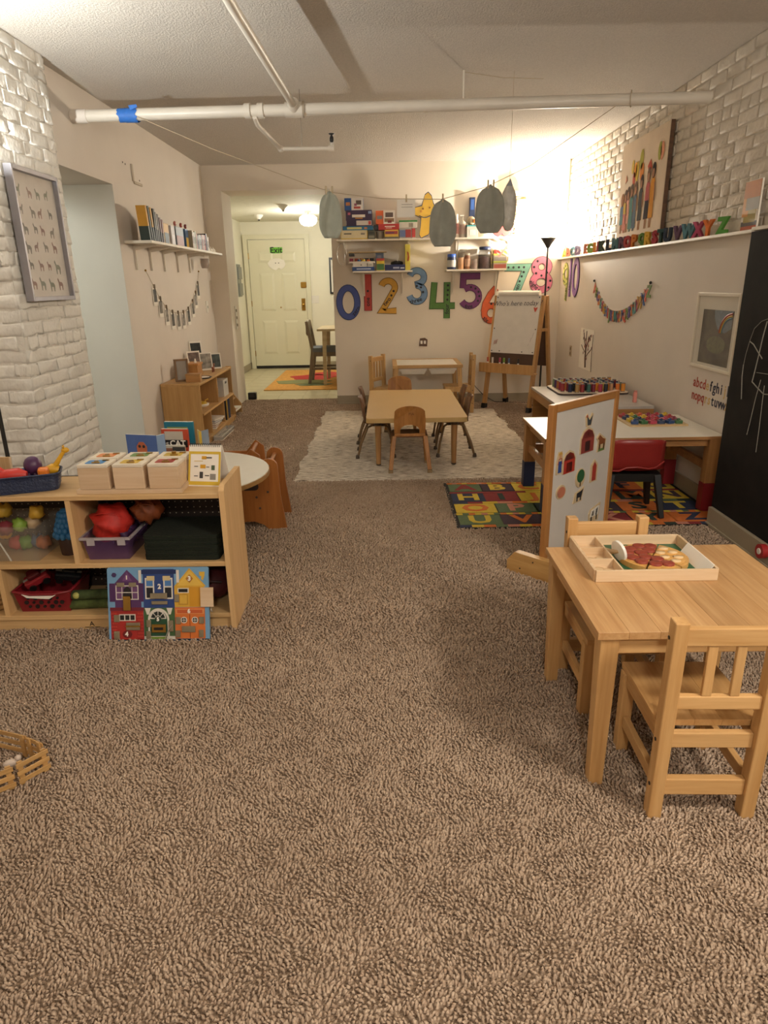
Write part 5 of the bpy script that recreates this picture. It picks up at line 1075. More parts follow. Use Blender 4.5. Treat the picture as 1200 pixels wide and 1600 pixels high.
# ------------------------------------------------------------------ light table with bins
PINE = wood('pine_light', '#c9a46c', '#ab824a', 'Z', objvar=0.06); PINEX = wood('pine_light_x', '#c9a46c', '#ab824a', 'X', objvar=0.06)
lb = thing('sand_table', 'wooden table with white top panel and two white bins at the back wall', 'table', (0.445, 7.43, 0.0145))
hx_, hy_, hz_ = 0.365, 0.335, 0.50
for s in (-1, 1):
    ob('top_frame_side', MB().box(s * (hx_ - 0.024) - 0.024, s * (hx_ - 0.024) + 0.024, -hy_, hy_, hz_ - 0.03, hz_), PINEX, lb, bevel=0.002)
    ob('top_frame_end', MB().box(-hx_ + 0.048, hx_ - 0.048, s * (hy_ - 0.024) - 0.024, s * (hy_ - 0.024) + 0.024, hz_ - 0.03, hz_), PINEX, lb, bevel=0.002)
    for q in (-1, 1): ob('leg', MB().beam((s * (hx_ - 0.005), q * (hy_ - 0.03), 0), (s * (hx_ - 0.035), q * (hy_ - 0.045), hz_ - 0.03), 0.035, 0.035, (0, 1, 0), 0.05, 0.05), PINE, lb, bevel=0.003)
ob('white_panel', MB().box(-hx_ + 0.048, hx_ - 0.048, -hy_ + 0.048, hy_ - 0.048, hz_ - 0.02, hz_ - 0.004), mat('table_white', '#dcd8ce', rough=0.3), lb)
for x in (-0.15, 0.16): 
    b_ = ob('bin', MB().add([(x - .14, -.29, .45), (x + .14, -.29, .45), (x + .14, .29, .45), (x - .14, .29, .45), (x - .12, -.26, .40), (x + .12, -.26, .40), (x + .12, .26, .40), (x - .12, .26, .40)], [(0, 1, 5, 4), (1, 2, 6, 5), (2, 3, 7, 6), (3, 0, 4, 7), (4, 5, 6, 7)]), WHITE, lb, bevel=0.006)
    ob('bin_rim', MB().box(x - .145, x + .145, -.295, -.285, .445, .4695), WHITE, b_)
slat_chair('small pine slat-back chair left of the white-topped table', (-0.075, 7.24, 0.0145), R(-122), mats=(PINE, PINEX, PINEX), W=0.28, H=0.60, slats=3)
slat_chair('small pine slat-back chair right of the white-topped table', (0.91, 7.22, 0.0145), R(90), mats=(PINE, PINEX, PINEX), W=0.28, H=0.60, slats=3)
# ------------------------------------------------------------------ alphabet rug
ar = thing('alphabet_rug', 'colourful alphabet rug with letter blocks under the white table', 'rug', (0.392, 3.56, 0.0))
RW, RD = 1.54, 0.91
ob('backing', MB().box(0, RW, 0, RD, 0.0, 0.008), mat('rug_black', '#1a1714', rough=0.95), ar)
RC = {'g': '#5d6f4a', 'p': '#43303a', 'y': '#d3b63a', 'n': '#27304c', 'r': '#8a2a2c', 'd': '#2c3a30', 'o': '#d0702c', 'k': '#c9836a'}
def rmat(k): return mat('rugcell_' + k, RC[k], rough=0.95, var=0.08, scale=60, bump=0.3, bscale=220)
rows = [('ABCDEFG', 'gpygnoy', 'ryoyrnp', 0.70, 0.865), ('HIJKLMN', 'nrypody', 'ydonyop', 0.485, 0.655), ('OPQRST', 'ygdpon', 'okrydy', 0.265, 0.435), ('UVWXYZ', 'gpyroo', 'yonkdn', 0.055, 0.22)]
for (letters, bg, fg, y0, y1) in rows:
    w = (RW - 0.05) / len(letters)
    for k, chh in enumerate(letters):
        x0 = 0.025 + k * w
        j = random.uniform(-0.01, 0.01) if 0 < k else 0
        ob('patch', MB().box(x0 + j, x0 + w, y0, y1, 0.008, 0.0102), rmat(bg[k]), ar)
        text('letter', chh, (y1 - y0) * 1.05, (x0 + w / 2, (y0 + y1) / 2, 0.0106), (0, 0, 0), rmat(fg[k]), ar, extrude=0.0006, offset=0.006, sx=1.15)
for (y0, y1, cs, n_) in ((0.875, 0.90, 'okoyo', 44), (0.66, 0.69, 'ryr', 3), (0.44, 0.478, 'nrykoygd', 16), (0.228, 0.256, 'ygoyk', 40), (0.015, 0.05, 'nyogkyodkr', 22)):
    for k in range(n_):
        x0 = 0.02 + (RW - 0.04) * k / n_
        ob('border_patch', MB().box(x0, x0 + (RW - 0.04) / n_, y0, y1, 0.008, 0.010), rmat(cs[k % len(cs)]), ar)
# ------------------------------------------------------------------ white table with coloured leg ends
WTW = wood('brown_pine', '#b98a52', '#94673a', 'Z', objvar=0.06); WTX = wood('brown_pine_x', '#b58550', '#8f6236', 'X', objvar=0.06)
wt = thing('white_table', 'white-topped wooden table with blue and red leg ends on the alphabet rug', 'table', (1.425, 4.10, 0.0116))
wx, wy, wz = 0.515, 0.325, 0.455
ob('table_top', MB().box(-wx, wx, -wy, wy, wz - 0.018, wz), mat('laminate_white', '#dfdacd', rough=0.3, var=0.02), wt)
ob('top_edge', MB().box(-wx - 0.002, wx + 0.002, -wy - 0.002, wy + 0.002, wz - 0.020, wz - 0.003), WTX, wt)
for s in (-1, 1):
    lm = flat_mat('#1d2c50') if s < 0 else flat_mat('#84181f')
    for q in (-1, 1):
        lx, ly = s * (wx - 0.045), q * (wy - 0.042)
        ob('leg', MB().box(lx - 0.035, lx + 0.035, ly - 0.032, ly + 0.032, 0.17, wz - 0.02), WTW, wt, bevel=0.003)
        ob('leg_end', MB().box(lx - 0.037, lx + 0.037, ly - 0.034, ly + 0.034, 0.0, 0.17), lm, wt, bevel=0.003, label='dark blue leg end' if s < 0 else 'dark red leg end')
    ob('side_rail', MB().box(s * (wx - 0.045) - 0.012, s * (wx - 0.045) + 0.012, -wy + 0.075, wy - 0.075, 0.235, 0.285), WTX, wt, bevel=0.002)
    ob('side_apron', MB().box(s * (wx - 0.045) - 0.012, s * (wx - 0.045) + 0.012, -wy + 0.075, wy - 0.075, wz - 0.07, wz - 0.021), WTX, wt, bevel=0.002)
    ob('apron', MB().box(-wx + 0.081, wx - 0.081, s * (wy - 0.042) - 0.012, s * (wy - 0.042) + 0.012, wz - 0.065, wz - 0.021), WTX, wt, bevel=0.002)
ob('back_rail', MB().box(-wx + 0.081, wx - 0.081, wy - 0.054, wy - 0.03, 0.225, 0.285), WTX, wt, bevel=0.002)
# red plastic chair
RED = mat('plastic_red', '#8e2a26', rough=0.35, var=0.04)
rc_ = thing('red_chair', 'red plastic chair with black legs at the white table', 'chair', (1.43, 3.80, 0.0116), R(-4))
prof = [(0.17, 0.262), (0.15, 0.27), (0.05, 0.262), (-0.04, 0.262), (-0.075, 0.275), (-0.092, 0.31), (-0.102, 0.36), (-0.115, 0.43), (-0.122, 0.462)]
mb = MB(); vs = []; cols = 11
for k, (y, z) in enumerate(prof):
    wd = 0.155 if k < 5 else 0.155 - 0.003 * (k - 5)
    for c in range(cols):
        u = c / (cols - 1) * 2 - 1
        vs.append((u * wd, y + (0.03 * u ** 4 if k >= 5 else 0), z + (0.012 * u * u if k < 5 else 0) - (0.012 * u ** 6 if k == len(prof) - 1 else 0)))
mb.add(vs, [(k * cols + c, k * cols + c + 1, (k + 1) * cols + c + 1, (k + 1) * cols + c) for k in range(len(prof) - 1) for c in range(cols - 1)], True)
o = ob('seat_shell', mb, RED, rc_); md = o.modifiers.new('thick', 'SOLIDIFY'); md.thickness = 0.007; md.offset = 0
ob('handle_rim', MB().tube([(-0.15, -0.088, 0.275), (-0.10, -0.108, 0.278), (-0.06, -0.112, 0.298), (0.0, -0.114, 0.302), (0.06, -0.112, 0.292), (0.10, -0.108, 0.298), (0.15, -0.09, 0.33)], 0.006, 8), RED, rc_)
ob('seat_frame', MB().prism(rrect(-0.15, 0.15, -0.075, 0.15, 0.03), 0.205, 0.252, 'XY'), BLACK, rc_, bevel=0.006)
for s in (-1, 1):
    for y0, y1 in ((-0.07, -0.12), (0.13, 0.16)):
        ob('leg', MB().beam((s * 0.16, y1, 0.0), (s * 0.128, y0 + (0.01 if y0 < 0 else -0.01), 0.245), 0.028, 0.034, (0, 1, 0), 0.04, 0.045), BLACK, rc_, bevel=0.004)
# peg tray on the white table
WTZ = 0.0117 + wz
pg = thing('peg_board', 'square wooden board holding rows of coloured pieces on the white table', 'board', (1.675, 4.225, WTZ), R(0))
ob('board', MB().prism([(-0.175, 0.115), (-0.19, -0.17), (0.17, -0.09), (0.19, 0.18)] if False else rrect(-0.18, 0.18, -0.16, 0.16, 0.012), 0, 0.009, 'XY'), wood('peg_wood', '#d8bc90', '#c3a270', 'X'), pg, bevel=0.002)
ob('recess_line', MB().box(-0.165, 0.165, -0.146, -0.143, 0.009, 0.0096), flat_mat('#a9895c'), pg)
pc = [('#2e4a78', 'blue'), ('#a8343a', 'red'), ('#3f6a42', 'green'), ('#c9a92c', 'yellow'), ('#b84a5c', 'pink'), ('#c05a34', 'orange'), ('#2b3a58', 'navy'), ('#8a2f44', 'maroon')]
for r_ in range(4):
    for c_ in range(6):
        col, cn = pc[(r_ * 3 + c_ * 2 + (r_ * c_) % 3) % 8]
        t = thing('peg_piece', f'{cn} coloured piece on the peg board, row {["one","two","three","four"][r_]} from the table front, number {["one","two","three","four","five","six"][c_]} from the left', 'toy', (1.675 - 0.135 + c_ * 0.054, 4.225 - 0.105 + r_ * 0.07, WTZ + 0.0092), random.uniform(-.3, .3), group='coloured pieces on the peg board')
        t['label'] = f'{cn} piece on the peg board, {["front","second","third","back"][r_]} row, {["leftmost","second from left","third from left","third from right","second from right","rightmost"][c_]}'
        ob('block', MB().prism(rrect(-0.022, 0.022, -0.026, 0.026, 0.009, 3), 0, 0.018, 'XY'), mat('peg' + col, col, rough=0.35), t, bevel=0.003)
        ob('knob', MB().lathe([(0.008, 0.018), (0.012, 0.026), (0.001, 0.031)], n=10), mat('peg' + col, col), t)
# ------------------------------------------------------------------ grey-topped desk behind
DK = wood('desk_wood', '#b08049', '#8f6433', 'X', objvar=0.04)
dk = thing('low_desk', 'low desk with grey worn top and wooden sides behind the white table', 'desk', (1.555, 5.20, 0.0))
ob('desk_top', MB().box(-0.325, 0.325, -0.51, 0.51, 0.462, 0.48), mat('desk_grey', '#aba6a0', rough=0.35, var=0.12, scale=6), dk)
ob('front_apron', MB().box(-0.325, 0.325, -0.51, -0.49, 0.40, 0.462), DK, dk)
ob('left_apron', MB().box(-0.325, -0.305, -0.49, 0.51, 0.40, 0.462), wood('desk_wood_y', '#b08049', '#8f6433', 'Y'), dk)
ob('right_panel', MB().box(0.305, 0.325, -0.49, 0.51, 0.0, 0.462), DK, dk)
ob('end_panel', MB().box(-0.305, 0.305, 0.49, 0.51, 0.0, 0.462), DK, dk)
for x in (-0.30, 0.28): ob('front_leg', MB().box(x - 0.02, x + 0.02, -0.488, -0.45, 0.0, 0.40), DK, dk)
# spool tray
tz0 = 0.48
sp = thing('spool_tray', 'white tray with dark rim holding rows of thread spools', 'tray', (1.62, 5.44, tz0))
ob('dark_rim', MB().prism(rrect(-0.275, 0.275, -0.225, 0.24, 0.05), 0, 0.012, 'XY'), mat('tray_rim', '#3a261c', rough=0.5), sp)
ob('tray_top', MB().prism(rrect(-0.27, 0.27, -0.22, 0.235, 0.047), 0.012, 0.016, 'XY'), mat('tray_face', '#d8c7ae', rough=0.5), sp)
spc = [('#2c5a78', 'teal blue'), ('#7a8a6c', 'sage'), ('#22305c', 'navy'), ('#1c2748', 'dark navy'), ('#a9854f', 'tan'), ('#9a3434', 'brick red'), ('#2f6058', 'green'), ('#7a2038', 'maroon'), ('#a02c48', 'raspberry'), ('#20242c', 'black'), ('#b98a62', 'beige'), ('#c07a44', 'caramel'), ('#d8772a', 'orange'), ('#dd8f2c', 'amber'), ('#5a3a6c', 'purple'), ('#c9b05c', 'gold')]
ORD = ['left end', 'second from left', 'third from left', 'fourth from left', 'fifth from left', 'middle', 'fifth from right', 'fourth from right', 'third from right', 'second from right', 'right end']
for r_ in range(6):
    for c_ in range(11):
        if (r_ == 0 and c_ < 1) or (r_ * 7 + c_ * 5) % 13 == 0: continue
        col, cn = spc[(c_ + 2 + 3 * r_ + (r_ * c_) % 4) % 16] if r_ else spc[(3, 3, 4, 5, 6, 7, 8, 9, 10, 12, 13)[c_]]
        t = thing('thread_spool', f'{cn} thread spool, {["front","second","third","fourth","fifth","back"][r_]} row of the tray, {ORD[c_]}', 'spool', (1.62 - 0.225 + c_ * 0.0455 + random.uniform(-.004, .004), 5.44 - 0.175 + r_ * 0.068 + random.uniform(-.012, .012), tz0 + 0.016), group='thread spools in the tray')
        ob('thread', MB().cyl((0, 0, 0.004), (0, 0, 0.062), 0.0155, n=10), mat('thread' + col, col, rough=0.5, bump=0.2, bscale=300), t)
        ob('spool_end', MB().cyl((0, 0, 0), (0, 0, 0.004), 0.0165, n=10), mat('spool_grey', '#6d6762'), t)
        ob('spool_end', MB().cyl((0, 0, 0.062), (0, 0, 0.066), 0.0165, n=10), mat('spool_grey', '#6d6762'), t)
for (nm, lb_, x, y, sx_, sy_, h_, c) in (('green_block', 'small green block on the grey desk', 1.62, 4.98, .012, .012, .022, '#3fa07a'), ('pink_block', 'upright pink block on the grey desk near the wall', 1.80, 4.86, .012, .012, .085, '#d88a7c'), ('teal_peg', 'small teal peg lying on the grey desk', 1.40, 4.86, .012, .012, .03, '#2f7a6c'), ('orange_peg', 'small orange peg lying on the grey desk', 1.435, 4.84, .022, .014, .022, '#d8962f')):
    t = thing(nm, lb_, 'toy', (x, y, tz0))
    ob('body', MB().box(-sx_, sx_, -sy_, sy_, 0, h_ * .85), flat_mat(c), t, bevel=0.003)
    ob('top', MB().box(-sx_ * .8, sx_ * .8, -sy_ * .8, sy_ * .8, h_ * .85, h_), flat_mat(shade(c, .9)), t)
# ------------------------------------------------------------------ near left storage unit
UW = wood('birch_x', '#d8b583', '#c09a66', 'X', objvar=0.05); UWY = wood('birch_y', '#d3ae7b', '#bb935f', 'Y', objvar=0.04); UWZ = wood('birch_z', '#dfba88', '#caa26c', 'Z', objvar=0.04)
PEG = mat('peg_dark', '#2b2019', rough=0.7)
su = thing('storage_unit', 'low birch shelf unit with pegboard back at the left', 'shelf unit', (-1.25, 2.445, 0))
UX0, UX1, UD = -0.62, 0.63, 0.30
UZ = 0.575
ob('top_board', MB().box(UX0, UX1 - 0.021, 0, UD - 0.012, UZ - 0.02, UZ), UW, su, bevel=0.003)
ob('side_panel', MB().prism([(-0.004, 0.0), (UD, 0.0), (UD, UZ + 0.03), (-0.004 + 0.02, UZ + 0.03), (-0.004, UZ + 0.012)], UX1 - 0.021, UX1, 'YZ'), UWZ, su, bevel=0.003)
ob('side_panel', MB().prism([(-0.004, 0.0), (UD, 0.0), (UD, UZ + 0.03), (-0.004 + 0.02, UZ + 0.03), (-0.004, UZ + 0.012)], UX0 - 0.021, UX0, 'YZ'), UWZ, su, bevel=0.003)
ob('middle_shelf', MB().box(UX0, UX1 - 0.021, 0, UD - 0.012, 0.275, 0.295), UW, su, bevel=0.002)
ob('bottom_shelf', MB().box(UX0, UX1 - 0.021, 0, UD - 0.012, 0.05, 0.07), UW, su, bevel=0.002)
ob('kick_board', MB().box(UX0, UX1 - 0.021, 0.012, 0.030, 0.0, 0.05), UW, su)
text('maker_mark', 'A', 0.03, (0.035, 0.0114, 0.024), FACE_BACK, BLACK, su)
ob('mark_line', MB().box(0.005, 0.068, 0.0112, 0.012, 0.008, 0.0105), BLACK, su)
ob('divider', MB().box(0.015, 0.035, 0.002, UD - 0.012, 0.295, UZ - 0.02), UWZ, su)
ob('divider', MB().box(-0.305, -0.285, 0.002, UD - 0.012, 0.07, 0.275), UWZ, su)
ob('divider', MB().box(0.32, 0.34, 0.002, UD - 0.012, 0.07, 0.275), UWZ, su)
pbk = ob('pegboard_back', MB().box(UX0, UX1 - 0.021, UD - 0.011, UD - 0.003, 0.0, UZ), PEG, su)
hole = MB()
for k in range(46):
    for z in [0.10 + 0.0254 * j for j in range(18)]:
        x = UX0 + 0.02 + k * 0.0262
        hole.prism(circle(x, z, 0.0026, 6), UD - 0.0118, UD - 0.0111)
ob('peg_holes', hole, mat('peg_hole_light', '#bcae98', rough=0.9), pbk, kind='stuff')
YU = 2.445
# --- wooden tray with six latch boxes
BX = wood('pale_box', '#dcc3a4', '#cdae8a', 'X', objvar=0.05)
lt_ = thing('box_tray', 'pale wooden tray carrying six small boxes on the shelf unit', 'tray', (-0.985, YU + 0.118, UZ + 0.0006), 0.0)
ob('tray_base', MB().prism([(-0.205, -0.10), (0.20, -0.10), (0.20, 0.118), (-0.205, 0.118)], 0.0, 0.016, 'XY'), BX, lt_, bevel=0.002)
ob('tray_lip', MB().box(-0.205, 0.2, 0.112, 0.118, 0.016, 0.022), BX, lt_)
art = [('#4a86bc', 'blue'), ('#dcb63c', 'yellow'), ('#b0483c', 'red'), ('#d8874a', 'orange'), ('#6d8a4a', 'green'), ('#c9a83c', 'gold key')]
for k in range(6):
    c_, r_ = k % 3, k // 3
    t = thing('latch_box', f'pale wooden box with {art[k][1]} picture on top, {"front" if r_ == 0 else "back"} row of the tray', 'box', (-0.985 - 0.134 + c_ * 0.134, YU + 0.118 - 0.045 + r_ * 0.108, UZ + 0.0172), group='latch boxes on the tray')
    ob('box_body', MB().box(-0.058, 0.058, -0.048, 0.048, 0, 0.084), BX, t, bevel=0.002)
    ob('lid', MB().box(-0.058, 0.058, -0.048, 0.048, 0.0845, 0.0965), mat('lid_cream', '#e2d6c2', rough=0.5), t, bevel=0.002)
    ob('lid_picture', MB().prism(rrect(-0.036, 0.034, -0.03, 0.026, 0.008, 2), 0.0966, 0.0976, 'XY'), flat_mat(art[k][0]), t)
    ob('latch', MB().box(-0.008, 0.022, -0.028, -0.018, 0.0976, 0.102).cyl((0.0, 0.0, 0.0976), (0.0, 0, 0.108 if k == 5 else 0.101), 0.009, n=10), BRASS, t, bevel=0.001)
    ob('hasp', MB().box(-0.012 + 0.03, 0.012 + 0.03, 0.012, 0.022, 0.0976, 0.101), BRASS, t)
# --- desk calendar
CAL = thing('flip_calendar', 'white and yellow spiral flip calendar standing on the shelf unit', 'calendar', (-0.715, YU + 0.16, UZ + 0.0006), R(-8))
cw, chh_ = 0.066, 0.152
def sheet(y0, y1, thick, name, mt, x=cw, z0=0.0, z1=chh_, par=CAL):
    mb = MB(); mb.add([(-x, y0, z0), (x, y0, z0), (x, y1, z1), (-x, y1, z1), (-x, y0 + thick, z0), (x, y0 + thick, z0), (x, y1 + thick, z1), (-x, y1 + thick, z1)], [(0, 1, 2, 3), (7, 6, 5, 4), (0, 4, 5, 1), (1, 5, 6, 2), (2, 6, 7, 3), (3, 7, 4, 0)])
    return ob(name, mb, mt, par)
sheet(-0.058, -0.006, 0.003, 'front_page', PAPER)
sheet(0.058, 0.004, 0.003, 'back_page', PAPER)
def cal_y(z): return -0.058 + 0.052 * z / chh_ - 0.0006
def cal_strip(name, x0, x1, z0, z1, mt, d=0.0):
    mb = MB(); mb.add([(x0, cal_y(z0) - d, z0), (x1, cal_y(z0) - d, z0), (x1, cal_y(z1) - d, z1), (x0, cal_y(z1) - d, z1)], [(0, 1, 2, 3)])
    ob(name, mb, mt, CAL)
CY = flat_mat('#d3b23a')
for (x0, x1, z0, z1) in ((-cw, cw, 0.004, 0.018), (-cw, cw, 0.12, 0.13), (-cw, -cw + .008, .018, .12), (cw - .008, cw, .018, .12)): cal_strip('yellow_border', x0, x1, z0, z1, CY)
for (x, z, w_, h_, c) in ((-0.002, 0.107, .01, .012, '#cf9a2c'), (0.018, 0.107, .012, .005, '#4a4540'), (-.025, .094, .018, .003, '#d0b878'), (-0.006, 0.074, .011, .014, '#d8a02c'), (0.036, .07, .007, .018, '#4a5a40'), (-0.034, .074, .008, .003, '#4a4540'), (0.014, .072, .006, .003, '#4a4540'), (-0.012, .042, .007, .024, '#3a3838'), (0.036, .036, .012, .022, '#8a857c'), (-0.034, .038, .008, .003, '#4a4540'), (0.012, .04, .009, .004, '#4a4540')):
    cal_strip('printed_icon', x - w_, x + w_, z - h_ / 2, z + h_ / 2, flat_mat(c), 0.0004)
for k in range(15):
    x = -cw + 0.006 + k * (2 * cw - 0.012) / 14
    ob('spiral_ring', MB().tube([(x, -0.001 + 0.008 * cos(a), chh_ + 0.008 * sin(a)) for a in [2 * pi * i / 8 for i in range(9)]], 0.0012, 4), BLACK, CAL)
# --- blue basket with toys
bk = thing('blue_basket', 'navy woven plastic basket of toys on the shelf unit', 'basket', (-1.425, YU + 0.10, UZ + 0.0008), R(20))
BM = mat('basket_navy', '#1d2a48', rough=0.45, var=0.15, scale=40, bump=0.4, bscale=110)
def ring(z, g): return [(p[0] * g, p[1] * g, z) for p in [(a, b, 0) for a, b in rrect(-0.135, 0.135, -0.068, 0.068, 0.03, 3)]]
lv = [(0.0, .90), (0.012, .915), (0.0125, .935), (0.024, .925), (0.0245, .95), (0.036, .94), (0.0365, .965), (0.048, .955), (0.0485, .98), (0.058, .99), (0.062, 1.02), (0.066, 1.02), (0.066, .97), (0.012, .87)]
mb = MB(); n_ = len(ring(0, 1)); vs = []
for z, g in lv: vs += ring(z, g)
mb.add(vs, [(i * n_ + k, i * n_ + (k + 1) % n_, (i + 1) * n_ + (k + 1) % n_, (i + 1) * n_ + k) for i in range(len(lv) - 1) for k in range(n_)])
mb.add(ring(0.0, .9), [tuple(range(n_))]); mb.add(ring(0.012, .87), [tuple(range(n_))])
ob('woven_wall', mb, BM, bk)
ob('rim', MB().tube([(p[0], p[1], 0.066) for p in ring(0, 1.0)] + [ring(0, 1.0)[0][:2] + (0.066,)], 0.004, 6), BM, bk)
def in_basket(name, label, lx, ly, lz):
    t = thing(name, label, 'toy'); t.matrix_basis = bk.matrix_basis @ Matrix.Translation((lx, ly, lz)); return t
t = in_basket('toy_mitten', 'red rubber toy hand lying over the basket', -0.045, -0.02, 0.048)
RR = mat('rubber_red', '#c8382f', rough=0.4)
ob('body', MB().tube([(-0.09, 0.0, 0.0), (-0.05, 0.0, 0.012), (-0.01, 0, 0.02), (0.035, -0.005, 0.02), (0.06, -0.008, 0.014)], [0.016, 0.02, 0.024, 0.026, 0.016], 10), RR, t)
ob('thumb', MB().tube([(-0.02, 0, 0.03), (-0.035, 0.0, 0.048), (-0.05, 0.0, 0.056)], [0.014, 0.012, 0.008], 8), RR, t)
t = in_basket('toy_octopus', 'purple rubber toy ball head in the basket', 0.035, 0.02, 0.05)
ob('head', MB().ball((0, 0, 0.038), 0.034, 0.032, 0.038), mat('rubber_purple', '#4e2a50', rough=0.4), t)
for k in range(5): ob('arm', MB().tube([(0.02 * cos(k * 1.25), 0.02 * sin(k * 1.25), 0.01), (0.028 * cos(k * 1.25), 0.028 * sin(k * 1.25), -0.008)], 0.007, 6), mat('rubber_purple', '#4e2a50'), t)
t = in_basket('toy_cube', 'orange rubber toy cube in the basket', 0.075, -0.025, 0.045)
ob('body', MB().box(-0.02, 0.02, -0.02, 0.02, 0, 0.042), mat('rubber_orange', '#dd7a24', rough=0.4), t, bevel=0.009)
ob('button', MB().cyl((0.0, -0.022, 0.021), (0, -0.0195, 0.021), 0.012, n=14), mat('rubber_orange', '#dd7a24'), t)
t = in_basket('toy_giraffe', 'yellow toy giraffe leaning out of the basket', 0.105, 0.012, 0.05)
GY = mat('rubber_yellow', '#d3a022', rough=0.4)
ob('body', MB().tube([(-0.035, 0, 0.012), (0.0, 0, 0.02), (0.02, 0, 0.012)], [0.014, 0.021, 0.016], 10), GY, t)
ob('neck', MB().tube([(0.008, 0, 0.025), (0.03, 0, 0.058), (0.05, 0, 0.085)], [0.012, 0.008, 0.0075], 8), GY, t)
ob('head', MB().ball((0.056, 0, 0.09), 0.015, 0.010, 0.011), GY, t)
for s in (-1, 1): ob('ear', MB().tube([(0.052, s * 0.005, 0.098), (0.05, s * 0.010, 0.108)], [0.003, 0.004], 5), GY, t)
for k, (x, y, c, cn) in enumerate(((-0.095, 0.02, '#c8382f', 'red'), (0.01, 0.045, '#2a4a9c', 'blue'))):
    t = in_basket('toy_brick', f'{cn} rubber toy at the back of the basket', x, y, 0.035)
    ob('body', MB().ball((0, 0, 0.022), 0.026, 0.018, 0.022), flat_mat(c), t)
    ob('seam', MB().tube([(0.0265 * cos(a), 0.0185 * sin(a), 0.022) for a in [2 * pi * i / 12 for i in range(13)]], 0.0012, 4), flat_mat(shade(c, .7)), t)
# --- things in the unit, upper row
ZS1, ZS0 = 0.2955, 0.0705
def clear_tub(name, label, x0, x1, y0, y1, z, h, tint, alpha=0.35, rim=True):
    t = thing(name, label, 'bin', ((x0 + x1) / 2, (y0 + y1) / 2, z)); w, d = (x1 - x0) / 2, (y1 - y0) / 2
    mb = MB(); k = 0.86
    vs = [(-w * k, -d * k, 0), (w * k, -d * k, 0), (w * k, d * k, 0), (-w * k, d * k, 0), (-w, -d, h), (w, -d, h), (w, d, h), (-w, d, h)]
    mb.add(vs, [(3, 2, 1, 0), (0, 1, 5, 4), (1, 2, 6, 5), (2, 3, 7, 6), (3, 0, 4, 7)])
    ob('tub', mb, glass('tub_' + tint, tint, alpha, 0.15), t)
    if rim:
        ob('rim', MB().box(-w - 0.008, w + 0.008, -d - 0.008, -d, h - 0.01, h).box(-w - 0.008, w + 0.008, d, d + 0.008, h - 0.01, h).box(-w - 0.008, -w, -d, d, h - 0.01, h).box(w, w + 0.008, -d, d, h - 0.01, h), glass('rim_' + tint, '#c9c2c4', 0.6, 0.2), t)
        for s in (-0.75, 0.55): ob('clip', MB().box(w * s, w * s + 0.03, -d - 0.012, -d - 0.008, h - 0.03, h), glass('rim_' + tint, '#c9c2c4', 0.6), t)
    return t
t = clear_tub('scarf_bin', 'clear purple bin full of play scarves in the upper right cell', -1.205, -1.02, YU + 0.025, YU + 0.26, ZS1, 0.10, '#6a4a78', 0.5)
random.seed(21)
def crumple(c, rx_, ry_, rz_, seed, n=22, m=14, amp=0.22):
    rnd = random.Random(seed); ph = [(rnd.uniform(1, 7), rnd.uniform(1, 6), rnd.uniform(0, 6.28)) for _ in range(7)]
    mb = MB(); mb.ball((0, 0, 0), 1, 1, 1, n, m)
    out = []
    for (x, y, z) in mb.v:
        k = 1 + amp * sum(sin(a * x * 1.6 + b * z * 1.3 + p + a * y) for a, b, p in ph) / 4.5
        out.append((c[0] + rx_ * x * k, c[1] + ry_ * y * k, c[2] + rz_ * z * k))
    mb.v = out
    return mb
for nm, lb_, c, r3, col, sd in (('play_scarf', 'red orange play scarf heaped in the purple bin', (-1.12, YU + 0.13, ZS1 + 0.13), (0.078, 0.085, 0.075), '#b3261c', 3), ('play_scarf', 'dark purple play scarf in the bin', (-1.075, YU + 0.16, ZS1 + 0.075), (0.04, 0.07, 0.055), '#3a1c40', 4), ('play_scarf', 'navy play scarf behind the red one', (-1.165, YU + 0.20, ZS1 + 0.12), (0.035, 0.05, 0.09), '#16263c', 5), ('play_scarf', 'brown orange scarf hanging over the bin side', (-0.975, YU + 0.15, ZS1 + 0.17), (0.058, 0.05, 0.05), '#7a3c18', 6)):
    t = thing(nm, lb_, 'scarf', c, group='scarves in the purple bin')
    o = ob('folds', crumple((0, 0, 0), *r3, sd, amp=0.3), mat('scarf' + col, col, rough=0.6, var=0.25, scale=30), t)
    ob('hem', MB().tube([(r3[0] * 0.85 * cos(a), -r3[1] * 0.9 * abs(sin(a)) * 0.9, r3[2] * 0.75 * sin(a)) for a in [0.2 + 2.6 * i / 10 for i in range(11)]], 0.003, 5), mat('scarf' + col, col), t)
GRN = mat('felt_green', '#141d10', rough=0.95, var=0.3, scale=50, bump=0.4, bscale=120)
for k in range(5):
    t = thing('felt_mat', ['lowest folded dark green mat in the upper right cell', 'second folded dark green mat from below', 'middle folded dark green mat of the pile', 'second folded dark green mat from the top', 'top folded dark green mat of the pile'][k], 'mat', (-0.815, YU + 0.135, ZS1 + 0.001 + k * 0.021), R((-2, 1, -1, 2, 0)[k]), group='folded green mats')
    ob('fold', MB().prism(rrect(-0.15, 0.15, -0.115, 0.115, 0.02), 0, 0.0195, 'XY'), GRN, t, bevel=0.007)
    ob('fold_edge', MB().box(-0.14, 0.14, -0.1165, -0.1152, 0.008, 0.0105), mat('felt_dark', '#0c120a'), t)
t = clear_tub('food_bin', 'clear bin of toy food in the upper left cell', -1.63, -1.375, YU + 0.02, YU + 0.26, ZS1, 0.15, '#b9b0a0', 0.28, rim=False)
ob('front_handle', MB().tube([(-0.12, -0.125, 0.01), (-0.11, -0.128, 0.09), (-0.02, -0.128, 0.09), (0.01, -0.125, 0.01)], 0.004, 6), glass('rim_x', '#cfc9bc', 0.6), t)
rf = random.Random(5)
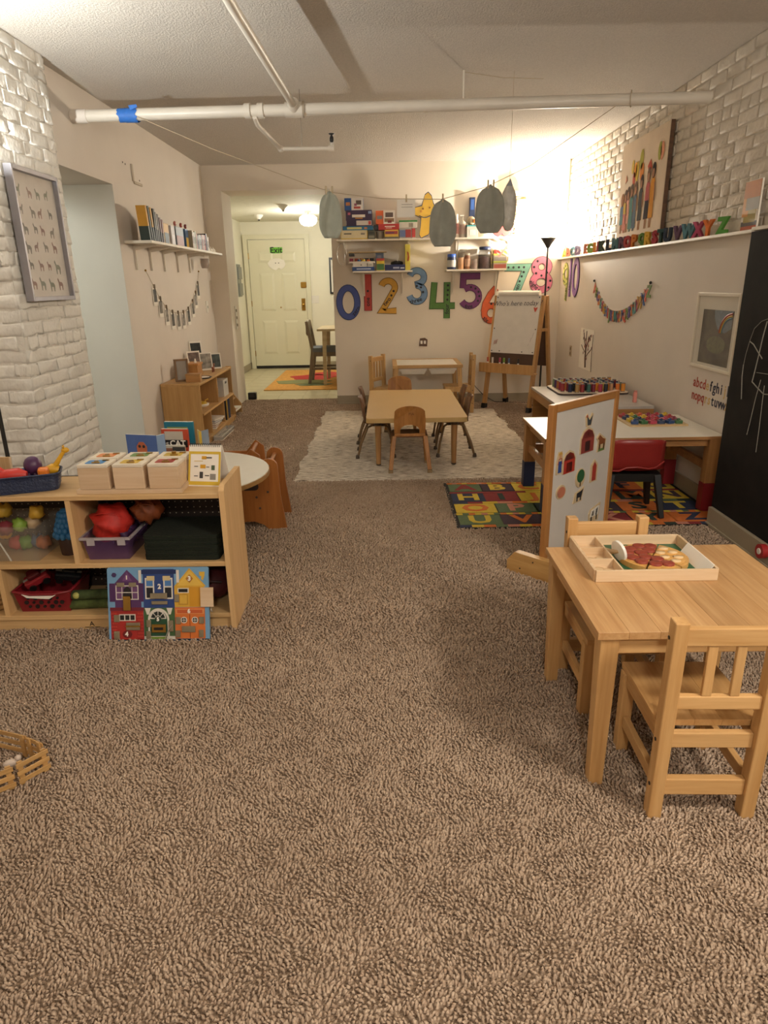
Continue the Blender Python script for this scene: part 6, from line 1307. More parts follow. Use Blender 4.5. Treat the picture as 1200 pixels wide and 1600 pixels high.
for k, (c, cn) in enumerate((('#c9962c', 'yellow'), ('#a83a34', 'red'), ('#5a8a2c', 'green'), ('#3a5a7a', 'blue'), ('#b8683a', 'orange'), ('#c9a63c', 'mustard'), ('#7a2f38', 'maroon'), ('#7fa03c', 'lime'), ('#c9b08c', 'cream'), ('#d0a63a', 'golden'))):
    x = -1.575 + (k % 5) * 0.037; z = ZS1 + 0.035 + (k // 5) * 0.085 + (0.05 if k in (0, 9, 5) else 0)
    t = thing('toy_food', f'{cn} toy food piece in the clear bin', 'toy food', (x, YU + 0.09 + rf.uniform(0, .09), z), group='toy food in the clear bin')
    ob('piece', crumple((0, 0, 0), 0.03, 0.032, 0.03, 30 + k, 14, 9, 0.25), mat('food' + c, c, rough=0.5), t)
    ob('stem', MB().cyl((0, 0, 0.02), (0.006, 0, 0.036), 0.004, n=6), flat_mat('#5a4a2c'), t)
t = thing('toy_cupcake', 'blue and brown toy tree cone standing by the divider', 'toy', (-1.302, YU + 0.12, ZS1 + 0.0005))
ob('pot', MB().lathe([(0.036, 0), (0.042, 0.075), (0.04, 0.08)], n=20), mat('toy_brown', '#3a2216', rough=0.5), t)
BLT = mat('toy_blue', '#2c6c9c', rough=0.5)
for k in range(5):
    for j in range(12):
        a = 2 * pi * (j + 0.5 * (k % 2)) / 12; r = 0.046 - 0.0065 * k
        ob('scale', MB().ball((r * cos(a), r * sin(a), 0.085 + k * 0.02), 0.013, 0.013, 0.016, n=8, m=5), BLT, t)
ob('crown', MB().lathe([(0.05, 0.078), (0.046, 0.10), (0.022, 0.175), (0.012, 0.19), (0.001, 0.192)], n=16), BLT, t)
# lower row
t = thing('red_basket', 'red perforated plastic basket of toys in the lower cell', 'basket', (-1.405, YU + 0.125, ZS0))
RP = mat('basket_red', '#7c1a22', rough=0.4)
mb = MB(); w, d, h_ = 0.115, 0.10, 0.095; k = .86
vs = [(-w * k, -d * k, 0), (w * k, -d * k, 0), (w * k, d * k, 0), (-w * k, d * k, 0), (-w, -d, h_), (w, -d, h_), (w, d, h_), (-w, d, h_)]
mb.add(vs, [(3, 2, 1, 0), (0, 1, 5, 4), (1, 2, 6, 5), (2, 3, 7, 6), (3, 0, 4, 7)])
o = ob('wall', mb, RP, t); md = o.modifiers.new('thick', 'SOLIDIFY'); md.thickness = 0.004
ob('rim', MB().tube([(-w, -d, h_), (-w * .4, -d - .002, h_ - .012), (w * .4, -d - .002, h_ - .012), (w, -d, h_), (w, d, h_), (-w, d, h_), (-w, -d, h_)], 0.006, 6), RP, t)
hm = mat('hole_dark', '#120a0a')
for z, xs in ((0.065, (-.06, -.03, 0.0, .03, .06)), (0.045, (-.07, -.04, -.01, .02, .05, .075)), (0.025, (-.06, -.03, 0.0, .03, .06))):
    for x in xs: ob('hole', MB().cyl((x, -d * (k + .14 * z / h_) - 0.004, z), (x, -d * (k + .14 * z / h_) - 0.001, z), 0.006 + 0.003 * ((int(x * 100)) % 2), n=10), hm, t)
ob('paper_label', MB().prism([(-.08, .086), (-.06, .07), (.03, .064), (.06, .082)][::1], -d - 0.006, -d - 0.005), PAPER, t)
for nm, lb_, c, col in (('toy_car', 'red and black toy car sticking out of the red basket', (-1.455, YU + 0.10, ZS0 + 0.125), '#8a1f26'), ('toy_truck', 'black toy truck in the red basket', (-1.345, YU + 0.15, ZS0 + 0.12), '#15161a')):
    t = thing(nm, lb_, 'toy', c); t.rotation_euler = (R(20), R(-25 if 'car' in nm else 15), R(20))
    ob('chassis', MB().box(-0.05, 0.05, -0.028, 0.028, -0.02, 0.012), flat_mat(col), t, bevel=0.006)
    ob('cabin', MB().box(-0.025, 0.03, -0.024, 0.024, 0.012, 0.036), flat_mat(shade(col, .6)), t, bevel=0.008)
    for x in (-0.03, 0.03):
        for y in (-0.03, 0.03): ob('wheel', MB().cyl((x, y - 0.005, -0.018), (x, y + 0.005, -0.018), 0.014, n=14), BLACK, t)
    ob('stripe', MB().box(-0.05, 0.05, -0.006, 0.006, 0.0125, 0.0135), flat_mat('#9a948c'), t)
for k, (z, col, lb_) in enumerate(((ZS0 + 0.001, '#4a5628', 'green and grey rolled cloth lying on the bottom shelf'), (ZS0 + 0.043, '#3c4a26', 'green patterned rolled cloth on top of the other roll'))):
    t = thing('rolled_cloth', lb_, 'cloth', (-1.195 + 0.015 * k, YU + 0.06, z), R(3), group='rolled cloths on the bottom shelf')
    ob('roll', MB().lathe([(0.001, -0.115), (0.02, -0.11), (0.022, 0.0), (0.02, 0.11), (0.001, 0.115)], n=14).__class__() if False else MB().tube([(-0.125, 0, 0.021), (-0.11, 0, 0.021), (0.0, 0.004, 0.0205), (0.11, 0, 0.0205), (0.125, 0, 0.0205)], [0.012, 0.0205, 0.0205, 0.0205, 0.012], 12), mat('cloth' + col, col, rough=0.9, var=0.4, scale=35), t)
    for x in (0.04, 0.055, 0.07): ob('stripe', MB().tube([(x, 0, 0.0205), (x + 0.006, 0, 0.0205)], 0.0209, 12), flat_mat('#a8a298' if k else '#6f6a62'), t)
    if k: ob('patch', MB().ball((-0.095, -0.012, 0.024), 0.016, 0.012, 0.014), flat_mat('#b0b060'), t)
t = thing('dark_bundle', 'dark ribbed bag standing behind the rolled cloths', 'bag', (-1.13, YU + 0.19, ZS0))
ob('bag', crumple((0, 0, 0.092), 0.075, 0.055, 0.08, 77, amp=0.08), mat('bag_dark', '#1a1a18', rough=0.7, var=0.3), t)
for k in range(6): ob('rib', MB().tube([(-0.06, -0.055, 0.04 + k * 0.02), (0.0, -0.066, 0.043 + k * 0.02), (0.06, -0.055, 0.05 + k * 0.02)], 0.003, 5), mat('bag_rib', '#2c2b28'), t)
t = thing('red_pouch', 'dark red pouch in the lower right cell of the unit', 'bag', (-0.73, YU + 0.14, ZS0))
ob('pouch', crumple((0, 0, 0.078), 0.075, 0.08, 0.065, 78, amp=0.1), mat('pouch_red', '#4a1216', rough=0.7, var=0.25), t)
ob('strap', MB().tube([(-0.05, -0.08, 0.10), (0.0, -0.095, 0.12), (0.05, -0.08, 0.11)], 0.005, 6), mat('pouch_strap', '#2a0d10'), t)
t = thing('wicker_basket', 'tan wicker basket in the lower left cell', 'basket', (-1.66, YU + 0.13, ZS0))
for k in range(6): ob('weave_row', MB().tube([(0.09 * cos(a), 0.10 * sin(a), 0.012 + k * 0.022) for a in [2 * pi * i / 18 for i in range(19)]], 0.011, 6), mat('wicker', '#a8824e', rough=0.8, var=0.3, scale=60), t)
ob('base', MB().cyl((0, 0, 0.001), (0, 0, 0.01), 0.088, n=18), mat('wicker', '#a8824e'), t)
# --- busy board leaning on the unit
bu = thing('busy_board', 'wooden latch board with six painted house fronts leaning on the unit', 'toy', (-0.908, 2.352, 0.0))
TILT = math.atan2(0.078, 0.285); bu.rotation_euler = (-TILT, 0, R(-1))
BWd, BHt = 0.2, 0.292
ob('panel', MB().prism(rrect(-BWd, BWd, 0, BHt, 0.008, 3), 0, 0.012), mat('sky_blue', '#6f9cc0', rough=0.45, var=0.05), bu, bevel=0.001)
def bxy(cx, cy): return (-BWd + (cx - 60) / (1103 - 60) * 2 * BWd, (805 - cy) / (805 - 42) * BHt)
def bp(name, pts, c, lay=1):
    p = [bxy(*q) for q in pts]
    ob(name, MB().prism(p, -0.0004 * lay - 0.0006, -0.0004 * lay + 0.0004), flat_mat(c) if isinstance(c, str) else c, bu)
def bq(name, x0, x1, y0, y1, c, lay=1): bp(name, [(x0, y1), (x1, y1), (x1, y0), (x0, y0)], c, lay)
bq('hedge', 62, 1100, 785, 800, '#1d2026')
bp('house_purple', [(135, 455), (405, 455), (405, 205), (265, 65), (135, 205)], '#553061', 1)
bp('gable', [(215, 180), (315, 180), (265, 90)], '#6d4477', 2)
for x0, x1 in ((80, 135), (385, 432)): bq('shutter', x0, x1, 205, 395, '#4a2556', 2)
bq('window', 145, 380, 225, 375, '#d8d2c6', 2); bq('window_pane', 155, 370, 235, 365, '#6a4470', 3); bp('window_dark', [(215, 365), (315, 365), (300, 260), (265, 235), (230, 260)], '#191518', 4)
bq('window_bar', 155, 370, 295, 303, '#d8d2c6', 5); bq('window_bar', 208, 214, 235, 365, '#d8d2c6', 5); bq('window_bar', 312, 318, 235, 365, '#d8d2c6', 5)
bp('balloon', [(105, 120), (120, 140), (145, 140), (158, 115), (145, 95), (118, 95)], '#43305c', 2)
bq('house_blue', 430, 750, 60, 460, '#24407c', 1); bq('cornice', 415, 772, 65, 110, '#182c5c', 2)
for x0, x1 in ((450, 545), (640, 735)): bq('window', x0, x1, 150, 370, '#d8d2c6', 2); bq('window_pane', x0 + 14, x1 - 14, 165, 235, '#4a7ab4', 3); bq('window_pane', x0 + 14, x1 - 14, 250, 355, '#191a22', 3)
bq('blind', 470, 550, 130, 178, '#c9b788', 4); bq('blind', 635, 712, 130, 178, '#c9b788', 4)
for x0 in (385, 775): bq('bracket_scroll', x0, x0 + 28, 70, 200, '#d8d2c6', 2)
bp('house_yellow', [(750, 455), (1060, 455), (1060, 240), (1078, 240), (910, 52), (750, 240)], '#d0a338', 1)
bp('gable', [(780, 232), (1050, 232), (910, 70)], '#dcb44c', 2); bp('diamond', [(870, 160), (910, 205), (948, 160), (910, 115)], '#a8702c', 3)
bq('transom', 785, 900, 258, 308, '#d8d2c6', 2); bq('transom_pane', 795, 888, 266, 300, '#1c1a18', 3)
bq('open_doorway', 905, 1022, 245, 450, '#c98f22', 2); bq('door_small', 790, 890, 318, 432, '#b98a2c', 2); bq('door_small_panel', 805, 878, 330, 420, '#d3a840', 3)
bp('balloon_basket', [(1010, 90), (1068, 90), (1066, 130), (1048, 180), (1030, 165), (1034, 135), (1012, 130)], '#d3a83a', 2)
bq('roof_red', 80, 430, 455, 490, '#6e2030', 2); bq('house_red', 85, 425, 490, 790, '#9c2420', 1)
for r_ in range(8):
    for c_ in range(3): bq('brick_print', 90 + c_ * 20 + (r_ % 2) * 10, 106 + c_ * 20 + (r_ % 2) * 10, 510 + r_ * 34, 528 + r_ * 34, '#b8392c', 2); bq('brick_print', 365 + c_ * 20 - (r_ % 2) * 8, 380 + c_ * 20 - (r_ % 2) * 8, 510 + r_ * 34, 528 + r_ * 34, '#b8392c', 2)
bq('door_red', 150, 350, 520, 788, '#a82a24', 2); bq('window', 172, 342, 525, 595, '#d8d2c6', 3)
for k in range(3): bq('window_pane', 182 + k * 54, 224 + k * 54, 535, 585, '#1a1818', 4)
bp('oval', [(200, 735), (215, 765), (250, 775), (290, 765), (305, 735), (290, 705), (250, 695), (215, 705)], '#6e1418', 3)
bq('house_green', 428, 748, 460, 785, '#3f5f38', 1); bp('arch', [(470, 785), (470, 580)] + [(580 - 110 * cos(a), 580 - 115 * sin(a)) for a in [pi * k / 12 for k in range(13)]] + [(690, 580), (690, 785)], '#d8d2c6', 2)
bp('door_green', [(490, 785), (490, 585)] + [(580 - 90 * cos(a), 585 - 97 * sin(a)) for a in [pi * k / 12 for k in range(13)]] + [(670, 585), (670, 785)], '#1f4a30', 3)
for k in range(4):
    a0, a1 = pi * (0.06 + k * 0.235), pi * (0.06 + k * 0.235 + 0.19)
    bp('fanlight', [(575 - 35 * cos(a0), 575 - 38 * sin(a0)), (575 - 75 * cos(a0), 575 - 80 * sin(a0)), (575 - 75 * cos(a1), 575 - 80 * sin(a1)), (575 - 35 * cos(a1), 575 - 38 * sin(a1))], '#d8d2c6' if False else '#15201a', 5)
bp('fanlight_back', [(490, 575)] + [(575 - 85 * cos(a), 575 - 90 * sin(a)) for a in [pi * k / 12 for k in range(13)]] + [(660, 575)], '#d8d2c6', 4)
bp('roundel', [(575 + 34 * cos(a), 580 + 34 * sin(a)) for a in [2 * pi * k / 14 for k in range(14)]], '#1f3a2a', 5)
for x0 in (440, 665): bp('column', [(x0, 462), (x0 + 62, 462), (x0 + 42, 530), (x0 + 20, 530)], '#d8d2c6', 2)
bq('doorstep', 428, 750, 755, 790, '#c9c4b8', 4); bq('grass', 500, 660, 762, 785, '#6d8a2c', 5)
bq('house_orange', 750, 1060, 458, 782, '#d0702f', 1); bq('sign', 760, 1050, 475, 525, '#d89058', 2); bq('sign_inner', 775, 1035, 482, 518, '#c05a2c', 3)
bq('door_seam', 900, 906, 530, 780, '#8a421c', 3)
for cx in (842, 955):
    bp('porthole', [(cx + 34 * cos(a), 590 + 34 * sin(a)) for a in [2 * pi * k / 14 for k in range(14)]], '#d8d2c6', 2); bp('porthole_glass', [(cx + 25 * cos(a), 590 + 25 * sin(a)) for a in [2 * pi * k / 14 for k in range(14)]], '#1a1818', 3)
    bq('porthole_bar', cx - 3, cx + 3, 566, 614, '#d8d2c6', 4); bq('porthole_bar', cx - 24, cx + 24, 587, 593, '#d8d2c6', 4)
for chn, cx, cy, s_ in (('1', 264, 145, .02), ('2', 600, 240, .026), ('3', 910, 160, .024), ('4', 247, 733, .024), ('5', 575, 580, .02), ('6', 897, 497, .022)):
    x, z = bxy(cx, cy); text('numeral', chn, s_, (x, -0.0034, z), FACE_BACK, PAPER, bu, extrude=0.0006, offset=0.0012)
def bh(name, x0, x1, y0, y1, d, mt=BRASS, bev=0.0015):
    (a, b_), (c, e) = bxy(x0, y1), bxy(x1, y0); ob(name, MB().box(a, c, -d - 0.003, -0.0025, b_, e), mt, bu, bevel=bev)
STEEL = mat('steel_worn', '#a59c86', rough=0.35, metal=0.9)
for x0, x1, y0, y1 in ((160, 240, 195, 240), (285, 362, 195, 240), (750, 800, 320, 400), (120, 178, 530, 605), (115, 175, 700, 785), (455, 505, 585, 660), (450, 500, 700, 780), (760, 812, 555, 630), (1000, 1052, 555, 628), (755, 805, 695, 770), (995, 1045, 690, 770)): bh('hinge', x0, x1, y0, y1, 0.003, STEEL)
bh('hasp', 225, 300, 335, 485, 0.006); bh('swivel_latch', 505, 680, 305, 365, 0.006, STEEL); bh('latch_plate', 515, 680, 388, 425, 0.003, STEEL)
bh('barrel_bolt', 245, 390, 610, 690, 0.004, STEEL); bh('bolt_rod', 242, 395, 640, 656, 0.008); bh('letter_slot', 510, 655, 630, 715, 0.004); bh('slot_opening', 530, 630, 660, 690, 0.0045, BLACK); bh('hook_latch', 820, 960, 650, 715, 0.004, STEEL); bh('gate_latch', 688, 735, 590, 705, 0.006, STEEL)
x0_, z0_ = bxy(1025, 350)
ob('open_flap', MB().box(0, 0.05, -0.010, -0.004, -0.038, 0.038), wood('pale_box', '#dcc3a4', '#cdae8a', 'X'), bu, loc=(x0_, 0, z0_), label='open unpainted wooden flap')
ob('key_chain', MB().tube([(bxy(720, 640)[0], -0.008, bxy(0, 640)[1]), (bxy(690, 700)[0], -0.014, bxy(0, 690)[1]), (bxy(660, 770)[0], -0.016, bxy(0, 770)[1]), (bxy(635, 815)[0], -0.018, bxy(0, 798)[1])], 0.0022, 5), CHROME, bu)
ob('hook_wire', MB().tube([(bxy(1135, 460)[0], -0.007, bxy(0, 460)[1]), (bxy(1130, 490)[0], -0.009, bxy(0, 490)[1]), (bxy(1150, 495)[0], -0.01, bxy(0, 497)[1])], 0.0015, 5), CHROME, bu)
# ------------------------------------------------------------------ round table, cube chair
rt = thing('round_table', 'round white-topped table behind the shelf unit', 'table', (-1.05, 3.30, 0))
ob('table_top', MB().cyl((0, 0, 0.415), (0, 0, 0.432), 0.445, n=48), mat('round_white', '#dcd8cc', rough=0.3, var=0.02), rt)
ob('edge_band', MB().cyl((0, 0, 0.407), (0, 0, 0.428), 0.449, n=48), wood('edge_wood', '#a8814c', '#8a6636', 'X'), rt)
for a in (0.8, 2.4, 3.9, 5.5): ob('leg', MB().cyl((0.30 * cos(a), 0.30 * sin(a), 0), (0.28 * cos(a), 0.28 * sin(a), 0.407), 0.018, 0.024, n=14), LEGW, rt)
CCW = wood('cube_chair_wood', '#a8692f', '#8c521f', 'Z', objvar=0.05)
cc = thing('cube_chair', 'wooden toddler chair with dowel back and handle slots beside the round table', 'chair', (-0.76, 3.76, 0), R(2))
def cpanel(y):
    # outline with a front lower arm and a taller back post at the right
    out = [(-0.18, 0.0), (-0.13, 0.0), (-0.10, 0.03), (-0.05, 0.05), (0.0, 0.05), (0.05, 0.03), (0.08, 0.0), (0.18, 0.0), (0.155, 0.2), (0.148, 0.37)] + [(0.10 + 0.048 * cos(a), 0.37 + 0.045 * sin(a)) for a in [pi * k / 8 for k in range(1, 8)]] + [(0.052, 0.37), (0.045, 0.33), (0.02, 0.315), (-0.02, 0.312), (-0.04, 0.335), (-0.055, 0.36), (-0.10, 0.37), (-0.16, 0.35)]
    o = ob('side_panel', MB().prism(out, y - 0.010, y + 0.010), CCW, cc, bevel=0.004)
    sl = rrect(-0.06, 0.035, 0.235, 0.28, 0.021, 4)
    ob('handle_slot', MB().prism(sl, y - 0.0105, y + 0.0105), mat('slot_dark', '#2a1a10'), o)
    for x, z in ((0.10, 0.375), (0.085, 0.225), (0.02, 0.195), (0.035, 0.13)): ob('bolt', MB().cyl((x, y - 0.012, z), (x, y - 0.010, z), 0.007, n=10), BRACK, o)
for y in (-0.14, 0.14): cpanel(y)
ob('dowel', MB().cyl((0.10, -0.13, 0.375), (0.10, 0.13, 0.375), 0.012, n=14), CCW, cc)
ob('seat', MB().box(-0.13, 0.10, -0.13, 0.13, 0.185, 0.2), CCW, cc)
ob('back_board', MB().box(0.085, 0.10, -0.13, 0.13, 0.2, 0.31), CCW, cc)
t = thing('cube_chair_far', 'second wooden toddler chair showing its dowel behind the calendar', 'chair', (-0.90, 4.05, 0), R(4))
for y in (-0.13, 0.13): ob('side_panel', MB().prism([(-0.15, 0), (0.15, 0), (0.13, .36), (0.08, .40), (0.02, .33), (-0.13, .33)], y - .01, y + .01), CCW, t, bevel=0.004)
ob('dowel', MB().cyl((0.085, -0.12, 0.375), (0.085, 0.12, 0.375), 0.012, n=12), CCW, t)
ob('seat', MB().box(-0.12, 0.09, -0.12, 0.12, 0.185, 0.2), CCW, t)
# books on the round table
RTZ = 0.432
def standing_book(label, loc, rz, w, h, th, c, prints=(), open_=False, tilt=0.0, spine=None):
    t = thing('picture_book', label, 'book', loc, rz)
    t.rotation_euler = (tilt, 0, rz)
    ob('cover', MB().box(-w / 2, w / 2, -th / 2, th / 2, 0, h), flat_mat(c), t, bevel=0.001)
    for q_, (u0, u1, v0, v1, cc_) in enumerate(prints): ob('printed_panel', MB().box(-w / 2 + w * u0, -w / 2 + w * u1, -th / 2 - 0.001 - 0.0005 * q_, -th / 2 - 0.0005 * q_, h * v0, h * v1), flat_mat(cc_), t)
    ob('pages', MB().box(-w / 2 + 0.003, w / 2 - 0.004, -th / 2 + 0.001, th / 2 - 0.001, h, h + 0.0015), PAPER, t)
    return t
b1 = standing_book('blue picture book with orange face standing on the round table', (-1.262, 3.40, RTZ), R(-14), 0.175, 0.175, 0.006, '#46619a')
ob('orange_face', MB().prism([(-0.028, .075), (.028, .075), (.03, .115), (.012, .138), (-.012, .138), (-.03, .115)], -0.0042, -0.003), flat_mat('#b3623f'), b1)
for x in (-0.012, 0.012): ob('eye', MB().prism(circle(x, .115, .008, 10), -0.0052, -0.0042), flat_mat('#2b2a30'), b1)
bb2 = standing_book('open back cover of the blue picture book', (-1.185, 3.425, RTZ), R(60), 0.09, 0.165, 0.005, '#8aa3c4')
bs = thing('book_rack', 'small tan wooden book rack on the round table', 'rack', (-1.135, 3.56, RTZ), R(-6))
ob('rack_base', MB().box(-0.10, 0.11, -0.075, 0.075, 0, 0.012), BX, bs); ob('rack_end', MB().box(0.10, 0.112, -0.075, 0.075, 0.012, 0.06), BX, bs); ob('rack_front', MB().box(-0.10, 0.10, -0.075, -0.068, 0.012, 0.03), BX, bs)
zb = RTZ + 0.0125
standing_book('teal book at the back of the rack', (-1.128, 3.622, zb), R(-6), 0.165, 0.185, 0.014, '#1f6f86', [(.1, .8, .75, .85, '#8a9a5a')])
bc = standing_book('orange book with CAT title in the rack', (-1.14, 3.575, zb), R(-6), 0.15, 0.155, 0.012, '#b8482c', [(.12, .8, .62, .92, '#b9b0a2'), (.0, .95, .36, .62, '#1a1818'), (.1, .85, .24, .34, '#d0c4b0')])
text('lettering', 'CAT', 0.045, (0.012, -0.0078, 0.076), FACE_BACK, PAPER, bc, offset=0.001)
text('lettering', 'THE', 0.018, (-0.055, -0.0078, 0.076), FACE_BACK, PAPER, bc)
standing_book('thin pale striped book at the front of the rack', (-1.147, 3.532, zb), R(-6), 0.14, 0.075, 0.01, '#b9b3a2', [(0, 1, .5, .8, '#8a5a44'), (0.5, 1, .1, .9, '#3a3834'), (0, .5, .1, .35, '#6a8a7a')])
ob_ = thing('open_book', 'small open yellow and blue book standing on the round table', 'book', (-1.0, 3.56, RTZ))
for s, c in ((-1, '#c9b87c'), (1, '#8a96a4')):
    o = ob('cover', MB().box(0, 0.062, -0.002, 0.002, 0, 0.155), flat_mat(c), ob_, rot=(0, 0, R(62) if s > 0 else R(118)))
ob('spine', MB().box(-0.006, 0.006, -0.006, 0.002, 0, 0.155), flat_mat('#c9a83c'), ob_)
# ------------------------------------------------------------------ birch unit by the left wall
bu2 = thing('birch_shelf', 'low birch shelf unit against the left wall near the hall', 'shelf unit', (-1.735, 6.33, 0))
BW2, BD2, BH2 = 0.62, 0.165, 0.53
B2 = wood('birch2_z', '#c9a066', '#b08650', 'Z', objvar=0.04); B2Y = wood('birch2_y', '#cfa76e', '#b58c56', 'Y', objvar=0.04)
for y in (-BW2, BW2 - 0.02): ob('side_panel', MB().box(-BD2, BD2, y, y + 0.02, 0, BH2), B2, bu2, bevel=0.002)
ob('top_board', MB().box(-BD2, BD2 + 0.004, -BW2, BW2, BH2, BH2 + 0.02), B2Y, bu2, bevel=0.003)
ob('back_lip', MB().box(-BD2 + 0.28, BD2 + 0.004, BW2 - 0.012, BW2, BH2 + 0.02, BH2 + 0.028), B2Y, bu2)
ob('back_panel', MB().box(-BD2, -BD2 + 0.008, -BW2 + 0.02, BW2 - 0.02, 0.03, BH2), B2, bu2)
ob('middle_shelf', MB().box(-BD2 + 0.008, BD2 + 0.012, -BW2 + 0.02, BW2 - 0.02, 0.275, 0.293), B2Y, bu2)
ob('bottom_shelf', MB().box(-BD2 + 0.008, BD2 + 0.012, -BW2 + 0.02, BW2 - 0.02, 0.05, 0.068), B2Y, bu2)
ob('divider', MB().box(-BD2 + 0.008, BD2 - 0.004, 0.0, 0.018, 0.293, BH2), B2, bu2); ob('divider', MB().box(-BD2 + 0.008, BD2 - 0.004, 0.20, 0.218, 0.068, 0.275), B2, bu2); ob('divider', MB().box(-BD2 + 0.008, BD2 - 0.004, -0.32, -0.302, 0.068, 0.275), B2, bu2)
ob('kick_board', MB().box(BD2 - 0.02, BD2 - 0.005, -BW2 + 0.02, BW2 - 0.02, 0.0, 0.05), B2Y, bu2)
X2, Y2, Z2_ = -1.735, 6.33, BH2 + 0.0206
def local_thing(name, label, cat, x, y, z, rz=0): return thing(name, label, cat, (X2 + x, Y2 + y, z), rz)
t = local_thing('framed_photo', 'small empty wooden picture frame standing on the birch shelf', 'frame', -0.02, -0.45, Z2_, R(28))
DW = wood('frame_brown', '#8a6a48', '#6e5236', 'Z')
for (x0, x1, z0, z1) in ((-.058, -.042, 0, .19), (.042, .058, 0, .19), (-.042, .042, 0, .016), (-.042, .042, .174, .19)): ob('frame_bar', MB().box(x0, x1, -.012, .012, z0, z1), DW, t)
ob('glass_pane', MB().box(-.042, .042, -.002, .0, .016, .174), glass('pane', '#b9b5ae', 0.6, 0.05), t)
t = local_thing('wooden_box', 'small plain wooden box at the near end of the birch shelf', 'box', 0.085, -0.47, Z2_, R(6))
ob('box_body', MB().box(-.06, .06, -.05, .05, 0, .058), wood('box_wood', '#b98a52', '#9f7040', 'X'), t, bevel=.002); ob('lid', MB().box(-.062, .062, -.052, .052, .0585, .068), wood('box_wood', '#b98a52', '#9f7040', 'X'), t, bevel=.002)
t = local_thing('wooden_house', 'wooden dollhouse toy with flat roof on the birch shelf', 'toy', -0.02, -0.12, Z2_, R(0))
HWd = wood('toy_house', '#c08a4e', '#a36f38', 'Z')
ob('house_body', MB().box(-.075, .075, -.10, .06, 0, .105), HWd, t, bevel=.003); ob('roof', MB().box(-.085, .085, -.11, .07, .1055, .125), HWd, t, bevel=.005)
ob('slide', MB().prism([(.06, .12), (.16, .0), (.19, .0), (.08, .125)], -.05, .05, 'YZ'), HWd, t)
for k in range(3): ob('post', MB().cyl((0.0 + .03 * k, .075, 0), (0.0 + .03 * k, .075, .11), .007, n=8), HWd, t)
for k, (x, y) in enumerate(((-0.04, -0.15), (0.02, -0.14))):
    t = local_thing('peg_doll', ('left' if k == 0 else 'right') + ' small pale peg doll on the toy house roof', 'toy', x, y, Z2_ + .1252)
    ob('body', MB().lathe([(.010, 0), (.012, .012), (.006, .022)], n=10), PAPER, t); ob('head', MB().ball((0, 0, .028), .008), PAPER, t)
t = local_thing('slate_plate', 'dark round plate with pale top on the birch shelf', 'plate', 0.10, -0.25, Z2_)
ob('plate', MB().lathe([(.07, 0), (.085, .01), (.08, .012), (.06, .006)], n=24), mat('slate', '#3a3632'), t); ob('paper_disc', MB().cyl((0, 0, .0065), (0, 0, .010), .062, n=24), PAPER, t)
for k, (x, y, rz, w, h) in enumerate(((-0.07, 0.18, 40, .13, .2), (-0.02, 0.33, 32, .16, .17), (-0.09, 0.36, 35, .12, .28), (0.04, 0.46, 30, .15, .15))):
    t = local_thing('photo_card', ['photo card standing nearest the toy house', 'white photo card with dark figure in the card group', 'tall dark photo card leaning at the back of the group', 'landscape photo card at the far end of the birch shelf'][k], 'photo', x, y, Z2_, R(rz)); t.rotation_euler = (R(-9), 0, R(rz))
    ob('card', MB().box(-w / 2, w / 2, -.002, .002, 0, h), PAPER, t); ob('photo', MB().box(-w / 2 + .01, w / 2 - .01, -.0032, -.002, h * .1, h * .93), mat(f'photo_tone{k}', ('#6b5a52', '#8f8a80', '#2f3330', '#4a5350')[k], var=0.6, scale=22), t)
t = local_thing('toy_horse', 'tiny brown wooden horse on the birch shelf', 'toy', 0.09, 0.20, Z2_)
BRW = flat_mat('#8a4a2c'); ob('body', MB().box(-.008, .008, -.03, .03, .028, .048), BRW, t, bevel=.004); ob('neck', MB().tube([(0, .025, .045), (0, .038, .068)], [.008, .006], 8), BRW, t); ob('head', MB().ball((0, .045, .07), .007, .012, .008), BRW, t)
for y in (-.022, .022): ob('leg', MB().box(-.006, .006, y - .004, y + .004, 0, .03), BRW, t)
# in its cells
t = local_thing('yellow_dish', 'yellow dish with white base in the upper near cell', 'dish', 0.06, -0.25, 0.2932)
ob('dish', MB().lathe([(.05, 0), (.07, .012), (.075, .03), (.068, .03)], n=20), PAPER, t); ob('yellow_top', MB().lathe([(.06, .028), (.05, .045), (.001, .05)], n=16), flat_mat('#c9a02c'), t); ob('spoon', MB().tube([(.03, .03, .05), (.05, .07, .06), (.04, .1, .045)], .006, 6), flat_mat('#c9a02c'), t)
t = carton('white_caddy', 'white plastic caddy with dark grip hole in the upper far cell', 'box', X2 - 0.02, X2 + 0.15, Y2 + 0.30, Y2 + 0.50, 0.2935, 0.455, '#cfccc4', ())
ob('grip_hole', MB().box(0.0852, 0.0865, -0.03, 0.03, 0.12, 0.14), BLACK, t)
t = local_thing('wooden_cup', 'tall brown wooden cup in the upper far cell', 'cup', 0.09, 0.12, 0.2935)
ob('cup_wall', MB().lathe([(.042, 0), (.05, .115), (.044, .115), (.036, .008)], n=20), wood('cup_wood', '#a06a36', '#824f22', 'Z'), t); ob('inside', MB().cyl((0, 0, .008), (0, 0, .012), .036, n=16), mat('cup_dark', '#2a1a10'), t)
for k, c in enumerate(('#d8d0c4', '#8a4a3c', '#c9c2b4', '#3a5a8a', '#e0d8cc')):
    t = local_thing('flat_book', ['white booklet at the bottom of the flat pile', 'brick red booklet in the flat pile', 'pale grey booklet in the flat pile', 'blue booklet near the top of the flat pile', 'white booklet on top of the flat pile'][k], 'book', 0.02 + 0.008 * k, -0.08 + .01 * k, 0.0685 + k * 0.019, R(6 - 5 * k))
    ob('cover', MB().box(-.13, .13, -.10, .10, 0, .003), flat_mat(c), t); ob('pages', MB().box(-.128, .126, -.098, .098, .003, .0145), PAPER, t); ob('top_cover', MB().box(-.13, .13, -.10, .10, .0145, .0175), flat_mat(c), t)
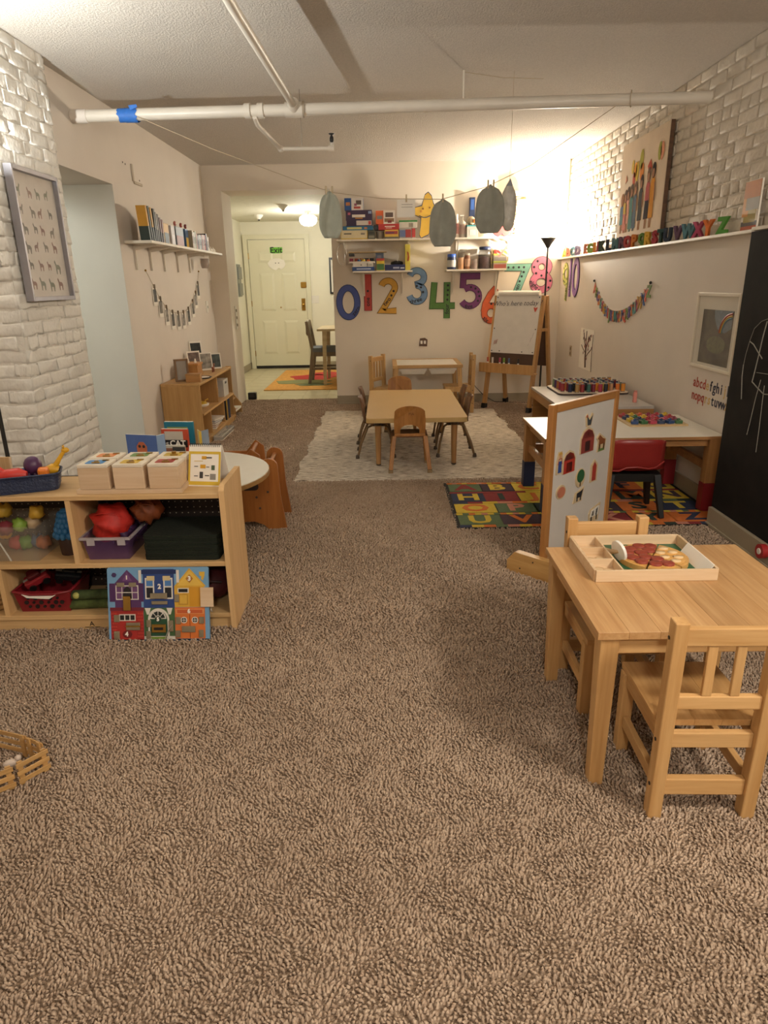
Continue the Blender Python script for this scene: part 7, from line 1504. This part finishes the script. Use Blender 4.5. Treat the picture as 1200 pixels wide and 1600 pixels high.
for k, (c, w) in enumerate((('#1e2430', .02), ('#c9a13a', .028), ('#1f3560', .03), ('#24345c', .03))):
    t = local_thing('upright_book', ['thin black', 'yellow', 'navy', 'dark blue'][k] + ' tall book standing in the lower far cell', 'book', 0.045, 0.29 + k * 0.05, 0.0685)
    ob('cover', MB().box(-.115, .115, -w / 2, w / 2, 0, .19), flat_mat(c), t, bevel=.001); ob('pages', MB().box(-.113, .112, -w / 2 + .003, w / 2 - .003, .19, .192), PAPER, t)
t = thing('clear_tray', 'clear plastic wrapped tray on the floor in front of the birch shelf', 'tray', (-1.515, 6.20, 0.0))
ob('film', MB().box(-.045, .045, -.25, .25, 0.012, .05), glass('film2', '#d8d4cc', 0.45, 0.1), t, bevel=.01); ob('base', MB().box(-.04, .04, -.24, .24, 0, .012), PAPER, t)
# little stepped shelf next to it
ss = thing('stepped_rack', 'small stepped wooden book rack between the birch shelf and the hall opening', 'rack', (-1.80, 7.25, 0))
for y in (-.17, .15): ob('side_panel', MB().prism([(-.09, 0), (.21, 0), (.21, .10), (.12, .22), (.05, .30), (.03, .46), (-.09, .46)], y, y + .018, 'XZ'), B2, ss, bevel=.003)
for (x, z) in ((.0, .30), (.10, .16), (.15, .05)): ob('shelf', MB().box(x - .06, x + .05, -.152, .15, z, z + .012), B2Y, ss)
t = thing('white_book', 'white and pink book lying on the lowest step of the stepped rack', 'book', (-1.64, 7.24, 0.0625))
ob('cover', MB().box(-.05, .05, -.14, .14, 0, .02), PAPER, t); ob('pink_band', MB().box(-.05, .05, -.14, -.02, .02, .0215), flat_mat('#c9a49a'), t)
# ------------------------------------------------------------------ left wall
ws = thing('left_wall_shelf', 'long narrow white shelf of books on the left wall', 'shelf', (XL, 6.45, 1.655))
ob('board', MB().box(0.001, 0.205, -1.13, 1.15, -0.02, 0.0), SHW, ws, bevel=0.002)
for y in (-0.95, -0.60, -0.25, 0.15, 0.55): ob('bracket', MB().box(0.001, 0.018, y - 0.006, y + 0.006, -0.20, -0.02).prism([(0.016, -0.06), (0.18, -0.03), (0.18, -0.0205), (0.016, -0.0205)], y - 0.003, y + 0.003, 'XZ'), SHW, ws)
bdat = [(-1.08, .24, '#c9922f', .03), (-1.03, .24, '#2f3a34', .03), (-0.98, .235, '#c29232', .03), (-0.94, .23, '#4a4c48', .03), (-0.90, .21, '#8f8a82', .025), (-0.86, .2, '#5a4a40', .03), (-0.81, .18, '#6e4a44', .03), (-0.76, .17, '#8a5a4c', .03)]
bn_ = ['tall gold spine', 'tall dark green spine', 'tall gold and green', 'charcoal', 'pale grey', 'brown', 'reddish brown', 'rust']
for (y, h_, c, w), nm in zip(bdat, bn_):
    t = thing('shelf_book', f'{nm} book standing at the near end of the left wall shelf', 'book', (XL + 0.105, 6.45 + y, 1.6552), group='books on the left wall shelf')
    t.location.x += 0.045; t.rotation_euler = (R(9) if y < -0.95 else 0, 0, 0)
    ob('cover', MB().box(-.035, .035, -w / 2, w / 2, h_ * .42, h_), flat_mat(c), t, bevel=.001); ob('lower_cover', MB().box(-.035, .035, -w / 2, w / 2, 0, h_ * .42), flat_mat(shade(c, .45) if c[1] != 'c' else '#2e3a36'), t); ob('pages', MB().box(-.033, .033, -w / 2 + .003, w / 2 - .003, h_, h_ + .0012), PAPER, t)
for k, (y, w, h_, c, nm) in enumerate(((-0.60, .13, .155, '#c99a3a', 'orange sunset covered'), (-0.42, .10, .15, '#b9b4b4', 'pale lilac'), (-0.22, .22, .155, '#6f7274', 'grey pictured'), (0.0, .09, .155, '#3f5f86', 'blue'))):
    t = thing('shelf_book', f'{nm} book facing outward on the left wall shelf', 'book', (XL + 0.15, 6.45 + y, 1.6552), group='books on the left wall shelf')
    ob('cover', MB().box(-.012, .012, -w / 2, w / 2, 0, h_), flat_mat(c), t, bevel=.001)
    ob('printed_panel', MB().box(.012, .0132, -w / 2 + .01, w / 2 - .01, h_ * .05, h_ * .55), flat_mat(('#3a4a52', '#cfcacb', '#8a4a3c', '#d8b24a')[k]), t)
    ob('pages', MB().box(-.01, .01, -w / 2 + .003, w / 2 - .003, h_, h_ + .0012), PAPER, t)
for k, (y, h_, c, nm) in enumerate(((0.09, .15, '#a89a80', 'tan'), (0.135, .14, '#c9c0ae', 'cream'), (0.18, .15, '#8a8a5a', 'olive'), (0.225, .13, '#a5604a', 'terracotta'), (0.27, .12, '#25282c', 'black'), (0.32, .13, '#b5b2ae', 'silver'), (0.37, .13, '#8f9a9a', 'grey blue'), (0.42, .135, '#9a5a52', 'rose'), (0.47, .14, '#b8aaa0', 'stone'), (0.52, .14, '#a03c38', 'red'), (0.58, .155, '#1d2330', 'navy'), (0.64, .13, '#d0cac0', 'white'))):
    t = thing('shelf_book', f'{nm} slim case standing toward the far end of the left wall shelf', 'book', (XL + 0.12, 6.45 + y, 1.6552), group='books on the left wall shelf')
    ob('cover', MB().box(-.07, .07, -.017, .017, 0, h_), flat_mat(c), t, bevel=.001); ob('spine_label', MB().box(.07, .0712, -.012, .012, h_ * .3, h_ * .7), flat_mat(shade(c, .75)), t)
for k, (y, z, c) in enumerate(((-0.30, .158, '#a8625a'), (-0.12, .158, '#8f2f2c'), (0.02, .158, '#7a2a28'))):
    t = thing('small_ornament', ['pinkish small ornament on top of the shelf books', 'red button ornament on top of the shelf books', 'dark red ring ornament at the end of the facing books'][k], 'ornament', (XL + 0.15, 6.45 + y, 1.6552 + z))
    ob('body', MB().ball((0, 0, .02), .012, .022, .02), flat_mat(c), t); ob('centre', MB().ball((.009, 0, .02), .006, .01, .009), PAPER, t)
for k in range(3):
    t = thing('white_ornament', ['left small white ornament at the far shelf end', 'middle small white ornament at the far shelf end', 'right small white ornament at the far shelf end'][k], 'ornament', (XL + 0.14, 6.45 + 0.80 + .11 * k, 1.6552))
    ob('body', MB().lathe([(.022, 0), (.028, .02), (.015, .04), (.001, .045)], n=14), PAPER, t); ob('knob', MB().ball((0, 0, .047), .008), PAPER, t)
t = thing('hanging_mug', 'small clear cup hanging under the far end of the left wall shelf', 'cup', (XL + 0.12, 7.15, 1.50))
ob('cup', MB().lathe([(.03, 0), (.045, .03), (.042, .09), (.04, .09), (.04, .03), (.027, .004)], n=16), glass('mug', '#b9a89c', 0.5), t); ob('cord', MB().cyl((0, 0, .09), (0, 0, .135), .0015, n=5), STR, t); ob('tea_light', MB().cyl((0, 0, .004), (0, 0, .022), .022, n=12), flat_mat('#7a3a2c'), t)
gl = thing('photo_garland', 'string garland of small photo cards pegged on the left wall', 'garland', (XL, 6.4, 1.0))
gp = [(5.70, 1.455), (5.86, 1.33), (5.98, 1.235), (6.12, 1.16), (6.28, 1.115), (6.45, 1.10), (6.62, 1.10), (6.80, 1.125), (6.98, 1.19), (7.12, 1.27), (7.24, 1.36), (7.33, 1.475)]
ob('cord', MB().tube([(0.006, y - 6.4, z - 1.0) for y, z in gp], 0.002, 5), STR, gl)
for y, z in (gp[0], gp[-1]): ob('pin', MB().ball((0.006, y - 6.4, z - 1.0), .009, n=8, m=5), BRASS, gl)
for k, i in enumerate((1, 2, 3, 4, 5, 6, 7, 8, 9, 10)):
    y, z = gp[i]; y -= 6.4; z -= 1.0
    c_ = ob('photo_card', MB().box(.005, .0065, y - .055, y + .055, z - .15, z - .008), PAPER, gl, rot=None)
    ob('photo', MB().box(.0066, .0074, y - .04, y + .04, z - .12, z - .02), mat(f'garland_photo{k % 3}', ('#4a4640', '#6e675e', '#8a8278')[k % 3], var=.7, scale=30), c_)
    ob('peg', MB().box(.003, .016, y - .006, y + .006, z - .02, z + .02), GW, c_)
t = thing('light_switch', 'white light switch on the left wall by the hall opening', 'switch', (XL, 7.55, 1.12))
ob('plate', MB().box(.0005, .007, -.04, .04, -.06, .06), WHITE, t, bevel=.002); ob('toggle', MB().box(.007, .018, -.008, .008, -.012, .012), WHITE, t)
t = thing('wall_scar', 'old painted-over bracket outline high on the left wall', 'bracket', (XL, 5.76, 2.15))
ob('upright', MB().box(.0005, .012, -.10, -.075, -.055, .065), mat('scar_paint', '#b5a794', rough=.7), t, bevel=.003); ob('foot', MB().box(.0005, .012, -.0745, .10, -.07, -.05), mat('scar_paint', '#b5a794'), t, bevel=.003)
for y, z in ((.07, -.03), (-.26, .05), (-.21, .045)): ob('nail_hole', MB().cyl((.0005, y, z), (.003, y, z), .006, n=8), BRACK, t)
# framed animal print on the pier
fp = thing('framed_print', 'large silver framed print of small animals on the brick pier', 'picture', (-1.831, 3.855, 1.265))
SIL = mat('frame_silver', '#9f9da3', rough=.35, metal=.7)
fw_, fh_ = 0.245, 0.64
for nm, (y0, y1, z0, z1) in (('frame_bar', (-fw_, -fw_ + .014, 0, fh_)), ('frame_bar', (fw_ - .014, fw_, 0, fh_)), ('frame_bar', (-fw_ + .014, fw_ - .014, 0, .022)), ('frame_bar', (-fw_ + .014, fw_ - .014, fh_ - .022, fh_))): ob(nm, MB().box(0, .04, y0, y1, z0, z1), SIL, fp, bevel=.002)
ob('mat_board', MB().box(.002, .012, -fw_ + .014, fw_ - .014, .022, fh_ - .022), mat('print_paper', '#e3dbd2', rough=.8), fp)
rnd = random.Random(11)
an = [('#5b544a', 1), ('#6d6258', 1), ('#857666', 1), ('#7a4a3c', 1), ('#6b6f5a', 1)]
for r_ in range(6):
    for c_ in range(4):
        y = -.155 + c_ * .098 + rnd.uniform(-.012, .012); z = .085 + r_ * .09 + rnd.uniform(-.008, .008); c = rnd.choice(an)[0]; s = rnd.uniform(.75, 1.15); fl = rnd.choice((-1, 1))
        ob('animal_print', MB().prism([(y + fl * a * s, z + b * s) for a, b in ((-.022, -.03), (-.014, -.03), (-.012, -.008), (.008, -.008), (.010, -.03), (.018, -.03), (.02, .006), (.03, .026), (.022, .034), (.01, .014), (-.016, .012), (-.028, .0))], .0122, .0128, 'YZ'), flat_mat(c), fp)
ob('glazing', MB().box(.020, .0215, -fw_ + .014, fw_ - .014, .022, fh_ - .022), glass('glazing', '#c9c4b8', 0.12, 0.05), fp)
# leaning board at the left edge
t = thing('leaning_board', 'tan wooden board leaning behind the shelf unit at the left edge', 'board', (-1.80, 2.83, 0.0)); t.rotation_euler = (R(-3), 0, 0)
ob('board_face', MB().box(-.20, .145, 0, .012, .012, .63), wood('lean_wood', '#c9a880', '#b08c60', 'Z'), t); ob('pale_edge', MB().box(.145, .15, 0, .012, .012, .63), BX, t); ob('foot', MB().box(-.2, .15, -.02, .03, 0.0, .012), BX, t)
# ------------------------------------------------------------------ toy fence on the carpet
FW = wood('fence_wood', '#c9a066', '#a87e48', 'X', objvar=.08)
def fence(label, p, q):
    d = Vector((q[0] - p[0], q[1] - p[1], 0)); L_ = d.length; a = math.atan2(d.y, d.x)
    t = thing('toy_fence', label, 'toy', (p[0], p[1], 0.006), a, group='wooden toy fence sections')
    for z in (.008, .033, .058): ob('rail', MB().box(0, L_, -.004, 0.0, z, z + .014), FW, t, bevel=.001)
    for x in (.012, L_ - .012): ob('post', MB().box(x - .007, x + .007, 0.0, .006, 0, .076), FW, t, bevel=.001)
    return t
fence('toy fence section nearest the camera at the left edge', (-1.16, 1.44), (-1.045, 1.53))
fence('right toy fence section of the pen', (-1.04, 1.535), (-0.985, 1.605))
fence('far toy fence section of the pen', (-1.01, 1.625), (-1.07, 1.655))
fence('far left toy fence section with open slots', (-1.075, 1.66), (-1.20, 1.70))
for k, (x, y, c, nm) in enumerate(((-1.10, 1.605, '#c9b8a8', 'small white toy animal inside the fence pen'), (-1.15, 1.56, '#3a3430', 'small dark toy animal inside the fence pen'))):
    t = thing('toy_animal', nm, 'toy', (x, y, 0.006), R(30))
    ob('body', MB().ball((0, 0, .022), .02, .011, .012), flat_mat(c), t); ob('head', MB().ball((.022, 0, .032), .009), flat_mat(c), t)
    for a in (-.011, .011):
        for b_ in (-.005, .005): ob('leg', MB().cyl((a, b_, 0), (a, b_, .016), .0035, n=6), flat_mat(c), t)
# ------------------------------------------------------------------ carpet pile
def pile_mat():
    mt = bpy.data.materials.new('carpet_pile'); mt.use_nodes = True
    N = mt.node_tree.nodes; L = mt.node_tree.links; b = N['Principled BSDF']
    b.inputs['Roughness'].default_value = 0.9; b.inputs['Specular IOR Level'].default_value = 0.15
    tc = N.new('ShaderNodeTexCoord')
    n1 = N.new('ShaderNodeTexNoise'); n1.inputs['Scale'].default_value = 90; n1.inputs['Detail'].default_value = 2
    n2 = N.new('ShaderNodeTexNoise'); n2.inputs['Scale'].default_value = 1.8; n2.inputs['Detail'].default_value = 4
    for n in (n1, n2): L.new(tc.outputs['Object'], n.inputs['Vector'])
    r1 = N.new('ShaderNodeValToRGB'); r1.color_ramp.elements[0].position = 0.3; r1.color_ramp.elements[1].position = 0.7
    r1.color_ramp.elements[0].color = (*lin('#a8907a'), 1); r1.color_ramp.elements[1].color = (*lin('#cab49d'), 1)
    L.new(n1.outputs['Fac'], r1.inputs['Fac'])
    r2 = N.new('ShaderNodeValToRGB'); r2.color_ramp.elements[0].position = 0.35; r2.color_ramp.elements[1].position = 0.65
    r2.color_ramp.elements[0].color = (0.86, 0.85, 0.84, 1); r2.color_ramp.elements[1].color = (1, 1, 1, 1)
    L.new(n2.outputs['Fac'], r2.inputs['Fac'])
    mx = N.new('ShaderNodeMix'); mx.data_type = 'RGBA'; mx.blend_type = 'MULTIPLY'; mx.inputs[0].default_value = 1.0
    L.new(r1.outputs[0], mx.inputs[6]); L.new(r2.outputs[0], mx.inputs[7]); L.new(mx.outputs[2], b.inputs['Base Color'])
    return mt
rng = np.random.default_rng(4)
def tuft_points(x0, x1, y0, y1, sp):
    nx_, ny_ = int((x1 - x0) / sp), int((y1 - y0) / sp)
    gx, gy = np.meshgrid(np.arange(nx_), np.arange(ny_))
    px = x0 + (gx + 0.5 * (gy % 2) + rng.uniform(-.42, .42, gx.shape)) * sp; py = y0 + (gy + rng.uniform(-.42, .42, gx.shape)) * sp
    return np.stack([px.ravel(), py.ravel()], 1)
def drop(p, rects):
    k = np.ones(len(p), bool)
    for a, b, c, d in rects: k &= ~((p[:, 0] > a) & (p[:, 0] < b) & (p[:, 1] > c) & (p[:, 1] < d))
    return p[k]
skip = [(-0.62, 1.16, 4.62, 7.30), (0.40, 1.92, 3.57, 4.46), (-1.86, -0.63, 2.46, 2.74), (-3, -1.84, 3.53, 4.28), (-3, -1.90, 5.23, 9), (-3, -2.47, 3.5, 3.7)]
near = drop(tuft_points(-1.45, 1.75, 0.35, 2.3, 0.0088), skip)
mid = drop(np.concatenate([tuft_points(-2.3, -1.45, 0.35, 2.3, 0.012), tuft_points(-2.6, 1.80, 2.3, 4.6, 0.0115)]), skip)
mid = mid[(mid[:, 1] < 3.55) | (mid[:, 0] < 1.94)]
far = drop(np.concatenate([tuft_points(-1.9, 1.93, 4.6, 7.83, 0.0145), tuft_points(-1.70, -0.57, 7.84, 8.26, 0.0145)]), skip)
def tufts(pts, h, r):
    n = len(pts); th = rng.uniform(0, 2 * np.pi, n)
    cl = np.sin(pts[:, 0] * 23 + np.sin(pts[:, 1] * 17) * 2) * 2.2 + np.sin(pts[:, 1] * 31 + pts[:, 0] * 9) * 1.8 + rng.normal(0, 0.7, n)
    lean = rng.uniform(0.25, 1.15, n) * r * 1.5
    hh = h * rng.uniform(0.65, 1.15, n); rr = r * rng.uniform(0.8, 1.2, n)
    V = np.zeros((n, 7, 3), np.float32)
    for k in range(3):
        a = th + 2 * np.pi * k / 3
        V[:, k, 0] = pts[:, 0] + rr * .75 * np.cos(a); V[:, k, 1] = pts[:, 1] + rr * .75 * np.sin(a); V[:, k, 2] = 0.0005
        a2 = a + 0.5
        V[:, 3 + k, 0] = pts[:, 0] + rr * np.cos(a2) * 0.95 + lean * .45 * np.cos(cl); V[:, 3 + k, 1] = pts[:, 1] + rr * np.sin(a2) * 0.95 + lean * .45 * np.sin(cl); V[:, 3 + k, 2] = hh * (0.62 + 0.12 * (k - 1))
    V[:, 6, 0] = pts[:, 0] + lean * np.cos(cl); V[:, 6, 1] = pts[:, 1] + lean * np.sin(cl); V[:, 6, 2] = hh
    fidx = np.array([(0, 1, 4), (0, 4, 3), (1, 2, 5), (1, 5, 4), (2, 0, 3), (2, 3, 5), (3, 4, 6), (4, 5, 6), (5, 3, 6)])
    Fc = (fidx[None] + 7 * np.arange(n)[:, None, None]).reshape(-1, 3)
    return V.reshape(-1, 3), Fc
parts_ = [tufts(near, 0.0115, 0.0052), tufts(mid, 0.011, 0.0066), tufts(far, 0.010, 0.0083)]
offs = 0; VV = []; FF = []
for v_, f_ in parts_: VV.append(v_); FF.append(f_ + offs); offs += len(v_)
VV = np.concatenate(VV); FF = np.concatenate(FF).astype(np.int32)
me = bpy.data.meshes.new('carpet_pile')
me.vertices.add(len(VV)); me.vertices.foreach_set('co', VV.ravel())
me.loops.add(FF.size); me.loops.foreach_set('vertex_index', FF.ravel())
me.polygons.add(len(FF)); me.polygons.foreach_set('loop_start', np.arange(0, FF.size, 3, dtype=np.int32)); me.polygons.foreach_set('loop_total', np.full(len(FF), 3, np.int32))
me.polygons.foreach_set('use_smooth', np.ones(len(FF), bool))
me.update(calc_edges=True)
me.materials.append(pile_mat())
cp = bpy.data.objects.new('carpet_pile', me); COL.objects.link(cp)
cp.parent = bpy.data.objects['floor']; tag(cp, 'brown shag carpet pile', kind='stuff')
print('tufts', len(near), len(mid), len(far), 'tris', len(FF))
# ------------------------------------------------------------------ fittings belong to the part they sit on
NEST = {'glide': ('leg', 'rear_leg', 'front_leg'), 'rubber_foot': ('front_leg', 'rear_leg'), 'leg_end': ('leg',), 'leg_bracket': ('leg',), 'lid_picture': ('lid',), 'latch': ('lid',), 'hasp': ('lid',),
        'printed_icon': ('front_page',), 'yellow_border': ('front_page',), 'spiral_ring': ('front_page',), 'dot': ('face',), 'word': ('face',), 'bolt': ('back_post', 'front_leg'),
        'door_panel': ('door_leaf',), 'door_handle': ('door_leaf',), 'deadbolt': ('door_leaf',), 'peephole': ('door_leaf',), 'hinge': ('door_leaf',), 'door_sweep': ('door_leaf',),
        'printed_panel': ('body', 'cover', 'card'), 'scale': ('crown',), 'smile': ('star_face',), 'cheek': ('star_face',), 'chalk_line': ('board',), 'socket': ('plate',), 'toggle': ('plate',),
        'pepperoni': ('topping',), 'cheese': ('topping',), 'pages': ('cover',), 'letter': ('patch',), 'screw': ('whiteboard', 'foot'), 'hole': ('wall',), 'bin_rim': ('bin',), 'paint_pot': ('body',), 'grip_hole': ('body',), 'maker_mark': ('kick_board',), 'mark_line': ('kick_board',)}
def base_name(o): return o.name.split('.')[0]
def mid_point(o):
    c = Vector((0, 0, 0))
    for p in o.bound_box: c += Vector(p)
    return o.matrix_basis @ (c / 8)
kids = {}
for o in COL.objects:
    if o.parent and o.parent.parent is None: kids.setdefault(o.parent.name, []).append(o)
has_child = {o.parent.name for o in COL.objects if o.parent}
for root, ch in kids.items():
    left = len(ch)
    for o in ch:
        if left <= 2: break
        want = NEST.get(base_name(o))
        if not want or o.name in has_child: continue
        hosts = [h for h in ch if base_name(h) in want and h is not o]
        if not hosts: continue
        c = mid_point(o); host = min(hosts, key=lambda h: (mid_point(h) - c).length)
        mb_ = host.matrix_basis.inverted() @ o.matrix_basis
        o.parent = host; o.matrix_basis = mb_; left -= 1
